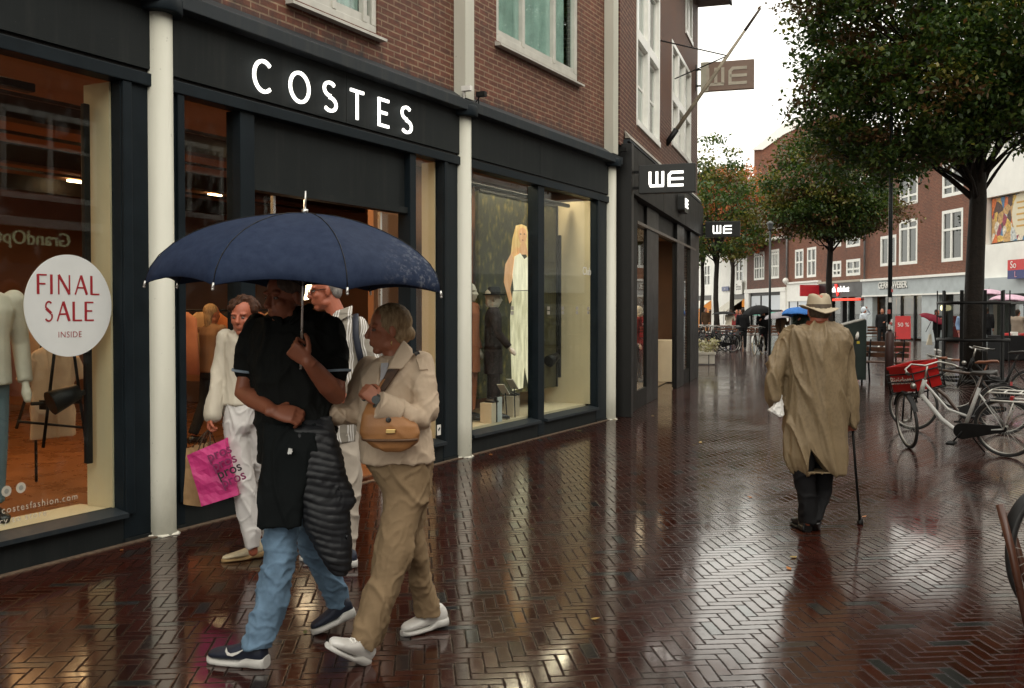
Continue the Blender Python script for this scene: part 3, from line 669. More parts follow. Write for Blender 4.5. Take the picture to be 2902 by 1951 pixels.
X_GW0, X_GW1 = cx(2454), 2.75; X_AF0 = cx(2328); X_W0 = cx(2234); X_BR0 = cx(2117); X_WH0 = -52
# --- grey shopfront building with brick above
hw = [wn(2495, 2540, 668, 754), wn(2548, 2600, 622, 750), wn(2669, 2729, 594, 741), wn(2548, 2600, 500, 581), wn(2669, 2729, 440, 556)]
hw = [(a, b, c, d) for a, b, c, d in hw]
hw[3] = (hw[1][0], hw[1][1], hw[3][2], 9.0); hw[4] = (hw[2][0], hw[2][1], hw[4][2], 9.0)
GW = house('brick_building', X_GW0, X_GW1, 9.5, hw, BRC, 'three storey brick building above the grey GERRY WEBER shopfront', 3.32, 9, 3.2, win=[((.5,), ()), ((.5,), (.8,)), ((.45,), (.62,)), ((.5,), (.3,)), ((.5,), (.3,))])
W_ = X_GW1 - X_GW0
mb = MB(); mb.box(-.02, W_, -.35, .1, 3.32, 3.45); mb.build('cornice', WHITE, GW, .01)
mb = MB(); mb.box(0, W_, -.22, .1, 2.48, 3.32); mb.build('fascia', GREYP, GW)
mb = MB(); mb.box(0, W_, -.26, -.22, 2.42, 2.50); mb.build('fascia_trim', WHITE, GW)
for a, b in ((0, 1.1), (6.9, 8.6), (W_ - .5, W_)): mb = MB(); mb.box(a, b, -.1, .2, 0, 2.48); mb.build('pier', GREYP, GW)
mb = MB(); mb.box(1.1, 6.9, .3, .34, .1, 2.48); mb.build('shop_window', GLF, GW)
mb = MB(); mb.box(8.6, W_ - .5, .3, .34, .1, 2.48); mb.build('shop_window', GLF, GW)
for x in (2.4, 3.9, 5.4): mb = MB(); mb.box(x, x + .1, .22, .3, 0, 2.48); mb.build('window_post', BLK, GW)
for i, (a, b) in enumerate(((1.3, 2.3), (3.2, 4.3), (4.9, 5.6), (6.0, 6.8))): mb = MB(); mb.box(a, b, .75, .8, .2, 2.3); mb.build('display_curtain', mat('amber_drape', (.42, .20, .06), .8, .3, 3, .3), GW)
text('GERRY WEBER', .52, wallM(cx(2541) - X_GW0 + .0, -.225, 2.98), 'sign_lettering', mat('letter_shadow', (.05, .05, .05), .5, .1, 3, 0), GW, .02, offset=.008)  # dark copy set behind the white letters as their painted shadow
text('GERRY WEBER', .52, wallM(cx(2541) - X_GW0 + .04, -.27, 3.01), 'sign_lettering', WHITE, GW, .02, offset=.004)
mb = MB()
for x in (.06,): mb.tube([(x, -.12, 3.45), (x, -.12, 9.4)], .06, 8)
mb.build('rain_pipe', LEAD, GW)
area('shop_lighting', FC, X_GW0 + 4, 1.0, 2.5, 5, .4, 45, (1, .62, .28))
for dx in (-.22, .22):
    mb = MB(); mb.ball((X_GW0 * 0 + cx(2656, 872) - X_GW0 + dx, .15, 1.74), .17); mb.build('globe_lamp', emit('pale_yellow_globe', (1, .9, .5), 1.6), GW)
# --- black and red shopfront
ha = [wn(2359, 2384, 757, 789), wn(2398, 2438, 735, 787), wn(2359, 2384, 640, 700), wn(2398, 2438, 640, 700)]
ha = [(a, b, max(c, 3.75), d) for a, b, c, d in ha]; ha[0] = (ha[0][0], ha[0][1], ha[1][2], ha[1][3])
AF = house('brick_building', X_AF0, X_GW0 - .02, 9.2, ha, BRC, 'brick building over a black shopfront with a bright red stripe and athlete\'s foot lettering', 3.35, 9, 3, win=[((.5,), (.4,))] * 4)
W_ = X_GW0 - X_AF0
mb = MB(); mb.box(0, W_, -.3, .1, 3.35, 3.48); mb.build('cornice', mat('beige_stone', (.42, .38, .30), .6, .1, 3, .1), AF, .01)
mb = MB(); mb.box(0, W_, -.2, .1, 2.45, 3.35); mb.build('fascia', BLACKS, AF)
mb = MB(); mb.box(1.6, W_ - .25, -.28, -.20, 2.22, 2.36); mb.build('red_stripe', emit('red_glow_strip', (1, .05, .02), .75), AF)
for a, b in ((0, .6), (3.3, 3.6), (W_ - .4, W_)): mb = MB(); mb.box(a, b, -.1, .2, 0, 2.45); mb.build('pier', BLACKS, AF)
mb = MB(); mb.box(.6, W_ - .4, .3, .34, .1, 2.45); mb.build('shop_window', GLF, AF)
xa = cx(2385) - X_AF0
text("athlete's foot", .50, wallM(cx(2391) - X_AF0, -.24, 2.93), 'sign_lettering', SIGNW, AF, .02, offset=.006)
mb = MB(); mb.prism([(2.75, -.22, 3.28), (3.05, -.22, 3.28), (3.30, -.22, 2.60), (3.1, -.22, 2.5)], (0, -.05, 0)); mb.build('red_slash', emit('red_sign', (1, .04, .03), .55), AF)
mb = MB(); mb.box(.05, .14, -1.5, -.2, 2.55, 3.3); rs = mb.build('projecting_sign', mat('red_sign_box', (.55, .02, .03), .4, .1, 3, 0), AF)
mb = MB(); mb.prism([(.04, -.5, 2.65), (.04, -1.1, 2.85), (.04, -1.0, 3.15), (.04, -.7, 3.0)], (-.02, 0, 0)); mb.build('wing_emblem', WHITE, rs)
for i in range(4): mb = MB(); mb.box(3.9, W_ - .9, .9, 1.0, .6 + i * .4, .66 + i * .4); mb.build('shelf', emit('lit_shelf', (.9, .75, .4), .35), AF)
# --- narrow brick house over a white shopfront
hb = [wn(2253, 2277, 707, 789), wn(2287, 2313, 712, 788)]; hb = [(a, b, hb[0][2], hb[0][3]) for a, b, c, d in hb]
NW = house('narrow_brick_house', X_W0, X_AF0 - .02, 8.4, hb, BRC, 'narrow brick house with two tall sash windows over a plain white shopfront', 3.5, 9, 2.6, win=[((.5,), (.55,))] * 2)
W_ = X_AF0 - X_W0
mb = MB(); mb.box(0, W_, -.25, .1, 3.5, 3.62); mb.box(0, W_, -.12, .1, 2.25, 3.5); mb.build('shopfront_panel', WHITE, NW)
for a, b in ((0, .35), (W_ - .2, W_)): mb = MB(); mb.box(a, b, -.1, .2, 0, 2.25); mb.build('pier', WHITE, NW)
mb = MB(); mb.box(.35, W_ - .2, -.06, 0, 1.45, 2.25); mb.build('white_blind', mat('white_blind', (.62, .66, .70), .5, .04, 2, 0), NW)
for x in (.35, 2.0, 4.6): mb = MB(); mb.box(x, x + .12, -.1, -.06, .1, 2.3); mb.build('window_post', BLK, NW)
mb = MB(); mb.box(.35, W_ - .2, .1, .14, .1, 1.45); mb.build('shop_window', GLF, NW)
mb = MB(); mb.tube([(.0, -.12, 3.6), (.0, -.12, 8.2)], .07, 8); mb.build('rain_pipe', LEAD, NW)
mb = MB(); mb.ball((.3, -.3, 3.75), .22); mb.build('white_dome', WHITE, NW)
# --- brown brick house with small-paned windows
hc = [wn(2137, 2166, 715, 794), wn(2184, 2208, 707, 793)]; hc = [(a, b, hc[0][2], hc[0][3]) for a, b, c, d in hc]
BRN = brick('brick_brown', (.17, .075, .055), (.125, .05, .038), (.15, .11, .085), bw=.24, bh=.08, mort=.01, dirt=.2)
BN = house('brown_brick_house', X_BR0, X_W0 - .02, 7.0, hc, BRN, 'brown brick house with two white small-paned windows, white shop surround and mint green trim', 3.15, 9, 2.3, win=[((.25, .5, .75), (.42, .85))] * 2)
W_ = X_W0 - X_BR0
mb = MB(); mb.box(0, W_, -.25, .1, 3.0, 3.3); mb.build('shop_surround', WHITE, BN)
for a, b in ((0, 1.0), (W_ - 1.1, W_)): mb = MB(); mb.box(a, b, -.2, .2, 0, 3.0); mb.build('pier', WHITE, BN)
mb = MB(); mb.box(1.0, W_ - 1.1, -.02, .05, 2.75, 3.0); mb.box(1.0, W_ - 1.1, -.02, .05, 1.5, 1.62); mb.build('shopfront_rail', BLK, BN)
WB = mat('white_blind', (.62, .66, .70))
for a, b in ((1.1, 3.3), (3.6, 5.2), (5.5, W_ - 1.2)): mb = MB(); mb.box(a, b, .0, .04, 1.66, 2.75); mb.build('white_blind', WB, BN); mb = MB(); mb.box(a, b, .02, .05, .1, 1.2); mb.build('shop_window', GLF, BN)
for a in (1.1, 5.5): mb = MB(); mb.box(a, W_ - 1.2 if a > 3 else 3.3, .0, .06, 1.22, 1.5); mb.build('mint_trim', mat('mint_green', (.16, .55, .42), .5, .1, 3, 0), BN)
for x in (.99, 3.35, 5.25, W_ - 1.15): mb = MB(); mb.box(x, x + .16, -.04, .06, 0, 2.75); mb.build('window_post', BLK, BN)
mb = MB(); mb.prism([(W_ * .2, -.3, 7.0), (W_ + .1, -.3, 7.7), (W_ + .1, -.3, 8.1), (W_ * .2, -.3, 7.4)], (0, .2, 0)); mb.build('verge_board', WHITE, BN)
# --- white house with the awnings
hd = [wn(2081, 2110, 735, 804)]; hd[0] = (hd[0][0] + .4, hd[0][1] - .2, hd[0][2], hd[0][3])
WHH = house('white_house', X_WH0, X_BR0 - .02, 8.6, hd + [(hd[0][0] - 9.5, hd[0][1] - 9.5, hd[0][2], hd[0][3])], CLADW, 'white rendered house with a cross-barred window and two shop awnings', 3.0, 9, 2.0, win=[((.5,), (.5,))] * 2)
W_ = X_BR0 - X_WH0
def shop_opening(a, b):
    for x in (a - .25, b): mb = MB(); mb.box(x, x + .25, -.06, .2, 0, 3.0); mb.build('pier', CLADW, WHH)
    mb = MB(); mb.box(a, b, -.1, .2, 2.55, 3.0); mb.build('shop_head', mat('dark_shop_head', (.05, .045, .04), .5, .2, 3, 0), WHH)
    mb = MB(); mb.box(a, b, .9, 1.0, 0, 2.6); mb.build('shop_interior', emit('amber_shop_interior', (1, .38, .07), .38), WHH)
    for k in range(3): mb = MB(); q = a + (b - a) * (k + .6) / 3.4; mb.box(q, q + .5, .3, .5, 0, 1.7 + .2 * (k % 2)); mb.build('goods', mat('brown_goods', (.08, .04, .02), .7, .5, 4, 0), WHH)
xo = cx(2074) - X_WH0; shop_opening(xo, W_ - .3); xo2 = cx(1950) - X_WH0; xo3 = cx(2018) - X_WH0; shop_opening(xo2, xo3)
mb = MB(); mb.box(xo3 + .25, xo - .25, -.06, .2, 0, 3.0); mb.build('pier', CLADW, WHH)
def awning(a, b, mt, label, grp=None):
    e = fempty('awning', FC, X_WH0 + a, -.1, 2.5, label, 'awning'); m = MB(); n = 22
    prof = [(0, 0), (-1.4, -1.1)]; w2 = b - a
    for k in range(n):
        x0_, x1_ = w2 * k / n, w2 * (k + 1) / n
        m.add([(x0_, 0, 0), (x1_, 0, 0), (x1_, -1.5, -1.02), (x0_, -1.5, -1.02), (x0_, 0, .03), (x1_, 0, .03), (x1_, -1.53, -.99), (x0_, -1.53, -.99)], [(0, 1, 2, 3), (4, 5, 6, 7), (2, 3, 7, 6)], k % 2)
    m.build('canopy', mt, e); m = MB(); m.tube([(0, -1.5, -1.02), (w2, -1.5, -1.02)], .03, 6); m.build('front_bar', WHITE, e)
    for q in (.05, w2 - .05): m = MB(); m.tube([(q, 0, -.9), (q, -1.5, -1.02)], .02, 6); m.build('arm', WHITE, e)
    return e
AWW = mat('awning_white', (.72, .70, .62), .7, .05, 3, 0); AWY = mat('awning_beige_stripe', (.46, .42, .33), .7, .05, 3, 0)
awning(xo + .1, W_ - .5, [AWW, AWY], 'striped beige and white awning on the white house')
awning(xo2, xo3, [AWW, AWW], 'plain white awning at the left end of the white house')
def board(name, F, x, y, z, w2, h, mt, label, cat, words=None, size=.3, wm=None, th=.06, dz=0, par=None):
    e = par or fempty(name, F, x, y, z, label, cat); m = MB(); m.box(-w2 / 2, w2 / 2, -th, 0, -h / 2, h / 2); m.build('panel', mt, e, .004)
    if words: text(words, size, wallM(0, -th - .003, dz), 'lettering', wm, e, .003)
    return e
board('shop_sign', FC, cx(2103, 818), -.25, cz(2103, 818) + .1, 1.7, 1.15, WHITE, 'square white sign with dark handwritten style lettering beside the white house', 'shop sign', 'Etos', .75, BLK)
board('street_name_sign', FC, cx(2059, 819), -.08, cz(2059, 819), 1.9, .38, mat('blue_enamel', (.03, .05, .16), .4, .1, 3, 0), 'small dark blue street name plate on the white wall', 'street sign', 'de', .2, WHITE)
# --- white modern building with the mural
MW = fempty('white_modern_building', FC, 3.1, 0, 0, 'white modern building with a recessed colourful mural at the right edge', 'building'); LM = 22
mz0, mz1 = cz(2835, 694), cz(2835, 560); mx0 = cx(2822, 620) - 3.1
mb = MB(); wallholes(mb, 0, LM, 3.05, 12, [(mx0, mx0 + 7, mz0, mz1)], -.5, .30); mb.quad((0, -.5, 0), (0, 9, 0), (0, 9, 12), (0, -.5, 12)); mb.quad((LM, -.5, 0), (LM, 9, 0), (LM, 9, 12), (LM, -.5, 12)); mb.quad((0, -.5, 12), (LM, -.5, 12), (LM, 9, 12), (0, 9, 12)); mb.quad((0, 9, 0), (LM, 9, 0), (LM, 9, 12), (0, 9, 12))
mb.build('wall', CLADW, MW)
mb = MB(); mb.box(0, LM, -.75, -.4, 2.35, 3.08); mb.build('fascia', mat('pale_grey_fascia', (.42, .46, .47), .5, .06, 2, 0), MW)
mb = MB(); mb.box(.4, LM, -.55, -.2, 1.9, 2.35); mb.build('awning_box', mat('dark_grey_awning', (.045, .048, .045), .6, .1, 3, 0), MW)
mb = MB(); mb.box(0, .6, -.6, .1, 0, 2.35); mb.build('pier', GREYP, MW)
for x in (3.6, 8.2): mb = MB(); mb.box(x, x + .3, -.5, .1, 0, 2.3); mb.build('pier', GREYP, MW)
mb = MB(); mb.box(.6, LM, .3, .34, .1, 1.9); mb.build('shop_window', GLF, MW)
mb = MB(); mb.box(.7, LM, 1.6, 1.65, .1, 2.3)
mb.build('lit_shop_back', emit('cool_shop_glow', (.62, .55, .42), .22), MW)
# mural: a crowd of loose colour patches round a pale oval
def mural_mat():
    t = NT('crowd_mural'); c = t.obj((1.6, 1, 1.25)); v = t.n('TexVoronoi'); v.inputs['Scale'].default_value = 1.9; t.l(c, v.inputs['Vector'])
    wn_ = t.n('TexWhiteNoise'); t.l(v.outputs['Color'], wn_.inputs['Vector']); r = t.n('ValToRGB'); r.color_ramp.interpolation = 'CONSTANT'
    pal = [(0, (.50, .30, .12)), (.14, (.08, .20, .34)), (.28, (.62, .16, .05)), (.42, (.66, .58, .46)), (.56, (.10, .06, .05)), (.68, (.62, .40, .10)), (.8, (.30, .06, .09)), (.9, (.50, .52, .50))]
    for i, (p_, q) in enumerate(pal):
        e_ = r.color_ramp.elements[i] if i < 2 else r.color_ramp.elements.new(p_); e_.position = p_; e_.color = (*q, 1)
    t.l(wn_.outputs['Value'], r.inputs[0]); n = t.ramp(t.noise(9, 5), .3, .7, (.5, .5, .5), (1.3, 1.3, 1.3)); return t.fin(t.mix(1, r.outputs[0], n, 'MULTIPLY'), .6)
mu = fempty('mural', FC, 3.1 + mx0, -.22, mz0, 'large colourful crowd picture with a pale lettered oval, set into the white wall', 'mural')
mb = MB(); mb.box(.1, 6.9, -.03, .0, .08, mz1 - mz0 - .05); mb.build('picture', mural_mat(), mu)
mb = MB(); mb.prism([(2.55 + a, -.035, (mz1 - mz0) / 2 + .15 + b) for a, b in arc(0, 0, .85, .98, 0, 345, 22)], (0, -.01, 0)); mb.build('pale_oval', mat('oval_cream', (.66, .60, .44), .6, .05, 4, 0), mu)
for k in range(5): mb = MB(); mb.box(2.05 + .08 * (k % 2), 3.05 - .1 * (k % 3), -.05, -.046, (mz1 - mz0) / 2 - .42 + k * .26, (mz1 - mz0) / 2 - .34 + k * .26); mb.build('text_line', mat('ochre_text', (.55, .32, .08), .6, .1, 4, 0), mu)
sgn = fempty('shop_sign', FC, cx(2868, 775) + 1.2, -.9, cz(2868, 768), 'red and blue box sign on the pale grey fascia at the right edge', 'shop sign')
mb = MB(); mb.box(.25, 2.3, -.2, .0, -.05, .40); mb.build('red_panel', mat('sign_red', (.55, .03, .03), .4, .1, 3, 0), sgn); mb = MB(); mb.box(.25, 2.3, -.2, .0, -.42, -.05); mb.build('blue_panel', mat('sign_blue', (.02, .03, .15), .4, .1, 3, 0), sgn)
text('So', .44, wallM(.68, -.21, .17), 'lettering', WHITE, sgn, .004); text('L', .36, wallM(.85, -.21, -.24), 'lettering', mat('pink_letter', (.6, .3, .35), .5, .1, 3, 0), sgn, .004)
# --- tall gabled block behind
tb = P(2137, 500, 98); T = empty('tall_gabled_building', (tb.x, 98, 0), R(-14), 'tall plain brick block with white gable trim rising behind the far trees', 'building')
mb = MB(); mb.box(0, 14, 0, 12, 0, 17.6); mb.prism([(0, 0, 17.6), (14, 0, 17.6), (7, 0, 21.0)], (0, 12, 0)); mb.build('wall', BRC, T)
mb = MB(); mb.prism([(-.25, -.3, 17.3), (2.6, -.3, 19.6), (7, -.3, 21.8), (7, -.3, 20.6), (2.8, -.3, 18.7), (.8, -.3, 17.3)], (0, .28, 0)); mb.build('gable_trim', WHITE, T)
# ================================================================== row opposite (behind the camera, seen in the glass)
OPP = fempty('opposite_terrace', FD, -23.3, 0, 0, 'brick terrace across the street seen only as reflections in the shop glass', 'building')
hs = []
for k in range(13):
    for z in (4.2, 7.4): hs.append((1.2 + k * 4.4, 3.8 + k * 4.4, z, z + 2.1))
mb = MB(); wallholes(mb, 0, 57, 0, 10.5, hs, 0, .1); mb.quad((0, 0, 0), (0, 8, 0), (0, 8, 10.5), (0, 0, 10.5)); mb.quad((57, 0, 0), (57, 8, 0), (57, 8, 10.5), (57, 0, 10.5)); mb.quad((0, 8, 0), (57, 8, 0), (57, 8, 10.5), (0, 8, 10.5)); mb.build('wall', BRB, OPP)
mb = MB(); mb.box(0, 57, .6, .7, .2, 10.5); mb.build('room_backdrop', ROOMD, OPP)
for h in hs: window(OPP, *h, 0, nv=(.5,), nh=(.6,), fw=.14, mf=WHITEF)
mb = MB(); mb.box(0, 57, -.25, .02, 3.55, 3.75); mb.build('cornice', WHITE, OPP)
for k in range(13): mb = MB(); mb.box(.5 + k * 4.4, 4.2 + k * 4.4, -.05, .05, .3, 2.7); mb.build('shop_window', mat('dim_glass', (.02, .02, .02), .1, .2, 2, 0), OPP)
gs = FD; text('GrandOptical', .46, wallM(23.3 - 12.5 + 1.45 - .1, -.12, 3.28), 'sign_lettering', emit('sign_glow_green', (.85, .95, .55), .9), OPP, .02)
# ================================================================== trees
BARK = mat('wet_bark', (.017, .013, .010), .7, .35, 6, .9, 22, dist=.02, spec=.2)
def leaf_mat(name, cols, trans=.35):
    t = NT(name); g = t.n('NewGeometry'); r = t.n('ValToRGB'); t.l(g.outputs['Random Per Island'], r.inputs[0])
    el_ = r.color_ramp.elements
    for i, (p_, c) in enumerate(cols):
        e_ = el_[i] if i < 2 else el_.new(p_); e_.position = p_; e_.color = (*c, 1)
    t.l(r.outputs[0], t.b.inputs['Base Color']); t.b.inputs['Roughness'].default_value = .45
    tr = t.n('BsdfTranslucent'); t.l(t.mix(1, r.outputs[0], (1.1, 1.25, .6), 'MULTIPLY'), tr.inputs[0]); m = t.n('MixShader'); m.inputs[0].default_value = trans
    t.l(t.b.outputs[0], m.inputs[1]); t.l(tr.outputs[0], m.inputs[2]); t.l(m.outputs[0], t.out.inputs[0]); return t.mat
GREEN = [(0, (.022, .050, .012)), (1, (.055, .090, .018)), (.4, (.035, .072, .015)), (.75, (.080, .115, .020))]
L_GREEN = leaf_mat('leaf_green', GREEN)
L_BROWN = leaf_mat('leaf_rust', [(0, (.085, .045, .017)), (1, (.065, .055, .018)), (.5, (.125, .060, .022))])
L_YEL = leaf_mat('leaf_yellow_green', [(0, (.09, .10, .02)), (1, (.20, .17, .03)), (.5, (.12, .12, .022))])
L_ORANGE = leaf_mat('leaf_orange_pink', [(0, (.42, .11, .05)), (1, (.52, .18, .08)), (.5, (.33, .12, .04))])
def leaves(centres, per, sig, size, seed, pick, flat=.42):
    """pick(centre)->material index. returns mesh of folded leaves"""
    rg = np.random.RandomState(seed); C_ = np.repeat(np.array([list(c) for c in centres]), per, 0); mi = np.repeat(np.array([pick(c) for c in centres]), per); n = len(C_)
    fl = rg.rand(n) < .07; mi = np.where(fl, rg.choice([0, 2, 0, 1], n), mi)
    pos = C_ + rg.normal(0, 1, (n, 3)) * np.array([sig, sig, sig * flat])
    yaw = rg.rand(n) * 2 * PI; pit = rg.normal(-.35, .55, n); roll = rg.normal(0, .6, n); s = size * rg.uniform(.65, 1.25, n)
    d = np.stack([np.cos(yaw) * np.cos(pit), np.sin(yaw) * np.cos(pit), np.sin(pit)], 1)
    sd = np.stack([-np.sin(yaw), np.cos(yaw), np.zeros(n)], 1); up = np.cross(d, sd); sd = sd * np.cos(roll)[:, None] + up * np.sin(roll)[:, None]
    up = np.cross(d, sd)
    a = pos; b = pos + (d * .45 + sd * .30 + up * .06) * s[:, None]; c = pos + d * s[:, None]; e = pos + (d * .45 - sd * .30 + up * .06) * s[:, None]
    V = np.stack([a, b, c, e], 1).reshape(-1, 3); me = bpy.data.meshes.new('crown')
    me.vertices.add(n * 4); me.vertices.foreach_set('co', V.astype('f').ravel())
    me.loops.add(n * 6); k = np.arange(n)[:, None] * 4; F_ = np.concatenate([k + 0, k + 1, k + 2, k + 0, k + 2, k + 3], 1).ravel(); me.loops.foreach_set('vertex_index', F_.astype('i'))
    me.polygons.add(n * 2); me.polygons.foreach_set('loop_start', (np.arange(n * 2) * 3).astype('i')); me.polygons.foreach_set('material_index', np.repeat(mi, 2).astype('i'))
    me.update(calc_edges=True); return me
def tree(base, tr, fork, blobs, ncl, per, size, seed, label, pick, nl=7, sig=.28, lean=(0, 0), group=None, mats=None, thin=0.0, forks=None):
    """blobs: (dx, dy, z, rx, ry, rz) ellipsoids of foliage round the trunk"""
    rg = random.Random(seed); e = empty('tree', base, 0, label, 'tree', group)
    T_ = MB(); top = blobs[0][2] + blobs[0][5] * .75; tp = []; rr = []
    for k in range(9):
        q = k / 8; z = top * q; tp.append((lean[0] * q * q + .05 * math.sin(z * 1.3 + seed), lean[1] * q + .05 * math.cos(z * 1.1 + seed), z))
        rr.append(tr * (1.35 if k == 0 else 1) * (1 - .22 * min(1, z / fork)) if z <= fork else tr * .78 * (1 - (z - fork) / (top - fork)) ** .8 + .012)
    T_.tube(tp, rr, 12)
    cl = []; tips = []
    for k in range(ncl):
        wts = [b[3] * b[4] * b[5] for b in blobs]; b = rg.choices(blobs, wts)[0]
        while True:
            q = Vector((rg.uniform(-1, 1), rg.uniform(-1, 1), rg.uniform(-1, 1)))
            if q.length < 1: break
        if q.length > 1e-3: q = q.normalized() * (q.length ** .45) * rg.uniform(.82, 1.06)
        c = Vector((b[0] + q.x * b[3], b[1] + q.y * b[4], b[2] + q.z * b[5]))
        if noise.noise(c * .75 + Vector((seed, 0, 0))) < -.32 + thin: continue
        cl.append(c)
    for k in range(nl * 5):
        z0 = forks[k % len(forks)] if forks else fork * rg.uniform(.9, 1.0) + (top - fork) * rg.random() ** 1.5 * .62
        q = z0 / top; p0 = Vector((lean[0] * q * q, lean[1] * q, z0)); tgt = rg.choice(cl) if cl else p0
        if tgt.z < z0 + .15: tgt = Vector((tgt.x, tgt.y, max(tgt.z, z0 + .25)))
        r0 = tr * rg.uniform(.20, .42) * (1 - .6 * q); mid = p0.lerp(tgt, .45) + Vector((rg.uniform(-.2, .2), rg.uniform(-.2, .2), rg.uniform(-.25, .05) + .12 * (tgt - p0).length))
        m1 = p0.lerp(mid, .5) + Vector((0, 0, .04)); T_.tube([p0, m1, mid, mid.lerp(tgt, .5), tgt], [r0, r0 * .75, r0 * .5, r0 * .33, .008], 6)
        for _ in range(3):
            t2 = tgt + Vector((rg.uniform(-.7, .7), rg.uniform(-.7, .7), rg.uniform(-.2, .55))); s0 = mid.lerp(tgt, rg.random()); T_.tube([s0, s0.lerp(t2, .5) + Vector((0, 0, .06)), t2], [r0 * .35, r0 * .2, .006], 5)
    T_.build('trunk', BARK, e)
    me = leaves(cl, per, sig, size, seed, pick)
    for m in (mats or [L_GREEN, L_BROWN, L_YEL]): me.materials.append(m)
    link(bpy.data.objects.new('crown', me), e); return e
def pk(th_b, th_y, seed, base=0, zr=None):
    def f(c):
        n = noise.noise(Vector(c) * .9 + Vector((seed, 5, 2))); m = noise.noise(Vector(c) * 1.4 + Vector((2, seed, 9)))
        if n > th_b: return 1
        if m > th_y: return 2
        return base
    return f
t1 = P(2762, 1090, 21.8)
tree((t1.x, 21.8, 0), .22, 4.5, [(-.6, -.2, 8.2, 3.45, 3.4, 3.4), (-1.7, -.4, 6.0, 2.2, 2.4, 1.5), (1.8, .3, 8.4, 3.0, 3.0, 3.0), (-2.3, 0, 8.8, 1.75, 2.2, 2.6), (2.4, .2, 5.8, 1.6, 1.8, .8), (-2.2, -.3, 4.95, 1.5, 1.5, .75), (-3.0, 0, 6.2, 1.0, 1.4, 1.0)], 2900, 52, .125, 3, 'large dark green street tree with a thick trunk inside a black guard', pk(.34, .40, 3), 12, .22, thin=.0, forks=[4.0, 4.3, 4.5, 5.2, 5.8, 6.4, 4.2])
t2 = P(2351, 1000, 36)
tree((t2.x, 36, 0), .13, 4.0, [(-.1, 0, 6.1, 2.45, 2.4, 1.9), (-.3, 0, 5.0, 2.3, 2.3, .9), (.6, 0, 5.3, 2.2, 2.2, 1.0), (-.4, 0, 7.4, 1.3, 1.3, 1.1)], 850, 42, .14, 8, 'medium green and rust coloured street tree behind the man in the hat', pk(.19, .30, 8), 8, .22, thin=.02)
t3 = P(2030, 945, 58)
tree((t3.x, 58, 0), .17, 4.2, [(.1, 0, 7.0, 3.0, 3.0, 2.9), (0, 0, 10.2, 1.5, 1.5, 1.5)], 330, 34, .24, 14, 'slender airy street tree with a bare fork beside the white house', pk(.5, .12, 14), 8, .32, thin=.06)
for (u, Y, z0, rx, rz, sd, lab, pick) in ((2075, 78, 10.0, 3.1, 3.2, 21, 'orange and pink autumn tree behind the slender street tree', lambda c: 1), (1990, 84, 10.5, 3.2, 3.0, 22, 'rust and green tree nearest the brick corner', lambda c: 0 if random.random() < .5 else 2), (2145, 82, 9.5, 2.8, 3.0, 23, 'small yellowish tree in front of the tall gabled block', lambda c: 2 if random.random() < .6 else 0)):
    q = P(u, 940, Y); tree((q.x, Y, 0), .2, 5, [(0, 0, z0, rx, rx, rz), (.6, 0, z0 - 2, rx * .9, rx * .9, rz * .7)], 420, 26, .34, sd, lab, pick, 6, .42, mats=[L_GREEN, L_ORANGE, L_YEL] if sd != 22 else [L_BROWN, L_BROWN, L_YEL], thin=-.05)
# tree guard round the big trunk
tg = empty('tree_guard', (t1.x - .05, 21.8, 0), 0, 'tall black metal guard with hoops round the big tree trunk', 'tree guard')
for k in range(10):
    a = 2 * PI * k / 10 + .2; m = MB(); m.box(-.035, .035, -.012, .012, 0, 2.05); o = m.build('upright', BLK, tg); o.location = (.72 * math.cos(a), .72 * math.sin(a), 0); o.rotation_euler = (0, 0, a + PI / 2)
for z in (.08, .95, 1.75):
    m = MB(); n = 32; ri = [[(r_ * math.cos(2 * PI * k / n), r_ * math.sin(2 * PI * k / n), z + dz) for k in range(n)] for r_, dz in ((.705, 0), (.74, 0), (.74, .06), (.705, .06), (.705, 0))]
    m.rings([list(x) for x in ri], cap=False); m.build('hoop', BLK, tg)

# ================================================================== lamp posts
def lamp(u, Y, top, r0, r1, label, base_h=0, stick=False, kind='lamp_post'):
    q = P(u, 1000, Y); e = empty(kind, (q.x, Y, 0), 0, label, 'lamp post'); m = MB()
    if base_h: m.lathe((0, 0, 0), [(r0 * 1.9, 0), (r0 * 1.9, base_h), (r0, base_h + .06)], 16); m.build('base', mat('dull_maroon_sleeve', (.035, .014, .012), .5, .3, 5, .2), e); m = MB()
    m.lathe((0, 0, base_h), [(r0, 0), (r1, top - base_h)], 14); m.build('pole', mat('lamp_dark_teal', (.010, .016, .018), .4, .2, 5, .05), e)
    h = MB(); h.lathe((0, 0, top), [(r1 * 1.2, 0), (.07, .06), (.10, .2), (.13, .24), (.05, .3), (.02, .32)], 18); h.build('lantern', mat('lantern_grey', (.10, .11, .11), .35, .1, 4, 0), e)
    if stick:
        rg = random.Random(4)
        for k in range(9):
            s = MB(); a = rg.uniform(-2.4, -.7); z = 1.15 + rg.random() * 1.1; w_, h_ = rg.uniform(.04, .07), rg.uniform(.05, .11)
            c = Vector((math.cos(a), math.sin(a), 0)) * (r0 + .004); tn = Vector((-math.sin(a), math.cos(a), 0)); s.obox(c + Vector((0, 0, z)), tn * w_ / 2, Vector((0, 0, 1)) * h_ / 2, c.normalized() * .002)
            s.build('sticker', mat(['sticker_white', 'sticker_red'][k % 3 == 1], [(.6, .6, .58), (.4, .08, .07)][k % 3 == 1], .5, .2, 6, 0), e)
    return e
lamp(2521, 21.2, 6.9, .048, .034, 'dark lamp post covered in stickers rising into the big tree', 1.12, True)
lamp(2181, 33.5, 4.3, .045, .035, 'thin dark lamp post between the distant umbrellas')
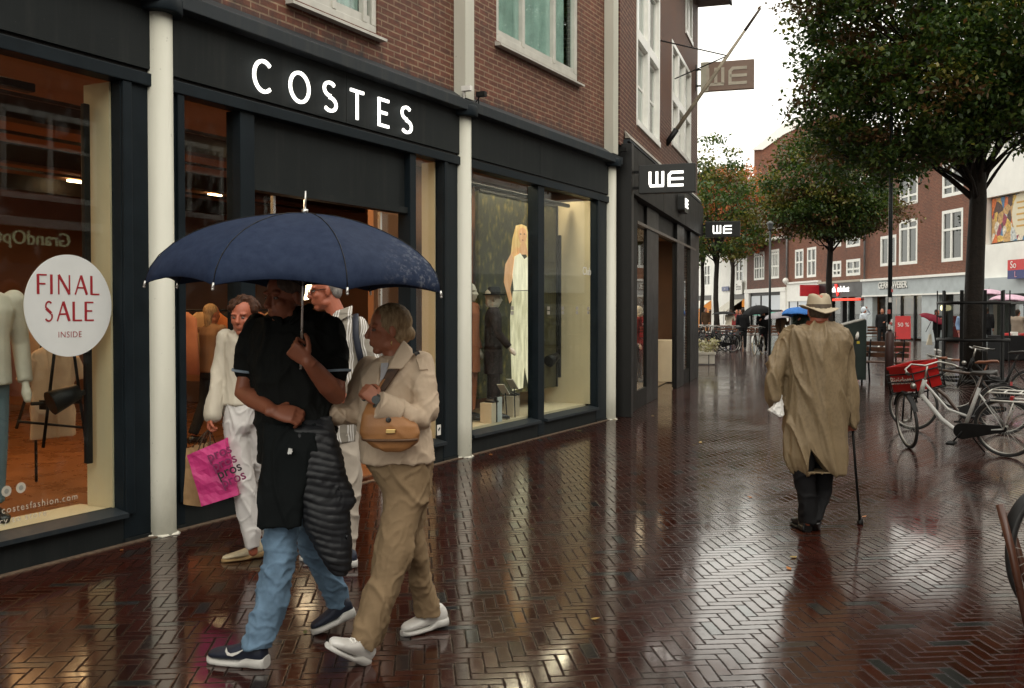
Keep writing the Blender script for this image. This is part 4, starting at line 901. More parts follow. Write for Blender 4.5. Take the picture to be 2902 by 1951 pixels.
# sandwich board
RED = mat('bright_red', (.56, .035, .035), .45, .1, 3, .05)
q = P(2560, 968, 52.5); sbd = empty('sandwich_board', (q.x, 52.5, 0), R(-12), 'bright red sandwich board with 50 % lettering outside the grey shopfront', 'sign board')
m = MB(); m.prism([(-.38, -.02, .1), (.38, -.02, .1), (.38, .12, 1.32), (-.38, .12, 1.32)], (0, .03, 0)); m.build('front_panel', RED, sbd); m = MB(); m.prism([(-.38, .32, .1), (.38, .32, .1), (.38, .17, 1.32), (-.38, .17, 1.32)], (0, .03, 0)); m.build('rear_panel', RED, sbd)
text('50 %', .30, Matrix.Translation((0, .045, .85)) @ Matrix.Rotation(R(83), 4, 'X'), 'lettering', WHITE, sbd, .003)
# planter
q = P(2001, 1035, 29.5); pe = empty('planter', (q.x - .1, 29.5, 0), 0, 'white box planter with pale dried flowers at the store corner', 'planter')
m = MB(); m.box(-.34, .36, 0, .5, .03, .30); m.build('box', CREAM, pe, .01); m = MB(); m.box(-.37, .39, -.03, .53, .30, .38); m.build('rim', CREAM, pe, .01); m = MB(); m.box(.17, .19, -.012, 0, .03, .30); m.build('seam', BLK, pe)
rg = random.Random(5); cl = [Vector((rg.uniform(-.33, .42), rg.uniform(.0, .5), .42 + rg.random() * .32)) for _ in range(46)]
me = leaves(cl, 16, .05, .09, 31, lambda c: rg.choice((0, 1, 1, 2)), .8)
for mm in (leaf_mat('dry_leaf', [(0, (.10, .08, .05)), (1, (.2, .16, .10))]), leaf_mat('pale_bloom', [(0, (.55, .50, .40)), (1, (.42, .36, .28))]), leaf_mat('pale_bloom2', [(0, (.30, .24, .18)), (1, (.5, .46, .38))])): me.materials.append(mm)
link(bpy.data.objects.new('flowers', me), pe)
# dark green street container
q0 = P(2410, 1085, 22.0); gb = empty('street_cabinet', (q0.x, 22.0, 0), R(-8), 'dark green sloping-topped street cabinet right of the raincoat man', 'cabinet')
GRN = mat('dark_green_metal', (.012, .022, .018), .35, .25, 3, .1)
m = MB(); m.prism([(-.34, 0, .08), (.34, 0, .08), (.34, 0, 1.40), (.30, 0, 1.43), (-.34, 0, 1.25)], (0, .55, 0)); m.build('body', GRN, gb, .02)
m = MB(); m.prism([(-.34, -.012, 1.235), (.30, -.012, 1.415), (.30, -.012, 1.435), (-.34, -.012, 1.258)], (0, .57, 0)); m.build('top_edge', mat('worn_metal_edge', (.32, .31, .28), .4, .2, 5, 0), gb)
m = MB(); m.tube([(.12, -.02, .98), (.13, -.05, 1.06), (.15, -.02, 1.14)], [.03, .04, .02], 8); m.build('handle', WHITE, gb); m = MB(); m.box(.13, .19, -.004, 0, .88, .94); m.build('yellow_sticker', mat('yellow_sticker', (.5, .4, .03), .5, .1, 3, 0), gb)
# benches
WOOD = mat('wet_bench_wood', (.09, .04, .022), .35, .4, 4, .3)
def bench(u, Y, rz, label, ln=1.7, grp=None):
    q = P(u, 1000, Y); e = empty('park_bench', (q.x, Y, 0), R(rz), label, 'bench', grp)
    for k in range(4): m = MB(); m.box(-ln / 2, ln / 2, -.22 + k * .115, -.12 + k * .115, .44, .47); m.build('seat_slat', WOOD, e, .008)
    for k in range(3): m = MB(); m.box(-ln / 2, ln / 2, .27 + k * .02, .295 + k * .02, .55 + k * .13, .65 + k * .13); m.build('back_slat', WOOD, e, .008)
    for x in (-ln / 2 + .12, ln / 2 - .12):
        m = MB(); m.tube([(x, -.2, 0), (x, -.18, .43), (x, .22, .43), (x, .34, .95)], .022, 8); m.tube([(x, .28, 0), (x, .2, .43)], .022, 8); m.tube([(x, -.2, .43), (x, -.22, .64), (x, .1, .68), (x, .27, .66)], .018, 8); m.build('iron_end', BLK, e)
    return e
bench(2500, 22.4, -40, 'dark bench right behind the green cabinet', 1.0)
bench(2478, 44, 8, 'far bench in front of the white pier beyond the cabinet', 2.0, None)
bench(2128, 47, 4, 'red-brown bench behind the cream tyred bicycle', 3.4, None)

# ================================================================== bicycles
TYRE = mat('black_tyre', (.012, .012, .012), .6, .3, 10, .2); CHROME = mat('dull_chrome', (.38, .37, .34), .32, .15, 9, .05, 40, metal=.9); SADB = mat('brown_leather', (.17, .060, .028), .4, .3, 7, .3)
SADK = mat('black_saddle', (.02, .018, .016), .4, .3, 7, .2); CRT = mat('cream_tyre', (.42, .34, .22), .6, .2, 8, .1); SILVF = mat('silver_white_frame', (.42, .42, .40), .28, .12, 6, .05)
def bicycle(loc, yaw, lean, frame_m, label, r=.345, tyre=TYRE, saddle=SADK, steer=0, crate=None, rack=None, rr=.019, simple=False, group=None, step=True, wb=1.10, sz=1.0):
    """local x: forwards, z up; rear hub at x=0"""
    e = empty('bicycle', loc, 0, label, 'bicycle', group); e.rotation_euler = (R(lean), 0, yaw); WB = wb
    def wheel(x, st=0):
        tm = MB(); n = 40; rs = []
        for k in range(n):
            a = 2 * PI * k / n; c = Vector((math.cos(a) * (r - rr), 0, math.sin(a) * (r - rr))); rs.append(tm.ring(c, c.normalized() * rr, (0, rr, 0), 8))
        rs.append(rs[0]); tm.rings(rs, 0, False); w_ = tm.build('wheel', tyre, e); w_.location = (x, 0, r); w_.rotation_euler = (0, 0, st)
        rm = MB(); rs = []
        for k in range(n):
            a = 2 * PI * k / n; c = Vector((math.cos(a) * (r - rr * 2.1), 0, math.sin(a) * (r - rr * 2.1))); rs.append(rm.ring(c, c.normalized() * .007, (0, .013, 0), 6))
        rs.append(rs[0]); rm.rings(rs, 0, False)
        if not simple:
            for k in range(32):
                a = 2 * PI * k / 32; s = (-1) ** k; rm.tube([(math.cos(a + s * .25) * .028, s * .022, math.sin(a + s * .25) * .028), (math.cos(a) * (r - .045), 0, math.sin(a) * (r - .045))], .0013, 4)
        rm.tube([(0, -.05, 0), (0, .05, 0)], .022, 10); rm.build('rim', CHROME, w_); return w_
    wheel(0); wheel(WB, steer)
    z0 = r; bb = Vector((.44, 0, r - .06)); st = Vector((.25, 0, r + .44)); hd0 = Vector((WB - .17, 0, r + .30)); hd1 = Vector((WB - .235, 0, r + .50))
    f = MB(); dn = [hd0 + Vector((-.01, 0, .03)), hd0.lerp(bb, .45) + Vector((-.02, 0, -.09 if step else 0)), bb + Vector((.10, 0, .0)), bb]
    f.tube(dn, .026, 10); f.tube([bb, st], .022, 10)
    if step: f.tube([hd1 + Vector((.01, 0, -.03)), hd1.lerp(bb, .5) + Vector((-.04, 0, -.05)), bb.lerp(st, .32)], .016, 8)
    else: f.tube([hd1, st], .018, 8)
    for s in (-1, 1): f.tube([bb + Vector((0, s * .03, 0)), (0, s * .06, r)], .010, 6); f.tube([st.lerp(bb, .1), (0, s * .06, r)], .008, 6)
    f.tube([hd0, hd1], .027, 10); f.build('frame', frame_m, e)
    k = MB(); ca, sa = math.cos(steer), math.sin(steer); ax = Vector((WB - .06, 0, 0))
    def sv(x, y, z): d = Vector((x - WB, y, 0)); return Vector((WB + d.x * ca - d.y * sa, d.x * sa + d.y * ca, z))
    for s in (-1, 1): k.tube([sv(WB, s * .05, r), sv(WB - .09, s * .045, r + .33)], .011, 6)
    k.tube([sv(WB - .09, -.05, r + .34), sv(WB - .09, .05, r + .34)], .014, 6); k.tube([sv(WB - .09, 0, r + .33), hd0], .014, 6); k.build('fork', BLK, e)
    hb = MB(); hx, hz = WB - .27, r + .66; hb.tube([hd1, (hx, 0, hz)], .013, 8); pts = [(-.20, -.30, -.02), (-.05, -.27, .0), (.06, -.16, .03), (.05, 0, .0), (.06, .16, .03), (-.05, .27, .0), (-.20, .30, -.02)]
    hb.tube([(hx + (a * ca - b * sa), a * sa + b * ca, hz + c) for a, b, c in pts], .011, 8); hbo = hb.build('handlebar', CHROME, e)
    for s in (0, -1):
        a = pts[s]; b = pts[1 if s == 0 else -2]; gq = MB(); gq.tube([(hx + (p_[0] * ca - p_[1] * sa), p_[0] * sa + p_[1] * ca, hz + p_[2]) for p_ in ((a[0] - .03, a[1], a[2]), ((a[0] + b[0]) / 2, (a[1] + b[1]) / 2, a[2]))], .017, 8); gq.build('grip', saddle, hbo)
    sd_ = MB(); sp_ = st + Vector((-.05, 0, .14)); sd_.tube([st, sp_], .012, 8)
    rs = []
    for x, wd, h in ((-.14, .02, .0), (-.12, .085, .022), (-.05, .095, .02), (.03, .05, .008), (.11, .024, .006), (.15, .012, -.004)): rs.append(sd_.ring(sp_ + Vector((x, 0, .02 + h)), (0, wd, 0), (0, 0, .022 if wd > .015 else .008), 12))
    sd_.rings(rs); sd_.build('saddle', saddle, e)
    for x, a0, a1, stt in ((0, 20, 200, 0), (WB, 20, 150, steer)):
        mg = MB(); rs = []; n = 18
        for q_ in range(n + 1):
            a = R(a0 + (a1 - a0) * q_ / n); dx, dz = math.cos(a) * (r + .018), math.sin(a) * (r + .018); c = [(dx, -.028, dz - .008), (dx * 1.012, 0, dz * 1.012), (dx, .028, dz - .008)]
            rs.append([Vector((p_[0], p_[1], p_[2])) for p_ in c])
        mg.rings(rs, cap=False, closed=False); o = mg.build('mudguard', BLK if tyre is TYRE else mat('pale_guard', (.5, .5, .46), .3, .1, 4, 0), e); o.location = (x, 0, r); o.rotation_euler = (0, 0, stt)
    cr = MB(); cr.lathe((bb.x, .045, bb.z), [(.085, 0), (.085, .006)], 20, ax=(1, 0, 0), ay=(0, 0, 1), az=(0, 1, 0))
    for s in (-1, 1): cr.tube([bb + Vector((0, s * .06, 0)), bb + Vector((s * .10, s * .07, -s * .13))], .009, 6); cr.box(bb.x + s * .10 - .045, bb.x + s * .10 + .045, s * .12 - .05, s * .12 + .05, bb.z - s * .13 - .012, bb.z - s * .13 + .012)
    cr.build('crank', BLK, e)
    ch = MB(); ch.prism([(px, .042, pz_) for px, pz_ in [(q[0] + .0, q[1] + r - .0) for q in arc(0, 0, .035, .035, 90, 270, 6)] + [(q[0] + bb.x, q[1] + bb.z) for q in arc(0, 0, .095, .095, -90, 90, 8)]], (0, .018, 0)); ch.build('chain_guard', BLK, e, .004); li = MB(); li.box(-.10, -.07, -.03, .03, r * 2 - .02, r * 2 + .03); li.build('rear_light', mat('rear_light_red', (.3, .01, .01), .3, .1, 5, 0), e); li = MB(); li.ball((WB - .10, 0, r + .42), .035); li.build('headlight', CHROME, e)
    ks = MB(); ks.tube([bb + Vector((-.06, .0, -.03)), (bb.x - .16, -.17, .01 + math.sin(R(lean)) * .17)], .010, 6); ks.build('kickstand', BLK, e)
    if rack:
        rk = MB(); zt = r * 2 + .08
        for s in (-.07, .07): rk.tube([(-.34, s, zt), (.14, s, zt)], .009, 6); rk.tube([(-.34, s, zt), (-.34, s, zt - .09)], .009, 6); rk.tube([(-.34, s, zt - .09), (.12, s, zt - .09)], .009, 6); rk.tube([(-.12, s, zt - .09), (0, s * .9, r)], .007, 6)
        for x in (-.34, -.18, -.02, .14): rk.tube([(x, -.07, zt), (x, .07, zt)], .009, 6)
        rk.build('rack', rack, e)
    return e
F11 = G(2553, 1268); R11 = G(2852, 1296)
yaw = math.atan2(F11.y - R11.y, F11.x - R11.x)
b1 = bicycle((R11.x, R11.y, 0), yaw, -9, SILVF, 'silver step-through bicycle carrying the red crate, parked front right', r=.33, steer=R(-48), rack=mat('white_rack', (.62, .61, .56), .35, .08, 5, 0), step=True, wb=1.08)
# bicycle behind it with the brown saddle
b2o = G(2800, 1235); b2 = bicycle((b2o.x + .25, b2o.y + .1, 0), yaw + .28, 5, mat('dark_brown_frame', (.05, .028, .018), .3, .2, 5, 0), 'dark bicycle with a brown leather saddle behind the silver bicycle', r=.33, saddle=SADB, steer=R(-12), wb=1.1, step=False)
b3o = G(2905, 1170); bicycle((b3o.x + .1, b3o.y, 0), yaw + .15, 4, BLK, 'black bicycle at the right edge beyond the tree guard bicycles', r=.34, steer=R(20), group=None)
# red crate and its carrier on the front of the silver bicycle
hub = F11; fx = Vector((math.cos(yaw), math.sin(yaw), 0)); sx_ = Vector((-fx.y, fx.x, 0))
cb_ = Vector(P(2592, 1066, F11.y + .1)); ce = empty('delivery_crate', cb_, 0, 'bright red plastic crate with white lettering in the front carrier', 'crate'); ce.rotation_euler = (R(6), R(12), yaw + R(58))
REDC = mat('red_plastic', (.33, .010, .009), .32, .15, 4, .05)
m = MB(); a, b, h = .175, .225, .155
for q in ((-a, -a + .012, -b, b), (a - .012, a, -b, b), (-a + .012, a - .012, -b, -b + .012), (-a + .012, a - .012, b - .012, b)): m.box(*q, -h, h)
m.box(-a + .012, a - .012, -b + .012, b - .012, -h, -h + .012)
m.build('box', REDC, ce, .004); m = MB()
for q in ((-a - .01, -a, -b - .01, b + .01), (a, a + .01, -b - .01, b + .01), (-a, a, -b - .01, -b), (-a, a, b, b + .01)): m.box(*q, h - .035, h + .003)
m.build('rim', REDC, ce)
text('Bicicletta', .125, Matrix.Translation((a + .003, .0, -.02)) @ Matrix.Rotation(R(90), 4, 'Z') @ Matrix.Rotation(R(90), 4, 'X'), 'lettering', WHITE, ce, .001)
cf = MB(); 
for z in (-h - .02, -.03, .06): 
    for y in (-b - .025, b + .025): cf.tube([(-a - .02, y, z), (a + .025, y, z)], .009, 6)
    for x in (-a - .02, a + .025): cf.tube([(x, -b - .025, z), (x, b + .025, z)], .009, 6)
for x in (-a - .02, 0, a + .025):
    for y in (-b - .025, b + .025): cf.tube([(x, y, -h - .02), (x, y, .06)], .008, 6)
for x, y in ((-.1, -.05), (-.1, .05), (.08, 0)): cf.tube([(x, y, -h - .02), (x * .6, y, -h - .16)], .010, 6)
cf.build('front_carrier', BLK, ce)
# bicycle far: cream tyres, and the dark cluster
fw = G(2114, 1010); rw = G(2172, 1006); fy = math.atan2(fw.y - rw.y, fw.x - rw.x)
bicycle((rw.x, rw.y + .6, 0), math.atan2(fw.y - rw.y - .6, fw.x - rw.x), 3, mat('bronze_frame', (.06, .05, .035), .35, .2, 4, 0), 'brown bicycle with cream tyres standing beside the thin lamp post', r=.34, tyre=CRT, steer=R(6), simple=True, rr=.017, wb=.98)
rg = random.Random(12)
for k, (u, Y, yw, lb) in enumerate(((2075, 38.5, 200, 'nearest dark bicycle of the cluster left of the cream tyred bicycle'), (2055, 39.3, 215, 'second dark bicycle in the parked cluster by the slender tree'), (2040, 40.2, 190, 'third dark bicycle in the parked cluster, handlebar turned'), (2092, 40.0, 240, 'dark bicycle hidden right of the parked cluster'), (1996, 37.0, 160, 'dark bicycle behind the white planter'), (2027, 41.5, 230, 'farthest dark bicycle of the parked cluster'))):
    q = P(u, 1000, Y); bicycle((q.x, Y, 0), R(yw), rg.uniform(-6, 6), BLK, lb, r=.34, steer=R(rg.uniform(-30, 30)), simple=True, group='dark bicycles parked by the slender tree', rack=BLK)
# near right edge: bicycle wheel held between two brown bars
nw = P(2985, 1572, 5.25); e = bicycle((nw.x + .93, 5.25 + .50, 0), R(208), 4, BLK, 'black bicycle cut off by the right edge, front wheel in a brown stand', r=.335, steer=0, rr=.024, wb=1.06)
st_ = empty('bicycle_stand', (P(2860, 1600, 5.2).x, 5.2, 0), 0, 'brown slanting bicycle stand bars at the lower right edge', 'bicycle stand'); iv = inv_of(st_)
BRW = mat('brown_painted_steel', (.075, .030, .018), .3, .3, 5, .1)
m = MB(); m.tube([P(2833, 1430, 5.12), P(2868, 1565, 5.06), P(2915, 1790, 4.98)], .020, 10); m.build('bar', BRW, st_, 0, iv)
m = MB(); m.tube([P(2853, 1452, 5.30), P(2893, 1590, 5.27), P(2945, 1760, 5.24)], .020, 10); m.build('bar', BRW, st_, 0, iv)
# ================================================================== people: tools
def z3(x, y): return 480 + x / 2.24, 600 + y / 2.24
def z4(x, y): return 480 + x / 2.0882, 1200 + y / 2.0882
def z8(x, y): return 900 + x / 3.015, 780 + y / 3.015
def z2(x, y): return 2100 + x / 2.09, 800 + y / 2.09
def W(cv, x, y, Y): return P(*cv(x, y), Y)
def sil(mb, cv, rows, n=26, e=2.3, cap=True):
    """stack of level ovals: (y, x-left, x-right, distance, half depth)"""
    rs = []
    for y, a, b, Y, hd in rows:
        l, r = W(cv, a, y, Y), W(cv, b, y, Y); c = (l + r) / 2; rs.append(mb.ring(c, (r - l) / 2, (0, hd, 0), n, e))
    mb.rings(rs, cap=cap)
def limb(mb, pts, n=16): mb.tube([p for p, r in pts], [r for p, r in pts], n); mb.ball(pts[0][0], pts[0][1]); mb.ball(pts[-1][0], pts[-1][1])
def basis(F_, U=(0, 0, 1)):
    F_ = Vector(F_).normalized(); U = Vector(U); U = (U - F_ * U.dot(F_)).normalized(); S = F_.cross(U); return F_, U, S
def head(mb, C_, F_, k=1.0, U=(0, 0, 1), ears=True):
    F_, U, S = basis(F_, U); M = Matrix((S, F_, U)).transposed(); c = Vector(C_)
    def at(f, u, s=0): return c + (F_ * f + U * u + S * s) * k
    mb.ball(at(-.012, .035), .074 * k, .094 * k, .088 * k, 18, 12, M=M); mb.ball(at(.022, -.035), .060 * k, .070 * k, .082 * k, 18, 12, M=M); mb.ball(at(.058, -.098), .030 * k, .026 * k, .020 * k, M=M)
    for s in (-1, 1):
        mb.ball(at(.058, -.022, s * .036), .024 * k, .026 * k, .024 * k, M=M); mb.ball(at(.072, .030, s * .030), .027 * k, .016 * k, .010 * k, M=M)
        mb.ball(at(.000, -.075, s * .045), .022 * k, .040 * k, .026 * k, M=M)
        if ears: mb.ball(at(-.008, -.006, s * .077), .011 * k, .018 * k, .032 * k, M=M)
    mb.tube([at(.082, .022), at(.102, -.012), at(.108, -.026)], [.009 * k, .012 * k, .016 * k], 10); mb.ball(at(.104, -.027), .017 * k, .014 * k, .012 * k, M=M)
    mb.ball(at(.084, -.056), .026 * k, .014 * k, .008 * k, M=M); mb.ball(at(.082, -.068), .023 * k, .014 * k, .008 * k, M=M)
    return at
def eyes(par, at, k, iv, M=None):
    for s in (-1, 1):
        m = MB(); m.ball(at(.0745, .006, s * .031), .0115 * k, .0115 * k, .0075 * k); m.build('eye', mat('eye_white', (.16, .12, .10), .3, .05, 5, 0), par, 0, iv); m = MB(); m.ball(at(.0815, .006, s * .031), .0050 * k); m.build('iris', BLK, par, 0, iv)
def hand(mb, w_, D, N, T, curl=(.5, .6, .5), k=1.0, th=.6, spread=.0):
    """w_: wrist, D: towards the knuckles, N: where the palm faces, T: thumb side"""
    D = Vector(D).normalized(); N = Vector(N); N = (N - D * N.dot(D)).normalized(); T0 = Vector(T); T = (T0 - D * T0.dot(D) - N * T0.dot(N)).normalized(); w_ = Vector(w_)
    rs = [mb.ring(w_ + D * d * k, T * a * k, N * b * k, 14, 2.6) for d, a, b in ((-.03, .026, .020), (.0, .027, .019), (.03, .037, .018), (.06, .042, .016), (.088, .040, .013))]; mb.rings(rs)
    mb.ball(w_ + (D * .035 + T * .022 + N * .010) * k, .02 * k)
    for i, (o, L_) in enumerate(((.031, .072), (.0105, .080), (-.0105, .074), (-.030, .058))):
        p = w_ + (D * .082 + T * o) * k; d = (D + T * spread * (1.5 - i) * .1).normalized(); pts = [p]; a = 0
        for j, f in enumerate((.46, .30, .24)):
            a += curl[j] * (1 + .07 * i); q = d * math.cos(a) + N * math.sin(a); p = p + q * L_ * f * k; pts.append(p)
        mb.tube(pts, [.0100 * k, .0095 * k, .0085 * k, .0065 * k], 8); mb.ball(pts[-1], .0068 * k); mb.ball(pts[1], .0098 * k)
    p = w_ + (D * .022 + T * .030 + N * .006) * k; q1 = (D * .6 + T * .75 + N * .2).normalized(); q2 = (D * .8 + T * (.5 - th) + N * th * 1.2).normalized()
    a = p + q1 * .036 * k; b = a + (q1 + q2).normalized() * .03 * k; c = b + q2 * .025 * k; mb.tube([p, a, b, c], [.013 * k, .011 * k, .0105 * k, .008 * k], 8); mb.ball(c, .0085 * k)
def shoe(par, iv, heel, toe, up, upm, solem, wd=.047, h=.085, st=.028, mid=None, hh=1.0, name='shoe', lace=None, k=1.0):
    heel, toe = Vector(heel), Vector(toe); L_ = toe - heel; ln = L_.length; d = L_ / ln; U = Vector(up); U = (U - d * U.dot(d)).normalized(); S = d.cross(U)
    pf = ((0.0, .026, .062), (.03, .036, .080), (.12, .040, h), (.28, .038, h * 1.0), (.42, .040, h * .86), (.58, .045, h * .66), (.74, wd, h * .52), (.88, wd * .9, h * .42), (.96, wd * .62, h * .32), (1.0, wd * .25, h * .2))
    m = MB(); rs = []
    for t_, a, hh_ in pf: rs.append(m.ring(heel + d * ln * t_ + U * (st + hh_ / 2), S * a, U * hh_ / 2, 16, 2.4))
    m.rings(rs); m.ball(heel + d * ln * .16 + U * (st + h * .75), .036, .036, .035); o = cloth(m, name, upm, par, .005, 3)
    m = MB(); rs = []
    for t_, a, hh_ in pf: rs.append(m.ring(heel + d * ln * (t_ * 1.03 - .015) + U * (st * .55 + (.012 if t_ < .3 else 0)), S * (a + .005), U * (st * .55 + (.012 if t_ < .3 else 0)), 16, 3.2))
    m.rings(rs); s = m.build('sole', solem, o, 0, iv)
    if lace:
        for q in range(4):
            c = heel + d * ln * (.42 + q * .07) + U * (st + h * (.90 - q * .10)); m = MB(); m.tube([c - S * .022 - U * .004, c + U * .004, c + S * .022 - U * .004], .004, 6); m.build('lace', lace, o, 0, iv)
        c = heel + d * ln * .40 + U * (st + h * .95); m = MB(); m.tube([c, c + S * .02 + U * .012, c + S * .035 - U * .006, c + S * .012], .0035, 6); m.tube([c, c - S * .02 + U * .012, c - S * .035 - U * .006, c - S * .012], .0035, 6); m.build('lace', lace, o, 0, iv)
    return o, d, U, S
def skinmat(name, c): return mat(name, c, .5, .10, 14, .12, 120)
SK1 = skinmat('tanned_skin', (.27, .092, .048)); SK2 = skinmat('light_skin', (.36, .135, .075)); SK3 = skinmat('ruddy_skin', (.36, .105, .055))
def person(loc, label): return empty('person', loc, 0, label, 'person')
def strands(mb, base, dirs, r, rg, n, ln): pass
def hairmat(name, c, c2, sc=(1, 1, 1)):
    t = NT(name); n = t.noise(70, 4, t.obj((1, 1, .18))); return t.fin(t.mix(t.ramp(n, .3, .7), c, c2), .55, t.bump(n, .5, .01), spec=.15)
# ------------------------------------------------------------------ umbrella
def umbrella(apex, R_, drop, mt, label, axis=(0, 0, 1), a0=0, hand_p=None, shaft_to=None, mats=None, n=8, scal=.09, tip=.07, simple=False, group=None):
    apex = Vector(apex); ax = Vector(axis).normalized(); X = ax.orthogonal().normalized(); X = (Vector((1, 0, 0)) - ax * ax.x).normalized(); Yv = ax.cross(X)
    e = empty('umbrella', apex, 0, label, 'umbrella', group); iv = inv_of(e); m = MB(); nr, ns = 14, 8; N_ = n * ns
    def pt(t_, a, off=0):
        k_ = (a / (2 * PI / n)) % 1; s = math.sin(PI * k_); rad = R_ * math.sin(t_ * PI / 2 * .98) / math.sin(PI / 2 * .98); z = -drop * (1 - math.cos(t_ * PI / 2)) ** .92
        s = s ** .75; rad *= 1 - scal * s * t_ ** 1.3; z += .042 * R_ * s * t_ ** 3 - .018 * s * math.sin(t_ * PI) + .002 * math.sin(a * 7 + t_ * 9)
        return apex + (X * math.cos(a + a0) + Yv * math.sin(a + a0)) * (rad - off) + ax * (z - off * 1.2)
    rs = []
    for i in range(nr + 1):
        t_ = .02 + .98 * i / nr; rs.append([pt(t_, 2 * PI * j / N_) for j in range(N_)])
    for i in range(nr, -1, -1):
        t_ = .02 + .98 * i / nr; rs.append([pt(t_, 2 * PI * j / N_, .0025) for j in range(N_)])
    m.rings(rs, 0, True); m.build('canopy', mt, e, 0, iv)
    low = shaft_to if shaft_to is not None else apex - ax * .75; low = Vector(low)
    m = MB(); m.tube([apex + ax * .01, low], .0055 if not simple else .012, 8); m.build('shaft', mats[0], e, 0, iv)
    m = MB(); m.tube([apex, apex + ax * .02], .014, 10); m.tube([apex + ax * .015, apex + ax * (tip + .03)], [.0055, .0035], 8); m.build('ferrule', mats[0], e, 0, iv)
    for j in range(n):
        a = 2 * PI * j / n; m = MB(); m.tube([pt(.02 + .98 * q / 6, a, .006) for q in range(7)], .0022 if not simple else .006, 5); rb = m.build('rib', mats[1], e, 0, iv)
        if not simple:
            sm_ = MB(); sm_.tube([pt(.02 + .98 * q / 8, a, -.0012) for q in range(9)], .0020, 5); sm_.build('seam', mats[1], rb, 0, iv)
            p1 = pt(1, a); d = (p1 - pt(.93, a)).normalized(); t_ = MB(); t_.tube([p1 - d * .008, p1 + d * .016], [.005, .0055], 8); t_.ball(p1 + d * .017, .0056); t_.build('rib_tip', mats[0], rb, 0, iv)
            st_ = MB(); st_.tube([pt(.5, a, .01), apex - ax * .33 * R_ / .68], .0018, 5); st_.build('stretcher', mats[1], rb, 0, iv)
    return e
PLAST = mat('tip_plastic_white', (.62, .60, .54), .35, .05, 5, 0)

# ================================================================== man with the blue umbrella
def fab(name, c, rough=.8, sc=5, bsc=260, bump=.25, var=.15, c2=None): return mat(name, c, rough, var, sc, bump, bsc, c2=c2, dist=.002, spec=.15)
SHIRTB = fab('black_polo_cotton', (.0075, .0085, .008)); DENIM = fab('light_blue_denim', (.13, .21, .30), var=.3, sc=9); NAVY = mat('navy_knit_shoe', (.008, .013, .030), .6, .2, 8, .3, 180)
WSOLE = mat('white_foam_sole', (.52, .51, .48), .5, .12, 12, .1); PUFF = mat('black_quilted_nylon', (.006, .0075, .010), .5, .25, 6, .2, 60)
o1 = G(745, 1905); m1 = person((P(830, 1500, 4.7).x, 4.7, 0), 'man in black polo and light jeans holding the blue umbrella, face in shadow'); iv = inv_of(m1)
mb = MB(); hc = P(808, 843, 4.66); at = head(mb, hc, (-.62, -.76, -.14), 1.03)
limb(mb, [(hc + Vector((.012, .02, -.05)), .052), (P(832, 935, 4.70), .062)])
shL, shR = W(z3, 560, 760, 4.74), W(z3, 1020, 760, 4.70); elL = W(z3, 472, 1150, 4.68); wrL = W(z3, 662, 1268, 4.50); elR = W(z3, 1056, 1165, 4.58); gp = W(z3, 800, 850, 4.42); gD = Vector((-.70, -.12, .60)).normalized(); gN = Vector((.35, .90, .25)); gN = (gN - gD * gN.dot(gD)).normalized(); wrR = gp - gD * .088 - gN * .034
limb(mb, [(shL, .05), (shL.lerp(elL, .5), .050), (elL, .045), (elL.lerp(wrL, .3), .047), (elL.lerp(wrL, .7), .037), (wrL, .029)])
limb(mb, [(shR, .05), (shR.lerp(elR, .5), .052), (elR, .050), (elR.lerp(wrR, .3), .049), (elR.lerp(wrR, .7), .040), (wrR, .031)])
sil(mb, z3, [(700, 600, 980, 4.70, .09), (1000, 560, 1030, 4.70, .10), (1300, 590, 1020, 4.70, .10), (1450, 580, 1030, 4.70, .10)])
hipA, hipB = W(z4, 640, 200, 4.70), W(z4, 850, 200, 4.76)
limb(mb, [(hipA, .08), (W(z4, 650, 750, 4.60), .055), (W(z4, 520, 1300, 4.50), .04)]); limb(mb, [(hipB, .08), (W(z4, 880, 780, 4.95), .05), (W(z4, 990, 1075, 5.05), .04)])
hand(mb, wrL, (.97, -.08, -.16), (.05, .75, -.6), (.1, -.4, .95), (.62, .8, .5), 1.12, .9)
hand(mb, wrR, gD, gN, (.45, .15, .85), (1.25, 1.25, .8), 1.08, 1.0)
cloth(mb, 'body', SK1, m1, .0055, 2)
eyes(m1, at, 1.03, iv)
mb = MB(); mb.ball(hc + Vector((.01, .012, .055)), .083, .10, .070, 20, 14); cloth(mb, 'hair', hairmat('grey_brown_hair', (.06, .045, .035), (.12, .095, .075)), m1, .006, 2, [(40, 40, 40, .002)])
mb = MB()
sil(mb, z3, [(612, 690, 900, 4.70, .06), (645, 630, 985, 4.70, .085), (700, 535, 1040, 4.70, .115), (780, 505, 1065, 4.70, .135), (900, 510, 1068, 4.69, .14), (1050, 528, 1068, 4.68, .145), (1200, 540, 1058, 4.68, .15), (1350, 552, 1052, 4.68, .15), (1500, 556, 1060, 4.68, .14), (1590, 560, 1060, 4.68, .13)])
limb(mb, [(W(z3, 555, 745, 4.72), .068), (W(z3, 510, 880, 4.70), .062), (W(z3, 484, 1005, 4.69), .058)]); limb(mb, [(W(z3, 1022, 745, 4.70), .07), (W(z3, 1055, 880, 4.65), .066), (W(z3, 1062, 1000, 4.62), .062)])
cloth(mb, 'polo_shirt', SHIRTB, m1, .008, 4, [(7, 7, 5, .016), (18, 18, 10, .006)])
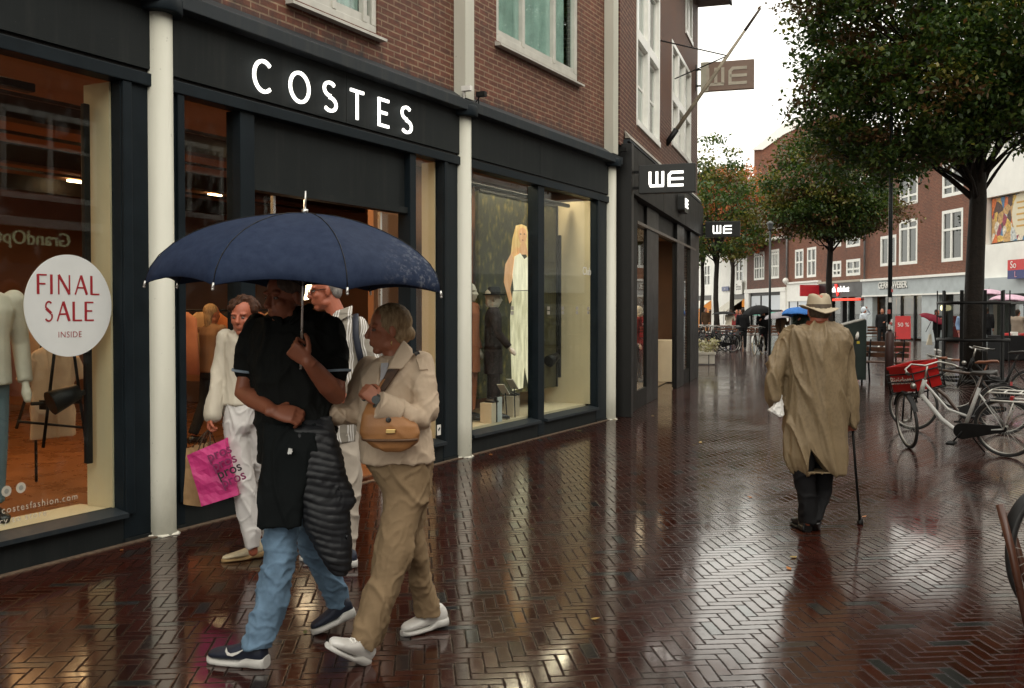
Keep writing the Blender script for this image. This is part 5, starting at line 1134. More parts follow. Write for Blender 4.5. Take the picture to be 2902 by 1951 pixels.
for c, r_, d in ((W(z3, 478, 1012, 4.69), .060, Vector((-.12, 0, -1))), (W(z3, 1064, 1012, 4.615), .064, Vector((.05, -.1, -1)))):
    m = MB(); d.normalize(); a_ = d.orthogonal().normalized(); b_ = d.cross(a_); m.rings([m.ring(c + d * q, a_ * r_ * s, b_ * r_ * s, 24) for q, s in ((-.006, 1.0), (.0, 1.03), (.006, 1.0))]); m.build('sleeve_trim', mat('pale_blue_trim', (.26, .34, .42), .6, .1, 5, 0), m1, 0, iv)
mb = MB(); c = W(z3, 775, 640, 4.69)
for s in (-1, 1): mb.tube([c + Vector((s * .075, .05, .035)), c + Vector((s * .085, -.02, .025)), c + Vector((s * .05, -.085, -.02)), c + Vector((s * .015, -.115, -.055))], [.02, .026, .026, .012], 10, flat=.5)
cloth(mb, 'collar', SHIRTB, m1, .006, 2)
mb = MB()
sil(mb, z4, [(180, 545, 790, 4.70, .11), (330, 545, 785, 4.68, .11), (480, 548, 775, 4.65, .105), (630, 558, 762, 4.62, .095), (800, 562, 745, 4.58, .088), (950, 530, 716, 4.56, .083), (1100, 495, 692, 4.53, .080), (1200, 468, 655, 4.51, .078), (1280, 442, 620, 4.50, .077), (1325, 436, 592, 4.49, .074)])
sil(mb, z4, [(180, 700, 980, 4.78, .11), (400, 740, 985, 4.84, .105), (600, 765, 985, 4.90, .098), (750, 772, 972, 4.95, .09), (850, 830, 990, 4.99, .083), (950, 878, 1040, 5.02, .078), (1020, 905, 1056, 5.04, .074), (1080, 932, 1052, 5.05, .070)])
cloth(mb, 'jeans', DENIM, m1, .008, 3, [(8, 8, 5, .012, 5), (13, 13, 17, .008, -5), (30, 30, 36, .003)], seed=3)
o, d, U, S = shoe(m1, iv, G(752, 1897) + Vector((0, .02, 0)), G(600, 1874) + Vector((-.01, 0, 0)), (0, -.1, 1), NAVY, WSOLE, h=.088, st=.028)
def swoosh(par, iv, c, d, U, S, k=1.0, m=WHITE):
    pts = [(.055, .028), (.02, .002), (-.005, -.010), (-.028, -.008), (-.036, .008), (-.030, .024), (-.026, .006), (-.014, .0), (.012, .008)]
    q = MB(); q.prism([c + d * (-a * k) + U * (b * k) + S * .0 for a, b in pts], S * .003); q.build('side_mark', m, par, 0, iv)
hb_ = G(752, 1897) + Vector((0, .02, 0)); swoosh(o, iv, hb_ + d * .135 + U * .072 + S * -.048 * (1 if S.y > 0 else -1), d, U * 1.0, S * (-1 if S.y > 0 else 1), 1.15)
tb_ = G(888, 1800); hb2 = P(1004, 1748, 5.06); o, d, U, S = shoe(m1, iv, hb2, tb_, (-.3, 0, 1), NAVY, WSOLE, h=.084, st=.027)
m = MB(); c = W(z3, 800, 1370, 4.60)
# ---- dark jacket over his arm
jk = empty('jacket', W(z4, 800, 500, 4.5), 0, 'black quilted jacket hanging folded over the arm of the umbrella man', 'jacket'); ivj = inv_of(jk)
mb = MB(); sil(mb, z4, [(-60, 560, 880, 4.62, .03), (0, 548, 920, 4.57, .05), (60, 548, 930, 4.55, .06), (150, 552, 900, 4.53, .06), (300, 540, 840, 4.52, .05), (450, 524, 800, 4.51, .045), (560, 514, 790, 4.51, .04), (618, 510, 782, 4.51, .035)], e=3)
cloth(mb, 'lining_panel', fab('matt_black_lining', (.0055, .0075, .008)), jk, .007, 3, [(9, 9, 2.5, .012), (16, 16, 6, .004)], seed=5)
mb = MB(); sil(mb, z4, [(-40, 640, 960, 4.60, .04), (40, 680, 985, 4.56, .06), (150, 700, 1005, 4.55, .07), (300, 735, 1048, 4.55, .075), (400, 750, 1085, 4.55, .072), (475, 765, 1108, 4.55, .065), (520, 775, 1075, 4.55, .065), (620, 800, 1080, 4.55, .065), (720, 850, 1087, 4.55, .06), (800, 895, 1088, 4.55, .055), (860, 930, 1082, 4.55, .045), (905, 985, 1045, 4.55, .02)], e=2.4)
ob = cloth(mb, 'quilted_body', PUFF, jk, .006, 1)
me = ob.data
for v in me.vertices:
    q = v.co; s = (q.z * 1.0 + q.x * .18 + .02 * noise.noise(q * 6)) / .034; bul = abs(math.sin(s * PI)) ** .7; v.co += v.normal * (.0055 * bul - .004 + .004 * noise.noise(q * 30) + .012 * noise.noise(q * 8))
m = MB(); m.obox(W(z4, 714, 165, 4.455), (.008, 0, -.002), (0, .004, 0), (.002, 0, .012)); m.obox(W(z4, 714, 172, 4.452), (.010, 0, .006), (0, .003, 0), (-.002, 0, .004)); m.build('zip_pull', SILV, jk, 0, ivj)
# ---- the umbrella itself
UB = NT('blue_umbrella_cloth'); n1 = UB.noise(22, 6, rough=.7); fine = UB.noise(300, 2); sp_ = UB.n('SeparateXYZ'); UB.l(UB.obj(), sp_.inputs[0])
worn = UB.math('MULTIPLY', UB.ramp(UB.noise(34, 7, rough=.75), .50, .62), UB.ramp(sp_.outputs[0], .38, .60)); base_ = UB.mix(UB.ramp(n1, .3, .7), (.012, .020, .046), (.023, .035, .068))
UBM = UB.fin(UB.mix(UB.math('MULTIPLY', worn, .45), base_, (.30, .31, .34)), .7, UB.bump(fine, .15, .002), spec=.10)
apx = P(864, 606, 4.42); axu = Vector((.034, -.01, 1)).normalized()
umbrella(apx, .662, .330, UBM, 'large blue umbrella with white rib tips, scuffed on its right side', axu, R(26.5), shaft_to=apx - axu * .69, mats=[SILV, BLK])

# ================================================================== fair-haired woman in the beige jacket
BEI = fab('beige_cotton_jacket', (.52, .41, .30), var=.08); TAUPE = fab('taupe_trousers', (.235, .165, .095), var=.16, sc=3); LEATH = mat('tan_suede_bag', (.30, .135, .045), .55, .2, 8, .25, 140)
BLOND = hairmat('fair_hair', (.17, .11, .060), (.42, .31, .18)); SHW = mat('white_leather_shoe', (.60, .59, .56), .35, .08, 8, .1)
w2 = person((P(1110, 1500, 4.72).x, 4.72, 0), 'fair-haired woman with a bun in a cropped beige jacket and taupe trousers'); iv = inv_of(w2)
mb = MB(); hc = P(1098, 935, 4.72); at = head(mb, hc, (-.93, -.34, -.08), .95)
limb(mb, [(hc + Vector((.022, .0, -.05)), .046), (W(z8, 660, 720, 4.72), .052)])
s1, s2 = W(z8, 850, 800, 4.66), W(z8, 450, 800, 4.80); e1 = W(z8, 890, 1215, 4.60); w1 = W(z8, 520, 1085, 4.50)
limb(mb, [(s1, .04), (e1, .038), (w1, .026)]); limb(mb, [(s2, .04), (W(z8, 300, 1200, 4.72), .036), (W(z8, 120, 1190, 4.66), .03)])
sil(mb, z8, [(800, 480, 860, 4.72, .08), (1100, 420, 880, 4.72, .09), (1500, 400, 930, 4.72, .10)])
hA = W(z4, 1420, 240, 4.70); hB = W(z4, 1400, 240, 4.80); limb(mb, [(hA, .075), (W(z4, 1330, 760, 4.64), .055), (W(z4, 1160, 1290, 4.54), .036)]); limb(mb, [(hB, .075), (W(z4, 1455, 760, 4.9), .040), (W(z4, 1535, 1150, 5.02), .032)])
hand(mb, w1, (-.62, -.05, .62), (-.35, .8, -.4), (.5, .3, .7), (1.0, 1.1, .7), .92, .8); hand(mb, W(z8, 120, 1190, 4.66), (-.8, .3, .4), (0, .9, -.1), (0, 0, 1), (.7, .8, .5), .9)
cloth(mb, 'body', SK2, w2, .0055, 2); eyes(w2, at, .95, iv)
mb = MB(); c = hc; mb.ball(c + Vector((.020, .008, .040)), .098, .084, .088, 20, 14); mb.ball(c + Vector((.062, .01, -.010)), .052, .066, .070); mb.ball(P(1160, 946, 4.73), .032, .032, .034); mb.ball(P(1148, 940, 4.73), .026)
cloth(mb, 'hair', BLOND, w2, .006, 2, [(60, 60, 14, .003)])
mb = MB()
sil(mb, z8, [(660, 610, 800, 4.74, .05), (690, 540, 850, 4.73, .08), (740, 450, 905, 4.72, .115), (850, 375, 935, 4.72, .135), (950, 348, 940, 4.72, .14), (1100, 340, 935, 4.72, .145), (1250, 345, 955, 4.72, .15), (1400, 355, 985, 4.72, .155), (1500, 358, 996, 4.72, .155), (1585, 362, 998, 4.72, .15)], e=2.5)
limb(mb, [(W(z8, 880, 770, 4.68), .068), (W(z8, 912, 950, 4.63), .066), (W(z8, 915, 1150, 4.60), .064), (W(z8, 880, 1225, 4.58), .062), (W(z8, 760, 1200, 4.54), .058), (W(z8, 590, 1130, 4.50), .052)])
limb(mb, [(W(z8, 440, 790, 4.80), .062), (W(z8, 350, 980, 4.78), .06), (W(z8, 300, 1190, 4.72), .058), (W(z8, 180, 1200, 4.68), .052), (W(z8, 120, 1185, 4.66), .048)])
cloth(mb, 'jacket', BEI, w2, .007, 3, [(6, 6, 4, .011, 4), (13, 13, 9, .005, -6), (30, 30, 22, .002)], seed=8)
def patch(par, iv, cv, pts, mt, th=.012, name='flap', bev=.004):
    q = MB(); pp = [W(cv, *p_) for p_ in pts]; n_ = (pp[1] - pp[0]).cross(pp[2] - pp[0]).normalized()
    if n_.y < 0: n_ = -n_
    q.prism(pp, n_ * th); return q.build(name, mt, par, bev, iv)
patch(w2, iv, z8, [(738, 552, 4.66), (812, 628, 4.66), (818, 680, 4.62), (728, 795, 4.57), (606, 792, 4.565), (640, 712, 4.60)], BEI, .016, 'collar')
patch(w2, iv, z8, [(525, 690, 4.66), (600, 720, 4.62), (530, 930, 4.565), (480, 1010, 4.56), (520, 830, 4.58)], BEI, .014, 'lapel')
patch(w2, iv, z8, [(600, 800, 4.565), (700, 800, 4.56), (560, 1010, 4.545), (520, 960, 4.55)], mat('dark_print_scarf', (.06, .03, .015), .7, .6, 40, .2), .015, 'scarf')
patch(w2, iv, z8, [(540, 750, 4.60), (605, 745, 4.60), (600, 850, 4.575), (530, 930, 4.57)], fab('pale_striped_tee', (.38, .38, .40)), .01, 'tee_shirt')
patch(w2, iv, z8, [(825, 655, 4.655), (870, 648, 4.65), (905, 690, 4.63), (945, 806, 4.60), (872, 808, 4.585), (850, 730, 4.61)], BEI, .012, 'epaulette')
for q in ((852, 670, 4.64), (606, 1238, 4.438), (398, 1055, 4.57)):
    m = MB(); c = W(z8, *q); m.lathe(c, [(.001, 0), (.0115, 0), (.0125, .004), (.009, .006), (.001, .005)], 16, ax=(1, 0, 0), ay=(0, 0, 1), az=(0, -1, 0)); m.build('button', mat('horn_button', (.03, .028, .026), .3, .2, 5, 0), w2, 0, iv)
mb = MB(); a_, b_ = W(z8, 700, 1180, 4.52), W(z8, 510, 1105, 4.475); d = (b_ - a_).normalized(); limb_ = [(a_ + (b_ - a_) * t_, .062) for t_ in (0, .33, .66, 1)]; mb.tube([p for p, r in limb_], [.060, .063, .064, .066], 20); cloth(mb, 'turned_cuff', BEI, w2, .006, 3, [(14, 14, 14, .003)])
m = MB(); wc = w1 + (w1 - e1).normalized() * .012; dd = (w1 - e1).normalized(); a_ = dd.orthogonal().normalized(); b_ = dd.cross(a_); m.rings([m.ring(wc + dd * q, a_ * .034, b_ * .034, 20) for q in (-.009, .009)]); m.lathe(wc + Vector((.004, -.034, .01)), [(.019, 0), (.019, .007)], 16, ax=(1, 0, 0), ay=(0, 0, 1), az=(0, -1, 0)); m.build('wristwatch', mat('watch_grey', (.06, .07, .07), .25, .2, 6, 0), w2, 0, iv)
m = MB(); c = at(-.01, -.055, .082); c = hc + Vector((.028, -.075, -.05)); m.tube([c, c + Vector((0, 0, -.024))], .0022, 6); m.build('earring', mat('gold', (.7, .5, .2), .25, .1, 5, 0, metal=1), w2, 0, iv)
mb = MB()
sil(mb, z4, [(185, 1150, 1552, 4.72, .135), (250, 1165, 1556, 4.72, .14), (330, 1215, 1545, 4.71, .13), (400, 1258, 1535, 4.70, .115), (500, 1262, 1510, 4.68, .105), (600, 1242, 1480, 4.66, .10), (700, 1225, 1455, 4.64, .098), (800, 1210, 1430, 4.62, .095), (900, 1188, 1396, 4.60, .092), (1000, 1150, 1366, 4.58, .09), (1100, 1128, 1318, 4.56, .088), (1200, 1088, 1290, 4.55, .085), (1262, 1066, 1266, 4.54, .082), (1318, 1108, 1238, 4.54, .075)])
sil(mb, z4, [(185, 1300, 1550, 4.78, .12), (330, 1370, 1548, 4.80, .11), (450, 1385, 1530, 4.83, .10), (620, 1390, 1492, 4.87, .085), (750, 1412, 1518, 4.90, .08), (850, 1425, 1542, 4.93, .078), (950, 1420, 1566, 4.96, .078), (1050, 1438, 1600, 4.99, .078), (1132, 1450, 1616, 5.01, .076)])
cloth(mb, 'trousers', TAUPE, w2, .008, 3, [(7, 7, 2.2, .016, 3), (14, 14, 7, .007, -5), (26, 26, 22, .003)], seed=11)
shoe(w2, iv, P(1028, 1886, 4.55), P(926, 1838, 4.36), (.2, -.2, 1), SHW, WSOLE, h=.090, st=.021, lace=WHITE)
shoe(w2, iv, G(1262, 1775) + Vector((0, 0, .008)), G(1140, 1803), (0, 0, 1), SHW, WSOLE, h=.088, st=.021, lace=WHITE)
# ---- her shoulder bag
bg_ = empty('handbag', W(z8, 620, 1350, 4.5), 0, 'tan suede shoulder bag with a gold clasp under the fair-haired woman\'s arm', 'handbag'); ivb = inv_of(bg_)
mb = MB(); sil(mb, z8, [(1085, 440, 560, 4.53, .02), (1120, 415, 600, 4.52, .04), (1180, 380, 700, 4.50, .05), (1280, 362, 850, 4.49, .058), (1345, 358, 873, 4.49, .058), (1420, 408, 858, 4.49, .052), (1470, 470, 800, 4.49, .045), (1503, 570, 740, 4.49, .03)], e=3)
cloth(mb, 'body', LEATH, bg_, .006, 3, [(7, 7, 7, .005)])
mb = MB(); sil(mb, z8, [(1390, 372, 862, 4.485, .058), (1400, 378, 862, 4.485, .060), (1410, 384, 860, 4.485, .058)], e=3); mb.build('gusset', mat('dark_tan', (.10, .05, .022), .5, .2, 6, .1), bg_, 0, ivb)
m = MB(); m.obox(W(z8, 625, 1335, 4.425), (.021, 0, 0), (0, .004, 0), (.001, 0, .009)); m.build('clasp', mat('gold', (.7, .5, .2)), bg_, .002, ivb)
m = MB(); m.tube([W(z8, 440, 1110, 4.52), W(z8, 560, 900, 4.56), W(z8, 760, 690, 4.66), W(z8, 840, 760, 4.80), W(z8, 840, 1150, 4.86)], .011, 8, flat=.4); m.build('strap', LEATH, bg_, 0, ivb)

# ================================================================== woman in white behind, with the shopping bags
LIN = fab('off_white_linen', (.50, .455, .37), var=.10); WHT = fab('white_trousers', (.62, .60, .58), var=.07); ROPE = mat('cream_rope_shoe', (.50, .43, .29), .8, .2, 20, .6, 80)
w3 = person((P(690, 1500, 6.38).x, 6.38, 0), 'older woman in off-white knit and white trousers carrying the pink bag'); iv = inv_of(w3)
mb = MB(); hc = W(z3, 466, 672, 6.36); at = head(mb, hc, (-.12, -.98, -.10), .93); limb(mb, [(hc + Vector((0, .02, -.05)), .045), (W(z3, 480, 790, 6.40), .05)])
sh, el, wr = W(z3, 350, 810, 6.40), W(z3, 308, 1050, 6.36), W(z3, 262, 1300, 6.28)
limb(mb, [(sh, .038), (el, .034), (wr, .025)]); sh2 = W(z3, 600, 810, 6.42); limb(mb, [(sh2, .038), (W(z3, 640, 1050, 6.45), .034), (W(z3, 640, 1280, 6.40), .025)])
sil(mb, z3, [(820, 390, 580, 6.40, .08), (1100, 390, 560, 6.40, .09), (1250, 370, 560, 6.40, .10)])
limb(mb, [(W(z4, 395, 60, 6.38), .055), (W(z4, 445, 400, 6.34), .042), (W(z4, 496, 760, 6.34), .030)]); limb(mb, [(W(z4, 485, 60, 6.43), .05), (W(z4, 553, 400, 6.55), .042), (W(z4, 598, 760, 6.64), .030)])
hand(mb, wr, (-.15, -.1, -.95), (.9, .2, 0), (.1, -.9, 0), (.9, 1.1, .6), .9, .9); hand(mb, W(z3, 640, 1280, 6.40), (0, -.1, -1), (-.9, 0, 0), (0, -.9, 0), (.4, .5, .4), .9)
cloth(mb, 'body', SK3, w3, .006, 2); eyes(w3, at, .93, iv)
mb = MB(); rg = random.Random(2); mb.ball(hc + Vector((0, .035, .045)), .090, .085, .085)
for k in range(46):
    a, b = rg.uniform(0, 2 * PI), rg.uniform(-.25, 1.4); p_ = Vector((math.cos(a) * math.cos(b) * .090, .03 + math.sin(a) * math.cos(b) * .085, .045 + math.sin(b) * .080))
    if p_.y < -.03 and p_.z < .062: continue
    mb.ball(hc + p_, rg.uniform(.018, .028))
cloth(mb, 'hair', hairmat('dark_auburn_curls', (.030, .014, .008), (.075, .032, .018)), w3, .007, 1, [(40, 40, 40, .005)])
mb = MB(); sil(mb, z3, [(748, 420, 530, 6.41, .05), (775, 365, 585, 6.40, .085), (820, 345, 610, 6.40, .105), (920, 348, 600, 6.40, .115), (1060, 352, 580, 6.40, .115), (1160, 345, 578, 6.40, .12), (1222, 338, 576, 6.40, .125)], e=2.4)
limb(mb, [(W(z3, 352, 800, 6.40), .052), (W(z3, 330, 930, 6.38), .050), (W(z3, 310, 1060, 6.35), .048), (W(z3, 288, 1200, 6.31), .050), (W(z3, 274, 1296, 6.28), .052)])
limb(mb, [(W(z3, 600, 800, 6.42), .052), (W(z3, 640, 1060, 6.45), .048), (W(z3, 640, 1250, 6.42), .05)])
cloth(mb, 'knit_top', LIN, w3, .008, 3, [(8, 8, 2, .012, 2), (20, 20, 6, .004)], seed=21)
patch(w3, iv, z3, [(418, 750, 6.33), (445, 745, 6.31), (478, 830, 6.27), (448, 940, 6.27), (425, 880, 6.28)], mat('lace_trim', (.40, .35, .26), .8, .5, 60, .8, 60), .012, 'lace_edge')
mb = MB()
sil(mb, z4, [(-190, 340, 540, 6.41, .12), (-100, 328, 545, 6.40, .125), (0, 318, 540, 6.39, .12), (60, 322, 470, 6.38, .10), (200, 345, 480, 6.36, .085), (400, 382, 512, 6.34, .075), (520, 402, 524, 6.33, .07), (620, 424, 532, 6.33, .065), (735, 455, 535, 6.33, .055)])
sil(mb, z4, [(-60, 420, 560, 6.44, .12), (200, 460, 590, 6.48, .085), (400, 500, 610, 6.55, .075), (620, 540, 640, 6.62, .06), (720, 560, 640, 6.64, .055)])
cloth(mb, 'trousers', WHT, w3, .008, 3, [(8, 8, 3, .013, 3), (15, 15, 9, .006, -4)], seed=23)
shoe(w3, iv, G(742, 1578) + Vector((0, .0, 0)), G(630, 1594), (0, 0, 1), ROPE, mat('jute_sole', (.30, .20, .09), .9, .2, 20, .4), h=.060, st=.018, wd=.04)
shoe(w3, iv, G(790, 1548), G(700, 1560), (0, 0, 1), ROPE, mat('jute_sole', (.3, .2, .09)), h=.06, st=.018, wd=.04)
def paperbag(cvpts, Y, th, mt, label, name='shopping_bag', lines=None, hnd=None):
    c = W(z4, *cvpts[0], Y); e = empty(name, c, 0, label, 'bag'); ivb = inv_of(e); f = [W(z4, x, y, Y) for x, y in cvpts]; b = [p + Vector((0, th, 0)) for p in f]
    m = MB(); nx, ny = 9, 11; G_ = {}
    def S_(i, j, s):
        u_, v_ = i / nx, j / ny; p = f[0].lerp(f[1], u_).lerp(f[3].lerp(f[2], u_), v_); q = Vector((0, 0, 0)); q.y = (noise.noise(p * 11) * .016 + .010 * abs(noise.noise(p * 23))) * (1 if s else 1)
        bul = math.sin(PI * u_) * .012; return p + q + (Vector((0, th, 0)) if s else Vector((0, 0, 0))) + Vector((0, (bul if s else -bul), 0))
    for s in (0, 1):
        vs = [S_(i, j, s) for j in range(ny + 1) for i in range(nx + 1)]; m.add(vs, [(j * (nx + 1) + i, j * (nx + 1) + i + 1, (j + 1) * (nx + 1) + i + 1, (j + 1) * (nx + 1) + i) for j in range(ny) for i in range(nx)])
    for i0, col in ((0, 0), (nx, nx)):
        for j in range(ny):
            mid0, mid1 = (S_(col, j, 0) + S_(col, j, 1)) / 2, (S_(col, j + 1, 0) + S_(col, j + 1, 1)) / 2; inn = Vector((.012 if col == 0 else -.012, 0, 0)); mid0 += inn; mid1 += inn
            m.quad(S_(col, j, 0), S_(col, j + 1, 0), mid1, mid0); m.quad(mid0, mid1, S_(col, j + 1, 1), S_(col, j, 1))
    for i in range(nx): m.quad(S_(i, ny, 0), S_(i + 1, ny, 0), S_(i + 1, ny, 1), S_(i, ny, 1))
    m.build('paper_body', mt, e, 0, ivb)
    if hnd:
        for dy in (0, th): q = MB(); a_, b_ = f[0].lerp(f[1], .30) + Vector((0, dy, 0)), f[0].lerp(f[1], .62) + Vector((0, dy, 0)); q.tube([a_, a_.lerp(hnd, .8) + Vector((-.01, 0, 0)), Vector(hnd), b_.lerp(hnd, .8) + Vector((.01, 0, 0)), b_], .0035, 6); q.build('handle', mat('twisted_handle', (.07, .04, .02), .7, .2, 9, 0), e, 0, ivb)
    if lines:
        X_ = (f[1] - f[0]).normalized(); Z_ = (f[0] - f[3]).normalized(); N_ = X_.cross(Z_).normalized()
        if N_.y > 0: N_ = -N_
        Z_ = N_.cross(X_).normalized()
        for k, (tx, du, dv, mm) in enumerate(lines):
            o_ = f[0] + (f[1] - f[0]) * du + (f[3] - f[0]) * dv + N_ * .026; M = Matrix((X_, Z_, N_)).transposed().to_4x4(); M.translation = o_; text(tx, .088, ivb @ M, 'lettering', mm, e, .0008, 'LEFT', .0012)
    return e
KRAFT = mat('kraft_paper', (.33, .20, .09), .7, .15, 10, .3, 30); PINK = mat('hot_pink_paper', (.55, .032, .19), .45, .15, 7, .4, 22, dist=.01)
hp = wr + Vector((-.01, -.02, -.085))
paperbag([(98, 150), (225, 120), (190, 495), (80, 480)], 6.33, .12, KRAFT, 'brown kraft paper bag hanging behind the pink one', hnd=hp)
dk = mat('black_print', (.02, .015, .018), .6, .1, 5, 0); md = mat('magenta_print', (.20, .02, .09), .6, .1, 5, 0)
paperbag([(103, 190), (325, 95), (408, 425), (190, 492)], 6.20, .11, PINK, 'hot pink paper shopping bag printed with repeated pros lettering', lines=[('pros', .50, .20, md), ('pros', .56, .40, md), ('pros', .62, .58, dk), ('pros', .66, .76, md)], hnd=hp)

# ================================================================== man in the striped shirt
def stripe_mat():
    t = NT('striped_shirt_cloth'); s = t.n('SeparateXYZ'); t.l(t.obj(), s.inputs[0]); x = t.math('ADD', t.math('MULTIPLY', s.outputs[0], 11), t.math('MULTIPLY', s.outputs[1], 3)); x = t.math('ADD', x, t.math('MULTIPLY', t.noise(4, 2), .9))
    f = t.math('FRACT', x); g = t.math('MULTIPLY', t.math('LESS_THAN', f, .5), t.math('LESS_THAN', t.math('FRACT', t.math('MULTIPLY', f, 6.0)), .55)); h = t.math('MULTIPLY', t.math('LESS_THAN', t.math('FRACT', t.math('MULTIPLY', s.outputs[2], 5.2)), .35), .35)
    b_ = t.mix(h, (.25, .225, .185), (.14, .125, .10)); return t.fin(t.mix(g, b_, (.62, .60, .57)), .8, t.bump(t.noise(250, 2), .2, .002))
STR = stripe_mat()
m4 = person((P(960, 1500, 6.5).x, 6.5, 0), 'man with glasses in a striped shirt with a dark shoulder strap, half hidden'); iv = inv_of(m4)
mb = MB(); hc = W(z3, 990, 505, 6.5); at = head(mb, hc, (-.96, -.24, -.12), 1.02); limb(mb, [(hc + Vector((.03, 0, -.05)), .055), (W(z3, 1080, 690, 6.5), .06)])
sh = W(z3, 1215, 760, 6.46); limb(mb, [(sh, .045), (W(z3, 1280, 1000, 6.42), .04), (W(z3, 1150, 1200, 6.30), .03)]); limb(mb, [(W(z3, 960, 760, 6.6), .045), (W(z3, 900, 1000, 6.55), .04), (W(z3, 860, 1200, 6.45), .03)])
sil(mb, z3, [(740, 980, 1200, 6.5, .10), (1100, 980, 1200, 6.5, .11), (1450, 980, 1190, 6.5, .11)])
limb(mb, [(W(z4, 1040, 90, 6.48), .075), (W(z4, 1060, 480, 6.42), .055), (W(z4, 1055, 850, 6.40), .038)]); limb(mb, [(W(z4, 980, 90, 6.56), .075), (W(z4, 930, 480, 6.62), .055), (W(z4, 900, 840, 6.7), .038)])
hand(mb, W(z3, 1150, 1200, 6.30), (-.9, -.2, -.1), (0, 1, 0), (0, 0, 1), (.6, .8, .5)); hand(mb, W(z3, 860, 1200, 6.45), (-.7, -.2, -.6), (0, 1, 0), (0, 0, 1), (.6, .8, .5))
cloth(mb, 'body', SK3, m4, .006, 2); eyes(m4, at, 1.02, iv)
mb = MB(); mb.ball(hc + Vector((.035, .01, .045)), .085, .084, .078); mb.ball(hc + Vector((.075, .0, -.005)), .035, .06, .05); cloth(mb, 'hair', hairmat('grey_hair', (.16, .15, .14), (.30, .28, .26)), m4, .007, 2)
m = MB(); g0 = at(.096, .010, 0)
for s in (-1, 1): c = at(.098, .004, s * .033); m.tube([c + Vector((math.cos(q) * .006, math.cos(q) * .024 * .9, math.sin(q) * .018)) for q in [k * PI / 6 for k in range(13)]], .0022, 5); m.tube([at(.095, .012, s * .055), at(.0, .012, s * .082)], .0028, 5)
m.build('glasses', BLK, m4, 0, iv)
mb = MB(); sil(mb, z3, [(655, 1040, 1165, 6.5, .06), (690, 1000, 1215, 6.5, .095), (740, 970, 1245, 6.5, .12), (850, 955, 1245, 6.5, .135), (1000, 955, 1232, 6.5, .14), (1200, 955, 1225, 6.5, .145), (1350, 958, 1215, 6.5, .15), (1452, 960, 1205, 6.5, .15)], e=2.4)
limb(mb, [(W(z3, 1205, 735, 6.46), .066), (W(z3, 1255, 870, 6.44), .064), (W(z3, 1290, 990, 6.42), .062), (W(z3, 1200, 1130, 6.34), .055)]); limb(mb, [(W(z3, 975, 740, 6.58), .066), (W(z3, 900, 1000, 6.55), .06)])
cloth(mb, 'striped_shirt', STR, m4, .008, 3, [(6, 6, 4, .012), (15, 15, 8, .004)], seed=31)
patch(m4, iv, z3, [(1035, 665, 6.40), (1060, 635, 6.40), (1165, 600, 6.43), (1162, 650, 6.40), (1090, 690, 6.37)], STR, .016, 'collar')
m = MB(); m.tube([W(z3, 1180, 655, 6.46), W(z3, 1182, 700, 6.385), W(z3, 1182, 780, 6.36), W(z3, 1200, 880, 6.355), W(z3, 1225, 980, 6.36)], .022, 8, flat=.35, ref=(0, 1, 0)); m.build('shoulder_strap', mat('navy_strap', (.012, .016, .03), .6, .2, 5, 0), m4, 0, iv)
mb = MB(); sil(mb, z4, [(40, 955, 1125, 6.5, .13), (95, 950, 1128, 6.49, .12), (300, 985, 1138, 6.46, .095), (500, 995, 1122, 6.44, .085), (650, 1000, 1110, 6.42, .078), (800, 1005, 1100, 6.41, .07), (850, 1005, 1098, 6.41, .07)])
sil(mb, z4, [(40, 930, 1060, 6.54, .12), (300, 890, 1020, 6.60, .095), (600, 860, 970, 6.65, .08), (830, 850, 945, 6.70, .07)])
cloth(mb, 'trousers', fab('pale_grey_trousers', (.42, .37, .31), var=.1), m4, .008, 3, [(6, 6, 6, .012)], seed=33)
shoe(m4, iv, G(1010, 1607), G(915, 1616), (0, 0, 1), NAVY, WSOLE, h=.07); shoe(m4, iv, G(935, 1582), G(850, 1590), (0, 0, 1), NAVY, WSOLE, h=.07)

# ================================================================== old man in the raincoat, seen from behind
def rain_mat():
    t = NT('rain_spotted_coat'); n = t.noise(60, 5, t.obj((1, 1, .6)), .7); sp_ = t.n('SeparateXYZ'); t.l(t.obj(), sp_.inputs[0]); hi = t.ramp(t.math('ADD', sp_.outputs[2], t.math('MULTIPLY', t.noise(6, 3), .4)), .85, 1.60, (.25, .25, .25), (1, 1, 1))
    wet = t.math('MULTIPLY', t.ramp(n, .46, .60), hi); c = t.mix(t.ramp(t.noise(5, 4), .3, .7), (.185, .132, .070), (.235, .172, .096)); c = t.mix(t.math('MULTIPLY', wet, .55), (.205, .152, .082), (.36, .29, .185)) if False else t.mix(t.math('MULTIPLY', wet, .38), c, (.11, .078, .042))
    return t.fin(c, .62, t.bump(t.noise(260, 2), .2, .002))
COAT = rain_mat(); BLKT = fab('black_trousers', (.010, .010, .011)); FELT = mat('straw_felt_hat', (.42, .35, .245), .75, .12, 9, .5, 220)
m5 = person((P(2310, 1500, 7.3).x, 7.3, 0), 'old man in long rain-spotted raincoat and pale hat walking away with a cane'); iv = inv_of(m5)
mb = MB(); hc = W(z2, 462, 175, 7.34); at = head(mb, hc, (0, 1, -.15), 1.0); limb(mb, [(hc + Vector((0, -.02, -.05)), .062), (W(z2, 458, 270, 7.32), .072)])
sR, eR, wR_ = W(z2, 598, 345, 7.30), W(z2, 650, 560, 7.28), W(z2, 662, 812, 7.32); sL, eL, wL = W(z2, 285, 345, 7.30), W(z2, 180, 625, 7.28), W(z2, 222, 735, 7.42)
limb(mb, [(sR, .05), (eR, .042), (wR_, .03)]); limb(mb, [(sL, .05), (eL, .042), (wL, .03)])
sil(mb, z2, [(320, 310, 590, 7.3, .10), (700, 300, 580, 7.3, .12), (900, 300, 580, 7.3, .12)])
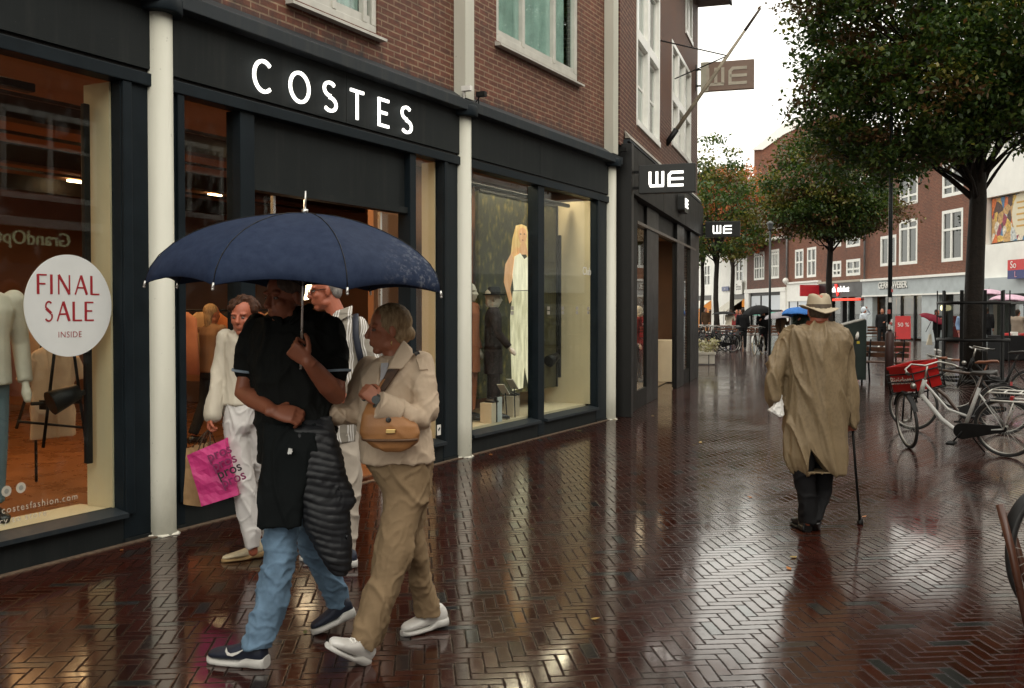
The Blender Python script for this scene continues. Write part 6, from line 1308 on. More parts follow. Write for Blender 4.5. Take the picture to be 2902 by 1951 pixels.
limb(mb, [(W(z2, 375, 880, 7.28), .08), (W(z2, 385, 1180, 7.27), .05), (W(z2, 398, 1420, 7.26), .032)]); limb(mb, [(W(z2, 500, 880, 7.34), .08), (W(z2, 482, 1180, 7.38), .045), (W(z2, 460, 1310, 7.32), .035), (W(z2, 444, 1400, 7.26), .03)])
hand(mb, wR_, (.0, .25, -.9), (-.1, .9, .3), (-.9, .2, 0), (.9, 1.1, .6), 1.0, .9); hand(mb, wL, (.4, .6, -.6), (.6, -.3, .5), (0, -.3, .9), (.8, .9, .5), 1.0)
cloth(mb, 'body', SK3, m5, .006, 2)
mb = MB(); mb.ball(hc + Vector((0, -.02, .01)), .085, .095, .08); cloth(mb, 'hair', hairmat('short_grey_hair', (.05, .04, .03), (.11, .085, .06)), m5, .008, 2)
mb = MB(); c = W(z2, 460, 255, 7.32); mb.rings([mb.ring(c + Vector((0, 0, z)), (a, 0, 0), (0, b, 0), 24) for z, a, b in ((-.045, .13, .11), (-.01, .105, .095), (.02, .086, .085), (.035, .080, .08), (.03, .072, .072))]); cloth(mb, 'jumper_collar', fab('rust_jumper', (.17, .045, .022)), m5, .006, 2, [(20, 20, 20, .003)])
mb = MB()
sil(mb, z2, [(246, 360, 545, 7.31, .075), (262, 305, 590, 7.31, .11), (290, 268, 622, 7.30, .14), (340, 256, 645, 7.30, .16), (420, 258, 640, 7.30, .175), (540, 262, 632, 7.30, .18), (680, 256, 624, 7.30, .18), (800, 248, 628, 7.30, .185), (920, 245, 632, 7.30, .19), (1030, 252, 630, 7.30, .195), (1085, 268, 627, 7.30, .19), (1122, 292, 622, 7.30, .18)], e=2.4)
limb(mb, [(W(z2, 296, 330, 7.30), .072), (W(z2, 238, 450, 7.28), .070), (W(z2, 196, 580, 7.27), .070), (W(z2, 190, 670, 7.29), .068), (W(z2, 206, 730, 7.34), .062)])
limb(mb, [(W(z2, 590, 335, 7.30), .074), (W(z2, 622, 450, 7.29), .070), (W(z2, 645, 600, 7.28), .066), (W(z2, 656, 740, 7.29), .064), (W(z2, 664, 815, 7.31), .062)])
ob = cloth(mb, 'raincoat', COAT, m5, .008, 2, [(7, 5.5, .8, .032, 2.0), (15, 12, 1.6, .012, 3.4)], seed=44)
# the back vent: a wedge cut out of the skirt of the coat
m = MB(); m.prism([W(z2, 470, 1015, 6.9), W(z2, 452, 1160, 6.9), W(z2, 585, 1160, 6.9)], (0, .50, 0)); cu = m.build('t', COAT, m5, 0, iv); bo = ob.modifiers.new('b', 'BOOLEAN'); bo.operation = 'DIFFERENCE'; bo.object = cu; bo.solver = 'EXACT'
bpy.context.view_layer.update(); nm = bpy.data.meshes.new_from_object(ob.evaluated_get(bpy.context.evaluated_depsgraph_get())); ob.modifiers.clear(); ob.data = nm; nm.name = 'raincoat'; bpy.data.objects.remove(cu)
mb = MB(); sil(mb, z2, [(940, 300, 440, 7.27, .11), (1120, 302, 432, 7.27, .10), (1250, 332, 446, 7.27, .088), (1350, 346, 450, 7.26, .08), (1425, 350, 448, 7.26, .078)]); sil(mb, z2, [(940, 420, 570, 7.34, .12), (1050, 425, 562, 7.36, .11), (1120, 425, 548, 7.38, .10), (1230, 420, 530, 7.38, .09), (1320, 412, 505, 7.32, .082), (1400, 405, 482, 7.26, .075)])
cloth(mb, 'trousers', BLKT, m5, .009, 3, [(6, 6, 8, .012)], seed=46)
BSH = mat('black_leather_shoe', (.012, .012, .012), .3, .2, 8, .1)
f1 = G(2100 + 395 / 2.09, 1508); shoe(m5, iv, f1, f1 + Vector((-.02, .28, 0)), (0, 0, 1), BSH, BSH, h=.08, st=.022); f2 = W(z2, 447, 1435, 7.20); shoe(m5, iv, f2, f2 + Vector((.03, .20, -.14)), (0, .5, 1), BSH, BSH, h=.08, st=.022)
# hat
mb = MB(); c = W(z2, 462, 158, 7.34); rs = []
for (z, a, b, ox) in ((-.012, .134, .150, 0), (-.006, .142, .158, 0), (-.004, .125, .14, 0), (.0, .098, .112, 0), (.012, .089, .104, 0), (.05, .085, .099, 0), (.085, .079, .092, .0), (.105, .070, .080, 0), (.113, .050, .058, 0), (.112, .02, .025, 0)):
    r_ = mb.ring(c + Vector((ox, 0, z)), (a, 0, 0), (0, b, 0), 40)
    for q in r_:
        dx = (q.x - c.x); dy = q.y - c.y
        if a > .11 and z < 0: q.z += .020 * abs(dx / a) ** 2 * (1 if dx > 0 else 1.3) - .026 * max(0, -dy / b) * (1 - abs(dx / a)) + .05 * (dx / a) * -.15
        if z > .08: q.z += -.030 * math.exp(-(dx / .022) ** 2) + .004 * math.sin(dx * 60)
    rs.append(r_)
mb.rings(rs); ht = mb.build('hat', FELT, m5, 0, iv)
m = MB(); m.rings([m.ring(c + Vector((0, 0, z)), (a, 0, 0), (0, b, 0), 32) for z, a, b in ((.014, .0905, .1055), (.034, .0885, .1035))], cap=False); m.build('hat_band', mat('dark_hat_band', (.11, .08, .055), .7, .2, 8, 0), ht, 0, iv)
m = MB(); m.tube([W(z2, 660, 848, 7.36), W(z2, 680, 1120, 7.43), W(z2, 705, 1420, 7.50)], .010, 10)
cn = empty('walking_cane', W(z2, 660, 848, 7.36), 0, 'black walking cane with a rubber foot in the old man\'s right hand', 'cane'); ivc = inv_of(cn); m.build('shaft', BLK, cn, 0, ivc)
m = MB(); q = W(z2, 706, 1446, 7.505); q.z = 0; m.lathe(q, [(.024, .0), (.024, .012), (.014, .05)], 16); m.build('rubber_foot', BLK, cn, 0, ivc); m = MB(); m.tube([W(z2, 655, 835, 7.25), W(z2, 660, 828, 7.36), W(z2, 660, 850, 7.43)], .012, 10); m.build('handle', BLK, cn, 0, ivc)
pp = empty('paper_bag', W(z2, 220, 735, 7.3), 0, 'crumpled white paper held under the old man\'s left sleeve', 'paper bag'); mb = MB()
mb.prism([W(z2, 244, 668, 7.24), W(z2, 262, 792, 7.20), W(z2, 228, 802, 7.18), W(z2, 168, 764, 7.20), W(z2, 196, 738, 7.20)], (0, .06, 0)); cloth(mb, 'paper', mat('crumpled_white_paper', (.66, .65, .62), .6, .06, 9, .5, 60), pp, .006, 1, [(26, 26, 26, .008)])
# ================================================================== people farther off
def far_person(u, Y, h, yaw, top, legs, label, skin=None, hair=None, stride=.22, arms=('down', 'down'), bare=0, lean=0, coat=0, vox=.022, z=0, group=None, hood=False, shoes=None, build=1.0, Pt=None, name='person', cat='person'):
    q = Pt if Pt is not None else P(u, 950, Y); e = empty(name, (q.x, q.y if Pt is not None else Y, z), R(yaw), label, cat, group); s = h / 1.75; S_ = lambda x, y, zz: Vector((x, y - lean * max(0, zz - .95), zz)) * s
    def part(fn, name, m, v=vox, sm=2):
        mb = MB(); fn(mb); return cloth(mb, name, m, e, v, sm, wld=False)
    sk = skin or SK2; w_ = build
    def arm(side, a):
        x = side * .20 * w_
        if a == 'down': return [S_(x, 0, 1.42), S_(x * 1.25, .03, 1.13), S_(x * 1.2, -.06, .86)]
        if a == 'swing': return [S_(x, 0, 1.42), S_(x * 1.3, -.06, 1.15), S_(x * 1.3, -.22, .95)]
        if a == 'up': return [S_(x, 0, 1.42), S_(x * 1.2, -.10, 1.16), S_(x * .7, -.26, 1.32)]
        if a == 'fwd': return [S_(x, 0, 1.42), S_(x * 1.2, -.16, 1.20), S_(x * .8, -.42, 1.14)]
        if a == 'head': return [S_(x, 0, 1.42), S_(x * 1.9, -.06, 1.50), S_(x * .7, -.06, 1.72)]
    A = [arm(-1, arms[0]), arm(1, arms[1])]; st = stride
    Lg = [[S_(-.09, 0, .92), S_(-.10, -st * .6, .50), S_(-.10, -st, .07)], [S_(.09, 0, .92), S_(.10, st * .2, .50), S_(.10, st, .09)]]
    def body(mb):
        head(mb, S_(0, -.01, 1.62), (0, -1, -.05), s); mb.tube([S_(0, 0, 1.40), S_(0, 0, 1.55)], .05 * s, 10)
        mb.rings([mb.ring(S_(0, 0, zz), (a * s, 0, 0), (0, b * s, 0), 14) for zz, a, b in ((.9, .12, .08), (1.2, .10, .07), (1.42, .14, .07))])
        for a in A:
            mb.tube(a, [.042 * s, .036 * s, .026 * s], 8); d = (a[2] - a[1]).normalized(); mb.tube([a[2], a[2] + d * .05 * s, a[2] + d * .11 * s], [.026 * s, .036 * s, .02 * s], 8); mb.tube([a[2] + d * .03 * s, a[2] + d * .07 * s + Vector((0, -.03 * s, .02 * s))], [.015 * s, .012 * s], 6)
        for l in Lg: mb.tube(l, [.07 * s, .05 * s, .035 * s], 8)
    part(body, 'body', sk, min(vox, .014), 1)
    def tp(mb):
        zb = .60 if coat else .88
        mb.rings([mb.ring(S_(0, 0, zz), (a * w_ * s, 0, 0), (0, b * w_ * s, 0), 18, 2.4) for zz, a, b in ((zb, .19 if coat else .175, .13), (1.0, .17, .125), (1.2, .165, .12), (1.36, .20, .12), (1.45, .17, .09), (1.50, .07, .06))])
        for a in A: mb.tube([a[0] + Vector((0, 0, -.01)), a[1], a[1].lerp(a[2], .9)] if bare < 1 else [a[0], a[0].lerp(a[1], .8)], [.07 * s, .058 * s, .048 * s][:3 if bare < 1 else 2], 10); mb.ball(a[0], .072 * s)
        if hood: mb.ball(S_(0, .015, 1.66), .115 * s, .12 * s, .135 * s)
    part(tp, 'coat' if coat else 'top', top)
    def lg(mb):
        mb.rings([mb.ring(S_(0, 0, zz), (a * w_ * s, 0, 0), (0, .115 * s, 0), 16) for zz, a in ((.80, .165), (.92, .17), (1.0, .15))])
        for l in Lg: mb.tube([l[0], l[1], l[2] + Vector((0, 0, .02))] if bare < 2 else [l[0], l[0].lerp(l[1], .8)], [.098 * s, .078 * s, .066 * s][:3 if bare < 2 else 2], 10)
    part(lg, 'trousers' if bare < 2 else 'shorts', legs)
    for l in Lg:
        m = MB(); p = l[2]; m.rings([m.ring(Vector((p.x, p.y + dy * s, zz * s)), (a * s, 0, 0), (0, 0, zz * s), 12) for dy, a, zz in ((.07, .03, .035), (.02, .042, .05), (-.08, .046, .038), (-.16, .04, .028), (-.19, .02, .016))]); m.build('shoe', shoes or BSH, e)
    if not hood:
        def hr(mb): mb.ball(S_(0, .02, 1.665), .086 * s, .10 * s, .092 * s); mb.ball(S_(0, .06, 1.58), .06 * s, .05 * s, .09 * s if hair is not BLOND else .16 * s)
        part(hr, 'hair', hair or hairD)
    return e, A
hairD = hairmat('dark_hair', (.02, .014, .010), (.05, .035, .025))
cN = lambda n, c, **k: fab(n, c, **k)
BK = cN('black_coat', (.012, .012, .013)); DG = cN('dark_green_coat', (.02, .03, .02)); BRN_ = cN('brown_coat', (.07, .04, .022)); GRY = cN('grey_coat', (.10, .10, .11)); WHC = cN('white_jacket', (.60, .60, .58)); JEA = cN('dark_jeans', (.04, .06, .11)); BLU = cN('pale_blue_jacket', (.25, .36, .55)); CRM = cN('cream_jumper', (.52, .47, .37)); REDJ = cN('maroon_jacket', (.20, .03, .03)); PNK = cN('pink_trousers', (.48, .22, .22)); PRC = cN('clear_raincoat', (.60, .66, .72)); BEIJ = cN('beige_print_jacket', (.34, .27, .21)); WSHO = mat('white_trainer', (.6, .6, .57), .5, .1, 6, 0)
YR = 46.0
e, _ = far_person(2655, 39.5, 1.66, 28, BK, BK, 'woman in loose black outfit walking under the dark red umbrella', arms=('up', 'down'), stride=.12, shoes=WSHO, build=1.1)
umbrella(P(2648, 893, 39.3), .52, .24, cN('dark_red_umbrella', (.15, .012, .025)), 'dark red umbrella tilted over the woman in black', (.38, -.25, 1), R(10), mats=[BLK, BLK], simple=True, tip=.08)
q = P(2636, 990, 39.4); bg2 = empty('tote_bag', (q.x, 39.4, .25), 0, 'cream tote bag hanging beside the woman in black', 'bag'); m = MB(); m.prism([(-.13, 0, 0), (.10, 0, 0), (.05, 0, .42), (-.02, 0, .42)], (0, .1, 0)); m.build('bag_body', CRM, bg2, .01); m = MB(); m.tube([(-.02, .05, .42), (.02, .05, .60), (.06, .05, .42)], .008, 6); m.build('strap', CRM, bg2)
e, _ = far_person(2500, 43.5, 1.7, -30, BK, BK, 'person in dark clothes and white trainers raising an arm beside the stickered lamp post', arms=('down', 'fwd'), stride=.16, shoes=WSHO)
e, _ = far_person(2448, 44, 1.74, 40, PRC, BK, 'person in a whitish hooded rain cape just above the green cabinet', arms=('down', 'head'), hood=True, stride=.14, bare=0, coat=1)
e, _ = far_person(2727, 40, 1.62, 10, BLU, PNK, 'person in pale blue jacket and pink trousers behind the tree guard', arms=('down', 'down'), stride=.1, hair=hairmat('white_hair', (.4, .4, .38), (.55, .55, .52)), shoes=WSHO)
e, _ = far_person(2796, 41, 1.74, 150, BK, BK, 'person in dark jacket just right of the big tree trunk', arms=('down', 'up'), stride=.1)
e, _ = far_person(2884, 34, 1.66, 120, BEIJ, BK, 'person in beige patterned jacket at the stall on the right edge', arms=('fwd', 'fwd'), stride=.05, build=1.25)
for (u, v, Y, r_, lab) in ((2803, 820, 38, .62, 'pale pink umbrella by the big trunk'), (2864, 835, 33, .66, 'pale lilac-pink umbrella above the stall at the right edge')):
    umbrella(P(u, v, Y), r_, .22, cN('pale_pink_umbrella', (.62, .42, .52)), lab, (.05, 0, 1), R(5), shaft_to=P(u, v, Y) - Vector((0, 0, 1.9 if Y < 35 else 1.2)), mats=[BLK, BLK], simple=True)
# stall table
q = P(2880, 985, 32.5); st2 = empty('stall_table', (q.x, 32.5, 0), R(4), 'black draped stall table with small goods at the right edge', 'table'); m = MB(); m.box(-.75, .9, -.4, .4, .02, .80); m.build('table_cloth', BK, st2, .02)
for k, (x, c) in enumerate(((-.55, 'sign_red'), (-.3, 'white_paint'), (.0, 'sign_red'), (.3, 'mint_green'))): m = MB(); m.box(x, x + .18, -.3, -.1, .80, .88 + .04 * (k % 2)); m.build('goods_box', _M[c], st2, .01)
# groups under umbrellas in the middle
e, _ = far_person(2163, 37.2, 1.66, -10, BK, BK, 'long-haired woman in black under the big dark umbrella', arms=('up', 'down'), stride=.06, hair=hairmat('long_brown_hair', (.05, .025, .015), (.10, .05, .03)))
umbrella(P(2143, 866, 37.0), .56, .32, BK, 'big black umbrella left of the thin lamp post', (-.16, -.05, 1), R(0), mats=[BLK, BLK], simple=True)
e, _ = far_person(2214, 36.5, 1.64, 35, BRN_, BK, 'person in brown top under the pale grey umbrella', arms=('down', 'up'), stride=.15)
umbrella(P(2208, 884, 36.3), .58, .24, cN('pale_grey_umbrella', (.34, .32, .34)), 'pale grey umbrella next to the blue one', (-.10, 0, 1), R(12), mats=[BLK, BLK], simple=True)
e, _ = far_person(2270, 34, 1.72, 0, DG, BK, 'man in dark green jacket under the small blue umbrella', arms=('up', 'down'), stride=.08, build=1.15)
umbrella(P(2261, 871, 33.8), .56, .30, cN('bright_blue_umbrella', (.05, .17, .48)), 'small bright blue umbrella beside the old man\'s hat', (.06, .10, 1), R(8), mats=[BLK, mat('wood_shaft', (.4, .2, .1), .5, .1, 5, 0)], simple=True)
e, _ = far_person(2105, 41, 1.70, 170, BK, BK, 'person in black standing left of the big black umbrella', arms=('down', 'down'), stride=.05)
e, _ = far_person(2064, 50, 1.66, 150, CRM, JEA, 'person in cream jumper bending by the awning', arms=('fwd', 'fwd'), stride=.1, lean=.55)
e, _ = far_person(2088, 52, 1.66, -30, REDJ, GRY, 'person in maroon jacket beneath the striped awning', arms=('down', 'down'), stride=.05)
e, _ = far_person(2096, 53, 1.66, 30, GRY, JEA, 'person in grey coat close to the one in maroon', arms=('down', 'fwd'), stride=.05)
e, _ = far_person(2000, 60, 1.76, 10, BRN_, BRN_, 'person in brown coat in the doorway beneath the white awning', stride=.05, coat=1)
umbrella(P(2052, 883, 50), .62, .16, BK, 'flat black umbrella above the person in cream', (0, 0, 1), R(8), shaft_to=P(2050, 920, 50), mats=[BLK, BLK], simple=True)

# ================================================================== inside the windows
MANQ = mat('mannequin_cream', (.58, .52, .42), .4, .05, 5, 0); BLOUSE = fab('cream_blouse', (.58, .53, .44)); JEANW = fab('washed_jeans', (.10, .14, .16)); SUIT = fab('dark_striped_suit', (.028, .020, .020), var=.6, sc=30); ORJ = fab('orange_leather_jacket', (.55, .22, .06))
def mannequin(F, x, y, h, yaw, top, legs, label, **k):
    p = F.w(x, y, 0); e, A_ = far_person(0, 0, h, math.degrees(F.rot) + yaw, top, legs, label, skin=MANQ, hair=MANQ, Pt=p, z=k.pop('z', .24), name='mannequin', cat='mannequin', vox=.012, **k); return e
xm = FA.hit(-70, 1000, .45)[0]; mannequin(FA, xm, .42, 1.78, -12, BLOUSE, JEANW, 'mannequin in cream blouse and wide jeans at the left edge', stride=.04, build=1.12)
xm = FA.hit(1402, 1000, .32)[0]; em = mannequin(FA, xm, .34, 1.62, 30, SUIT, SUIT, 'mannequin in dark striped suit and hat in front of the poster', stride=.03, z=.27, arms=('swing', 'down'), coat=1)
m = MB(); hq = Vector((0, -.01, 1.62 * 1.70 / 1.75 * .985)); m.lathe(hq, [(.15, -.01), (.145, .0), (.085, .008), (.08, .08), (.06, .095), (.01, .09)], 24); m.build('hat', BK, em)
xm = FA.hit(1345, 1000, .5)[0]; mannequin(FA, xm - .05, .55, 1.7, 10, TERR, TERR, 'terracotta coat on a mannequin at the left of the poster window', stride=.02, z=.27, coat=1)
xm = FA.hit(1178, 900, 1.3)[0]; mannequin(FA, xm, 1.35, 1.78, 0, ORJ, BK, 'mannequin in an orange jacket just inside the right of the door', stride=.03, z=.02)
xm = FA.hit(600, 900, 3.2)[0]; far_person(0, 0, 1.68, math.degrees(FA.rot) + 80, fab('brown_work_top', (.22, .14, .09)), BK, 'fair-haired shop assistant reaching out inside the shop', Pt=FA.w(xm, 3.2, 0), z=.02, arms=('fwd', 'fwd'), hair=BLOND, vox=.014)
# poster: lit picture of a woman in white against foliage
x0p, x1p = 6.98, 9.30; py = .56
po = fempty('window_poster', FA, x0p, py, .5, 'tall lit poster of a blonde woman in a white top and wide white trousers', 'poster'); pw, ph = x1p - x0p, 2.62
def foliage_mat():
    t = NT('poster_foliage'); n = t.noise(7, 8, rough=.8); v = t.n('TexVoronoi', feature='SMOOTH_F1'); v.inputs['Scale'].default_value = 9; t.l(t.obj((1.5, 1, .8)), v.inputs['Vector'])
    c = t.mix(t.ramp(n, .42, .62), (.007, .009, .003), (.22, .17, .035)); c = t.mix(t.ramp(v.outputs['Distance'], .1, .5), c, (.020, .020, .006)); t.l(c, t.b.inputs['Base Color']); t.l(c, t.b.inputs['Emission Color']); t.b.inputs['Emission Strength'].default_value = .25; return t.mat
def lit(name, c, c2=None, st=.35, sc=6):
    if name in _M: return _M[name]
    t = NT(name); k = t.mix(t.ramp(t.noise(sc, 4, t.obj((2.2, 1, .5))), .35, .65), c, c2 or dark(c, .8)); t.l(k, t.b.inputs['Base Color']); t.l(k, t.b.inputs['Emission Color']); t.b.inputs['Emission Strength'].default_value = st; t.b.inputs['Roughness'].default_value = .5; _M[name] = t.mat; return t.mat
m = MB(); m.box(0, pw, 0, .05, 0, ph); m.build('picture_board', foliage_mat(), po)
m = MB(); m.box(pw * .62, pw, -.006, -.001, .02, ph * .97); m.build('dark_picture_half', lit('poster_dark', (.020, .016, .008), (.05, .045, .015), .15, 14), po)
m = MB(); m.box(0, pw, -.02, .06, ph, ph + .06); m.box(pw - .03, pw, -.022, -.002, 0, ph); m.build('poster_frame', BLK, po)
def pz(u, v):            # local x,z on the poster from photo pixels
    a, b = FA.hit(u, v, py - .01); return a - x0p, b - .5
def flat(pts, y, mt, name, th=.004):
    q = MB(); pp = [(*pz(u, v),) for u, v in pts]; q.prism([(a, -y, b) for a, b in pp], (0, th, 0)); return q.build(name, mt, po)
SKL = lit('poster_skin', (.62, .30, .13), (.72, .42, .22)); HRL = lit('poster_hair', (.62, .38, .12), (.80, .60, .28)); WHL = lit('poster_white', (.85, .78, .58), (.66, .60, .42), .55); WHS = lit('poster_trousers', (.80, .73, .52), (.50, .45, .27), .5)
flat([(1448, 720), (1462, 700), (1474, 705), (1470, 760), (1452, 790), (1446, 820), (1452, 850), (1444, 860), (1428, 800), (1432, 750)], .012, SKL, 'arm')
flat([(1462, 640), (1478, 636), (1492, 642), (1500, 680), (1506, 730), (1512, 770), (1500, 740), (1490, 720), (1476, 716), (1462, 745), (1448, 720), (1452, 680)], .012, HRL, 'hair')
flat([(1470, 652), (1478, 645), (1488, 650), (1492, 668), (1488, 685), (1480, 694), (1472, 686), (1468, 668)], .018, SKL, 'face')
flat([(1476, 690), (1488, 690), (1496, 722), (1466, 722)], .017, SKL, 'neck')
flat([(1456, 728), (1472, 718), (1484, 735), (1500, 722), (1516, 740), (1520, 822), (1454, 824), (1450, 780)], .024, WHL, 'white_top')
flat([(1452, 826), (1518, 824), (1522, 900), (1520, 1000), (1514, 1090), (1496, 1096), (1484, 1040), (1480, 1100), (1450, 1108), (1446, 1000), (1444, 900)], .022, WHS, 'white_trousers')
m = MB(); 
for u, v in ((1473, 664), (1484, 664)): a, b = pz(u, v); m.box(a - .018, a + .018, -.024, -.020, b - .006, b + .006)
m.build('eyes', mat('poster_eye', (.05, .03, .02), .5, .1, 3, 0), po); m = MB(); a, b = pz(1479, 681); m.box(a - .02, a + .022, -.024, -.020, b - .007, b + .006); m.build('lips', mat('poster_lips', (.45, .08, .05), .5, .1, 3, 0), po)
# white script on the reveal panel & small logos on the glass
LOGO = mat('frosted_mark', (.30, .28, .24), .6, .2, 9, 0); LOGOW = mat('white_film', (.72, .72, .68), .5, .05, 9, 0)
for u in (1457, 1560, 1600, 1640, 1672):
    a, b = FA.hit(u, 880, 0); m = MB()
    for i in (0, 1):
        for j in (0, 1): m.box(a - .035 + i * .04, a - .003 + i * .04, .026, .029, b - .055 + j * .06, b - .01 + j * .06)
    m.build('glass_mark', LOGO, A)
text('Club', .16, FA and (Matrix.Translation((FA.hit(1668, 770)[0], .026, FA.hit(1668, 770)[1])) @ Matrix.Rotation(R(90), 4, 'X')), 'window_script', LOGOW, A, .001)
a, b = FA.hit(1243, 1219, -.052); m = MB(); m.box(a - .035, a + .035, -.058, -.054, b - .055, b + .055); o = m.build('door_sticker', WHITE, A); m = MB(); m.obox((a, -.060, b + .01), (.016, 0, .014), (0, .001, 0), (-.006, 0, .007)); m.build('sticker_symbol', BLK, o)
# sale disc
c = FA.hit(197, 867, .02); sc_ = fempty('sale_disc', FA, c[0], .024, c[1], 'round white FINAL SALE INSIDE sticker on the left shop window', 'sign'); rr_ = (FA.hit(321, 867)[0] - FA.hit(73, 867)[0]) / 2
m = MB(); m.lathe((0, 0, 0), [(rr_, 0), (rr_, .005)], 64, ax=(1, 0, 0), ay=(0, 0, 1), az=(0, -1, 0)); m.build('disc', mat('disc_white', (.66, .68, .67), .5, .04, 5, 0), sc_)
RD = mat('sale_red', (.30, .010, .018), .5, .1, 6, 0)
def roman(word, zc, hgt, wid):
    """flared capitals with thick and thin strokes"""
    G_ = {'F': ([[(0, 0), (0, 1)]], [[(0, .97), (.5, .97)], [(0, .52), (.42, .52)]], .5), 'I': ([[(0, 0), (0, 1)]], [], .08), 'N': ([[(.08, 1), (.72, .02)]], [[(.08, 0), (.08, 1)], [(.72, 0), (.72, 1)]], .8), 'A': ([[(.36, 1), (.72, 0)]], [[(.36, 1), (0, 0)], [(.14, .36), (.58, .36)]], .74), 'L': ([[(0, 0), (0, 1)]], [[(0, .03), (.5, .03)]], .5), 'S': ([[(.08, .66), (.22, .53), (.38, .40)]], [arc(.24, .75, .18, .24, 40, 200, 8), arc(.22, .25, .20, .24, 30, -150, 8)], .48), 'E': ([[(0, 0), (0, 1)]], [[(0, .97), (.48, .97)], [(0, .52), (.40, .52)], [(0, .03), (.5, .03)]], .5)}
    ws = [G_[q][2] for q in word]; sp__ = (wid - sum(ws) * hgt) / (len(word) - 1); x = -wid / 2; m = MB(); M = Matrix.Translation((0, -.0058, zc - hgt / 2)) @ Matrix.Rotation(R(90), 4, 'X')
    for q, w0 in zip(word, ws):
        for pts in G_[q][0]: stroke(m, [(x + a * hgt, b * hgt) for a, b in pts], hgt * .150, M, .001)
        for pts in G_[q][1]: stroke(m, [(x + a * hgt, b * hgt) for a, b in pts], hgt * .085, M, .0014)
        x += w0 * hgt + sp__
    m.build('lettering', RD, sc_)
H_ = rr_ * 2; roman('FINAL', H_ * .205, H_ * .19, H_ * .70); roman('SALE', -H_ * .055, H_ * .19, H_ * .56)
text('INSIDE', H_ * .085, wallM(0, -.0062, -H_ * .285), 'lettering', RD, sc_, .0005, offset=-.0006, space=1.1)
# small lettering low on the glass
FILM = mat('pale_film_letter', (.50, .46, .38), .6, .1, 9, 0)
for s_, u, v, sz in (('at costesfashion.com', 222, 1407, .062), ('delivery to store', 134, 1453, .062)):
    a, b = FA.hit(u, v, .02); text(s_, sz, wallM(a, .026, b), 'window_lettering', FILM, A, .0005, 'RIGHT', offset=-.0003, space=1.2)
for u, v in ((20, 1393), (61, 1383)):
    a, b = FA.hit(u, v, .02); m = MB(); m.lathe((a, .027, b), [(.034, 0), (.034, .001)], 24, ax=(1, 0, 0), ay=(0, 0, 1), az=(0, -1, 0)); o = m.build('round_icon', FILM, A); m = MB(); m.lathe((a, .0255, b), [(.016, 0), (.016, .001)], 16, ax=(1, 0, 0), ay=(0, 0, 1), az=(0, -1, 0)); m.build('icon_centre', mat('icon_grey', (.25, .25, .22), .6, .1, 5, 0), o)
# easel rack with hanging shirts behind the disc
def garment(par, x, y, ztop, w_, h_, mt, name='garment', yaw=0, slv=True):
    mb = MB(); c, s = math.cos(R(yaw)), math.sin(R(yaw))
    def r_(z, a, b): return mb.ring((x, y, z), (a * c, a * s, 0), (-b * s, b * c, 0), 16, 2.5)
    mb.rings([r_(ztop, w_ * .16, .02), r_(ztop - .05, w_ * .46, .035), r_(ztop - .16, w_ * .46, .045), r_(ztop - h_ * .6, w_ * .42, .04), r_(ztop - h_, w_ * .47, .045)])
    if slv:
        for k in (-1, 1): mb.tube([(x + k * w_ * .42 * c, y + k * w_ * .42 * s, ztop - .09), (x + k * w_ * .58 * c, y + k * w_ * .58 * s, ztop - .26)], [.05, .06], 10)
    return cloth(mb, name, mt, par, .010, 2, [(9, 9, 2, .016)], wld=False, seed=x)
def ev(u, v, y): a, b = FA.hit(u, v, y); return a, y, b
rk = fempty('garment_easel', FA, 0, 0, 0, 'black tripod stand with pale shirts hanging behind the sale disc', 'clothes stand')
m = MB(); tp_ = Vector(ev(180, 780, 1.15)); 
for u, v, y in ((122, 1270, 1.0), (243, 1250, 1.0), (46, 1215, 1.5)): q = Vector(ev(u, v, y)); m.tube([tp_, q], .012, 8)
m.tube([ev(50, 1195, 1.1), ev(232, 1212, 1.1)], .010, 6); m.build('stand', BLK, rk); m = MB(); m.tube([ev(88, 1145, 1.1), ev(225, 1140, 1.05)], .014, 6); m.obox(ev(142, 1147, 1.08), (.06, 0, 0), (0, .05, 0), (0, 0, .035)); m.build('shelf_bracket', BLK, rk)
PEACH = fab('peach_lit_shirt', (.62, .40, .24)); a_, y_, z_ = ev(148, 985, 1.25); garment(rk, a_, 1.25, z_, .46, .72, PEACH); 
rk2 = fempty('clothes_rail', FA, 0, 0, 0, 'long clothes rail with orange and brown garments deep in the shop', 'clothes rail')
for x0_, x1_, yy, nn in ((-2.6, .6, 3.2, 13), (1.2, 2.2, 2.6, 5), (2.6, 4.4, 5.2, 9), (4.7, 7.0, 3.4, 9)):
    m = MB(); m.tube([(x0_, yy, 1.62), (x1_, yy, 1.62)], .014, 6); m.tube([(x0_, yy, 0.02), (x0_, yy, 1.62)], .014, 6); m.tube([(x1_, yy, 0.02), (x1_, yy, 1.62)], .014, 6); m.build('rail', BLK, rk2)
    for k in range(nn):
        mt = fab(*[('rust_garment', (.40, .14, .05)), ('brown_garment', (.12, .06, .035)), ('sand_garment', (.50, .36, .22)), ('black_garment', (.02, .018, .016)), ('rose_garment', (.42, .20, .14))][(k * 3 + nn) % 5]); q = MB(); xx = x0_ + (x1_ - x0_) * (k + .5) / nn
        q.rings([q.ring((xx, yy, z__), (.035, 0, 0), (0, b_, 0), 12) for z__, b_ in ((1.60, .05), (1.52, .20), (1.2, .22), (.85 - .1 * (k % 3), .24))]); q.build('hanging_garment', mt, rk2)
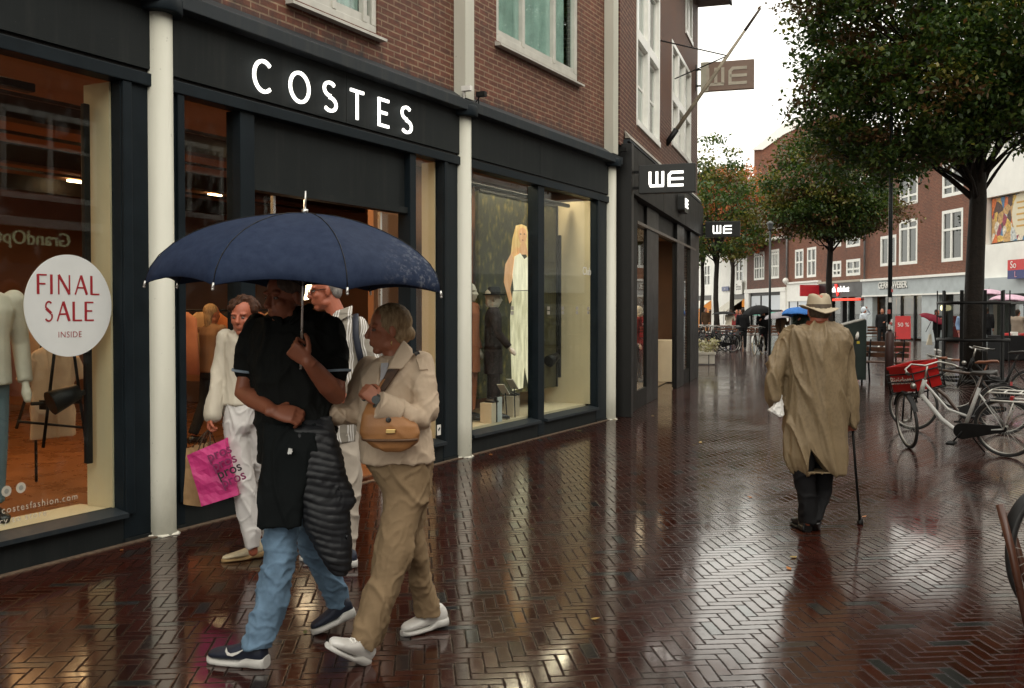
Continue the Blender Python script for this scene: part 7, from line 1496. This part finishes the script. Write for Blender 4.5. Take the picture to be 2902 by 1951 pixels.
# things on the floor of the poster window
BOXC = mat('cream_box', (.60, .50, .36), .6, .05, 4, 0)
for u, v, y, a, b, c, lab in ((1388, 1180, .20, .20, .16, .24, 'cream display block with shoes on top in the poster window'), (1450, 1165, .30, .18, .14, .26, 'second cream display block to the right of the price stand')):
    q = Vector(ev(u, v, y)); q.z = .262; o = fempty('display_block', FA, q.x, q.y, .262, lab, 'display block'); m = MB(); m.box(-a / 2, a / 2, -b / 2, b / 2, 0, c); m.build('block', BOXC, o, .004)
    for k in (-1, 1): m = MB(); m.rings([m.ring((k * .045, -.04 + d_, c + hh), (.02, 0, 0), (0, 0, hh * .9), 10) for d_, hh in ((-.05, .012), (.0, .02), (.06, .03), (.08, .02))]); m.build('shoe_on_display', BSH, o)
for u0, v0, u1, v1, y in ((1432, 1110, 1437, 1195, .15), (1457, 1095, 1460, 1190, .18)):
    o = fempty('price_stand', FA, 0, 0, 0, 'thin black price stand with a tilted card, %s in the poster window' % ('left one' if u0 < 1440 else 'right one'), 'price stand'); m = MB(); p0, p1 = Vector(ev(u0, v0, y)), Vector(ev(u1, v1, y)); m.tube([p1, p0], .007, 6); m.build('rod', BLK, o); m = MB(); m.obox(p0 + Vector((-.05, 0, .03)), (.075, 0, -.065), (0, .05, 0), (.004, 0, .004)); m.build('card', BLOUSE, o); 
q = Vector(ev(1412, 1170, .12)); q.z = .262; o = fempty('brochure', FA, q.x, .12, .262, 'standing white leaflet with dark spine in the poster window', 'leaflet'); m = MB(); m.box(-.03, .09, -.005, .02, 0, .30); m.build('card', mat('pale_grey_card', (.5, .52, .5), .5, .05, 4, 0), o); m = MB(); m.box(-.055, -.03, -.006, .03, 0, .31); m.build('spine', BLK, o)
# WE store: a pale plinth with a mannequin torso, seen through the door
xw = FB.hit(1890, 1000, .45)[0]; o = fempty('display_plinth', FB, xw, .55, 0, 'pale display plinth inside the charcoal store entrance', 'plinth'); m = MB(); m.box(-.35, .35, -.3, .3, .02, .95); m.build('block', CRB, o, .01)
mannequin(FB, xw + .55, .9, 1.7, 0, WHC, CRM, 'pale-dressed mannequin behind the plinth in the charcoal store', stride=.03, z=.02)
mannequin(FB, xw - .5, 1.0, 1.7, 0, REDJ, BK, 'red-topped mannequin deep in the charcoal store', stride=.03, z=.02)
text('MEN', .16, wallM(4.2, .19, 1.98), 'door_lettering', LOGOW, B, .001); text('BOYS', .16, wallM(4.2, .19, 1.76), 'door_lettering', LOGOW, B, .001); text('COLLECTION', .10, wallM(4.3, .19, 1.1), 'door_lettering', LOGOW, B, .001)
# a few fallen leaves and litter along the plinth
rg = random.Random(9); LEAFM = [mat('fallen_leaf_orange', (.42, .16, .04), .5, .3, 20, .3, 40), mat('fallen_leaf_yellow', (.40, .28, .08), .5, .3, 20, .3, 40), mat('fallen_leaf_green', (.10, .12, .03), .5, .3, 20, .3, 40)]
pts_ = [(344, 1562), (40, 1612), (1640, 1222), (1500, 1242), (1740, 1190), (1560, 1222), (1390, 1290), (1850, 1180), (865, 1795), (2235, 1614), (1985, 1255), (1968, 1262)] + [(rg.uniform(1500, 2850), rg.uniform(1150, 1850)) for _ in range(7)]
for k, (u, v) in enumerate(pts_):
    p_ = G(u, v); a = rg.uniform(0, 6.28); s_ = rg.uniform(.018, .035) * (1 if v > 1300 else 1.3); o = empty('fallen_leaf', (p_.x, p_.y, .004), a, 'small fallen autumn leaves scattered on the wet paving', 'leaf', 'fallen leaves on the wet paving')
    m = MB(); m.add([(-s_, 0, .002), (-s_ * .2, -s_ * .5, .004), (s_, 0, .008), (-s_ * .2, s_ * .5, .003)], [(0, 1, 2, 3)]); m.prism([(-s_, 0, .0), (-s_ * .2, -s_ * .5, .0), (s_, 0, .004), (-s_ * .2, s_ * .5, .0)], (0, 0, .0015)); m.build('blade', LEAFM[k % 3], o)
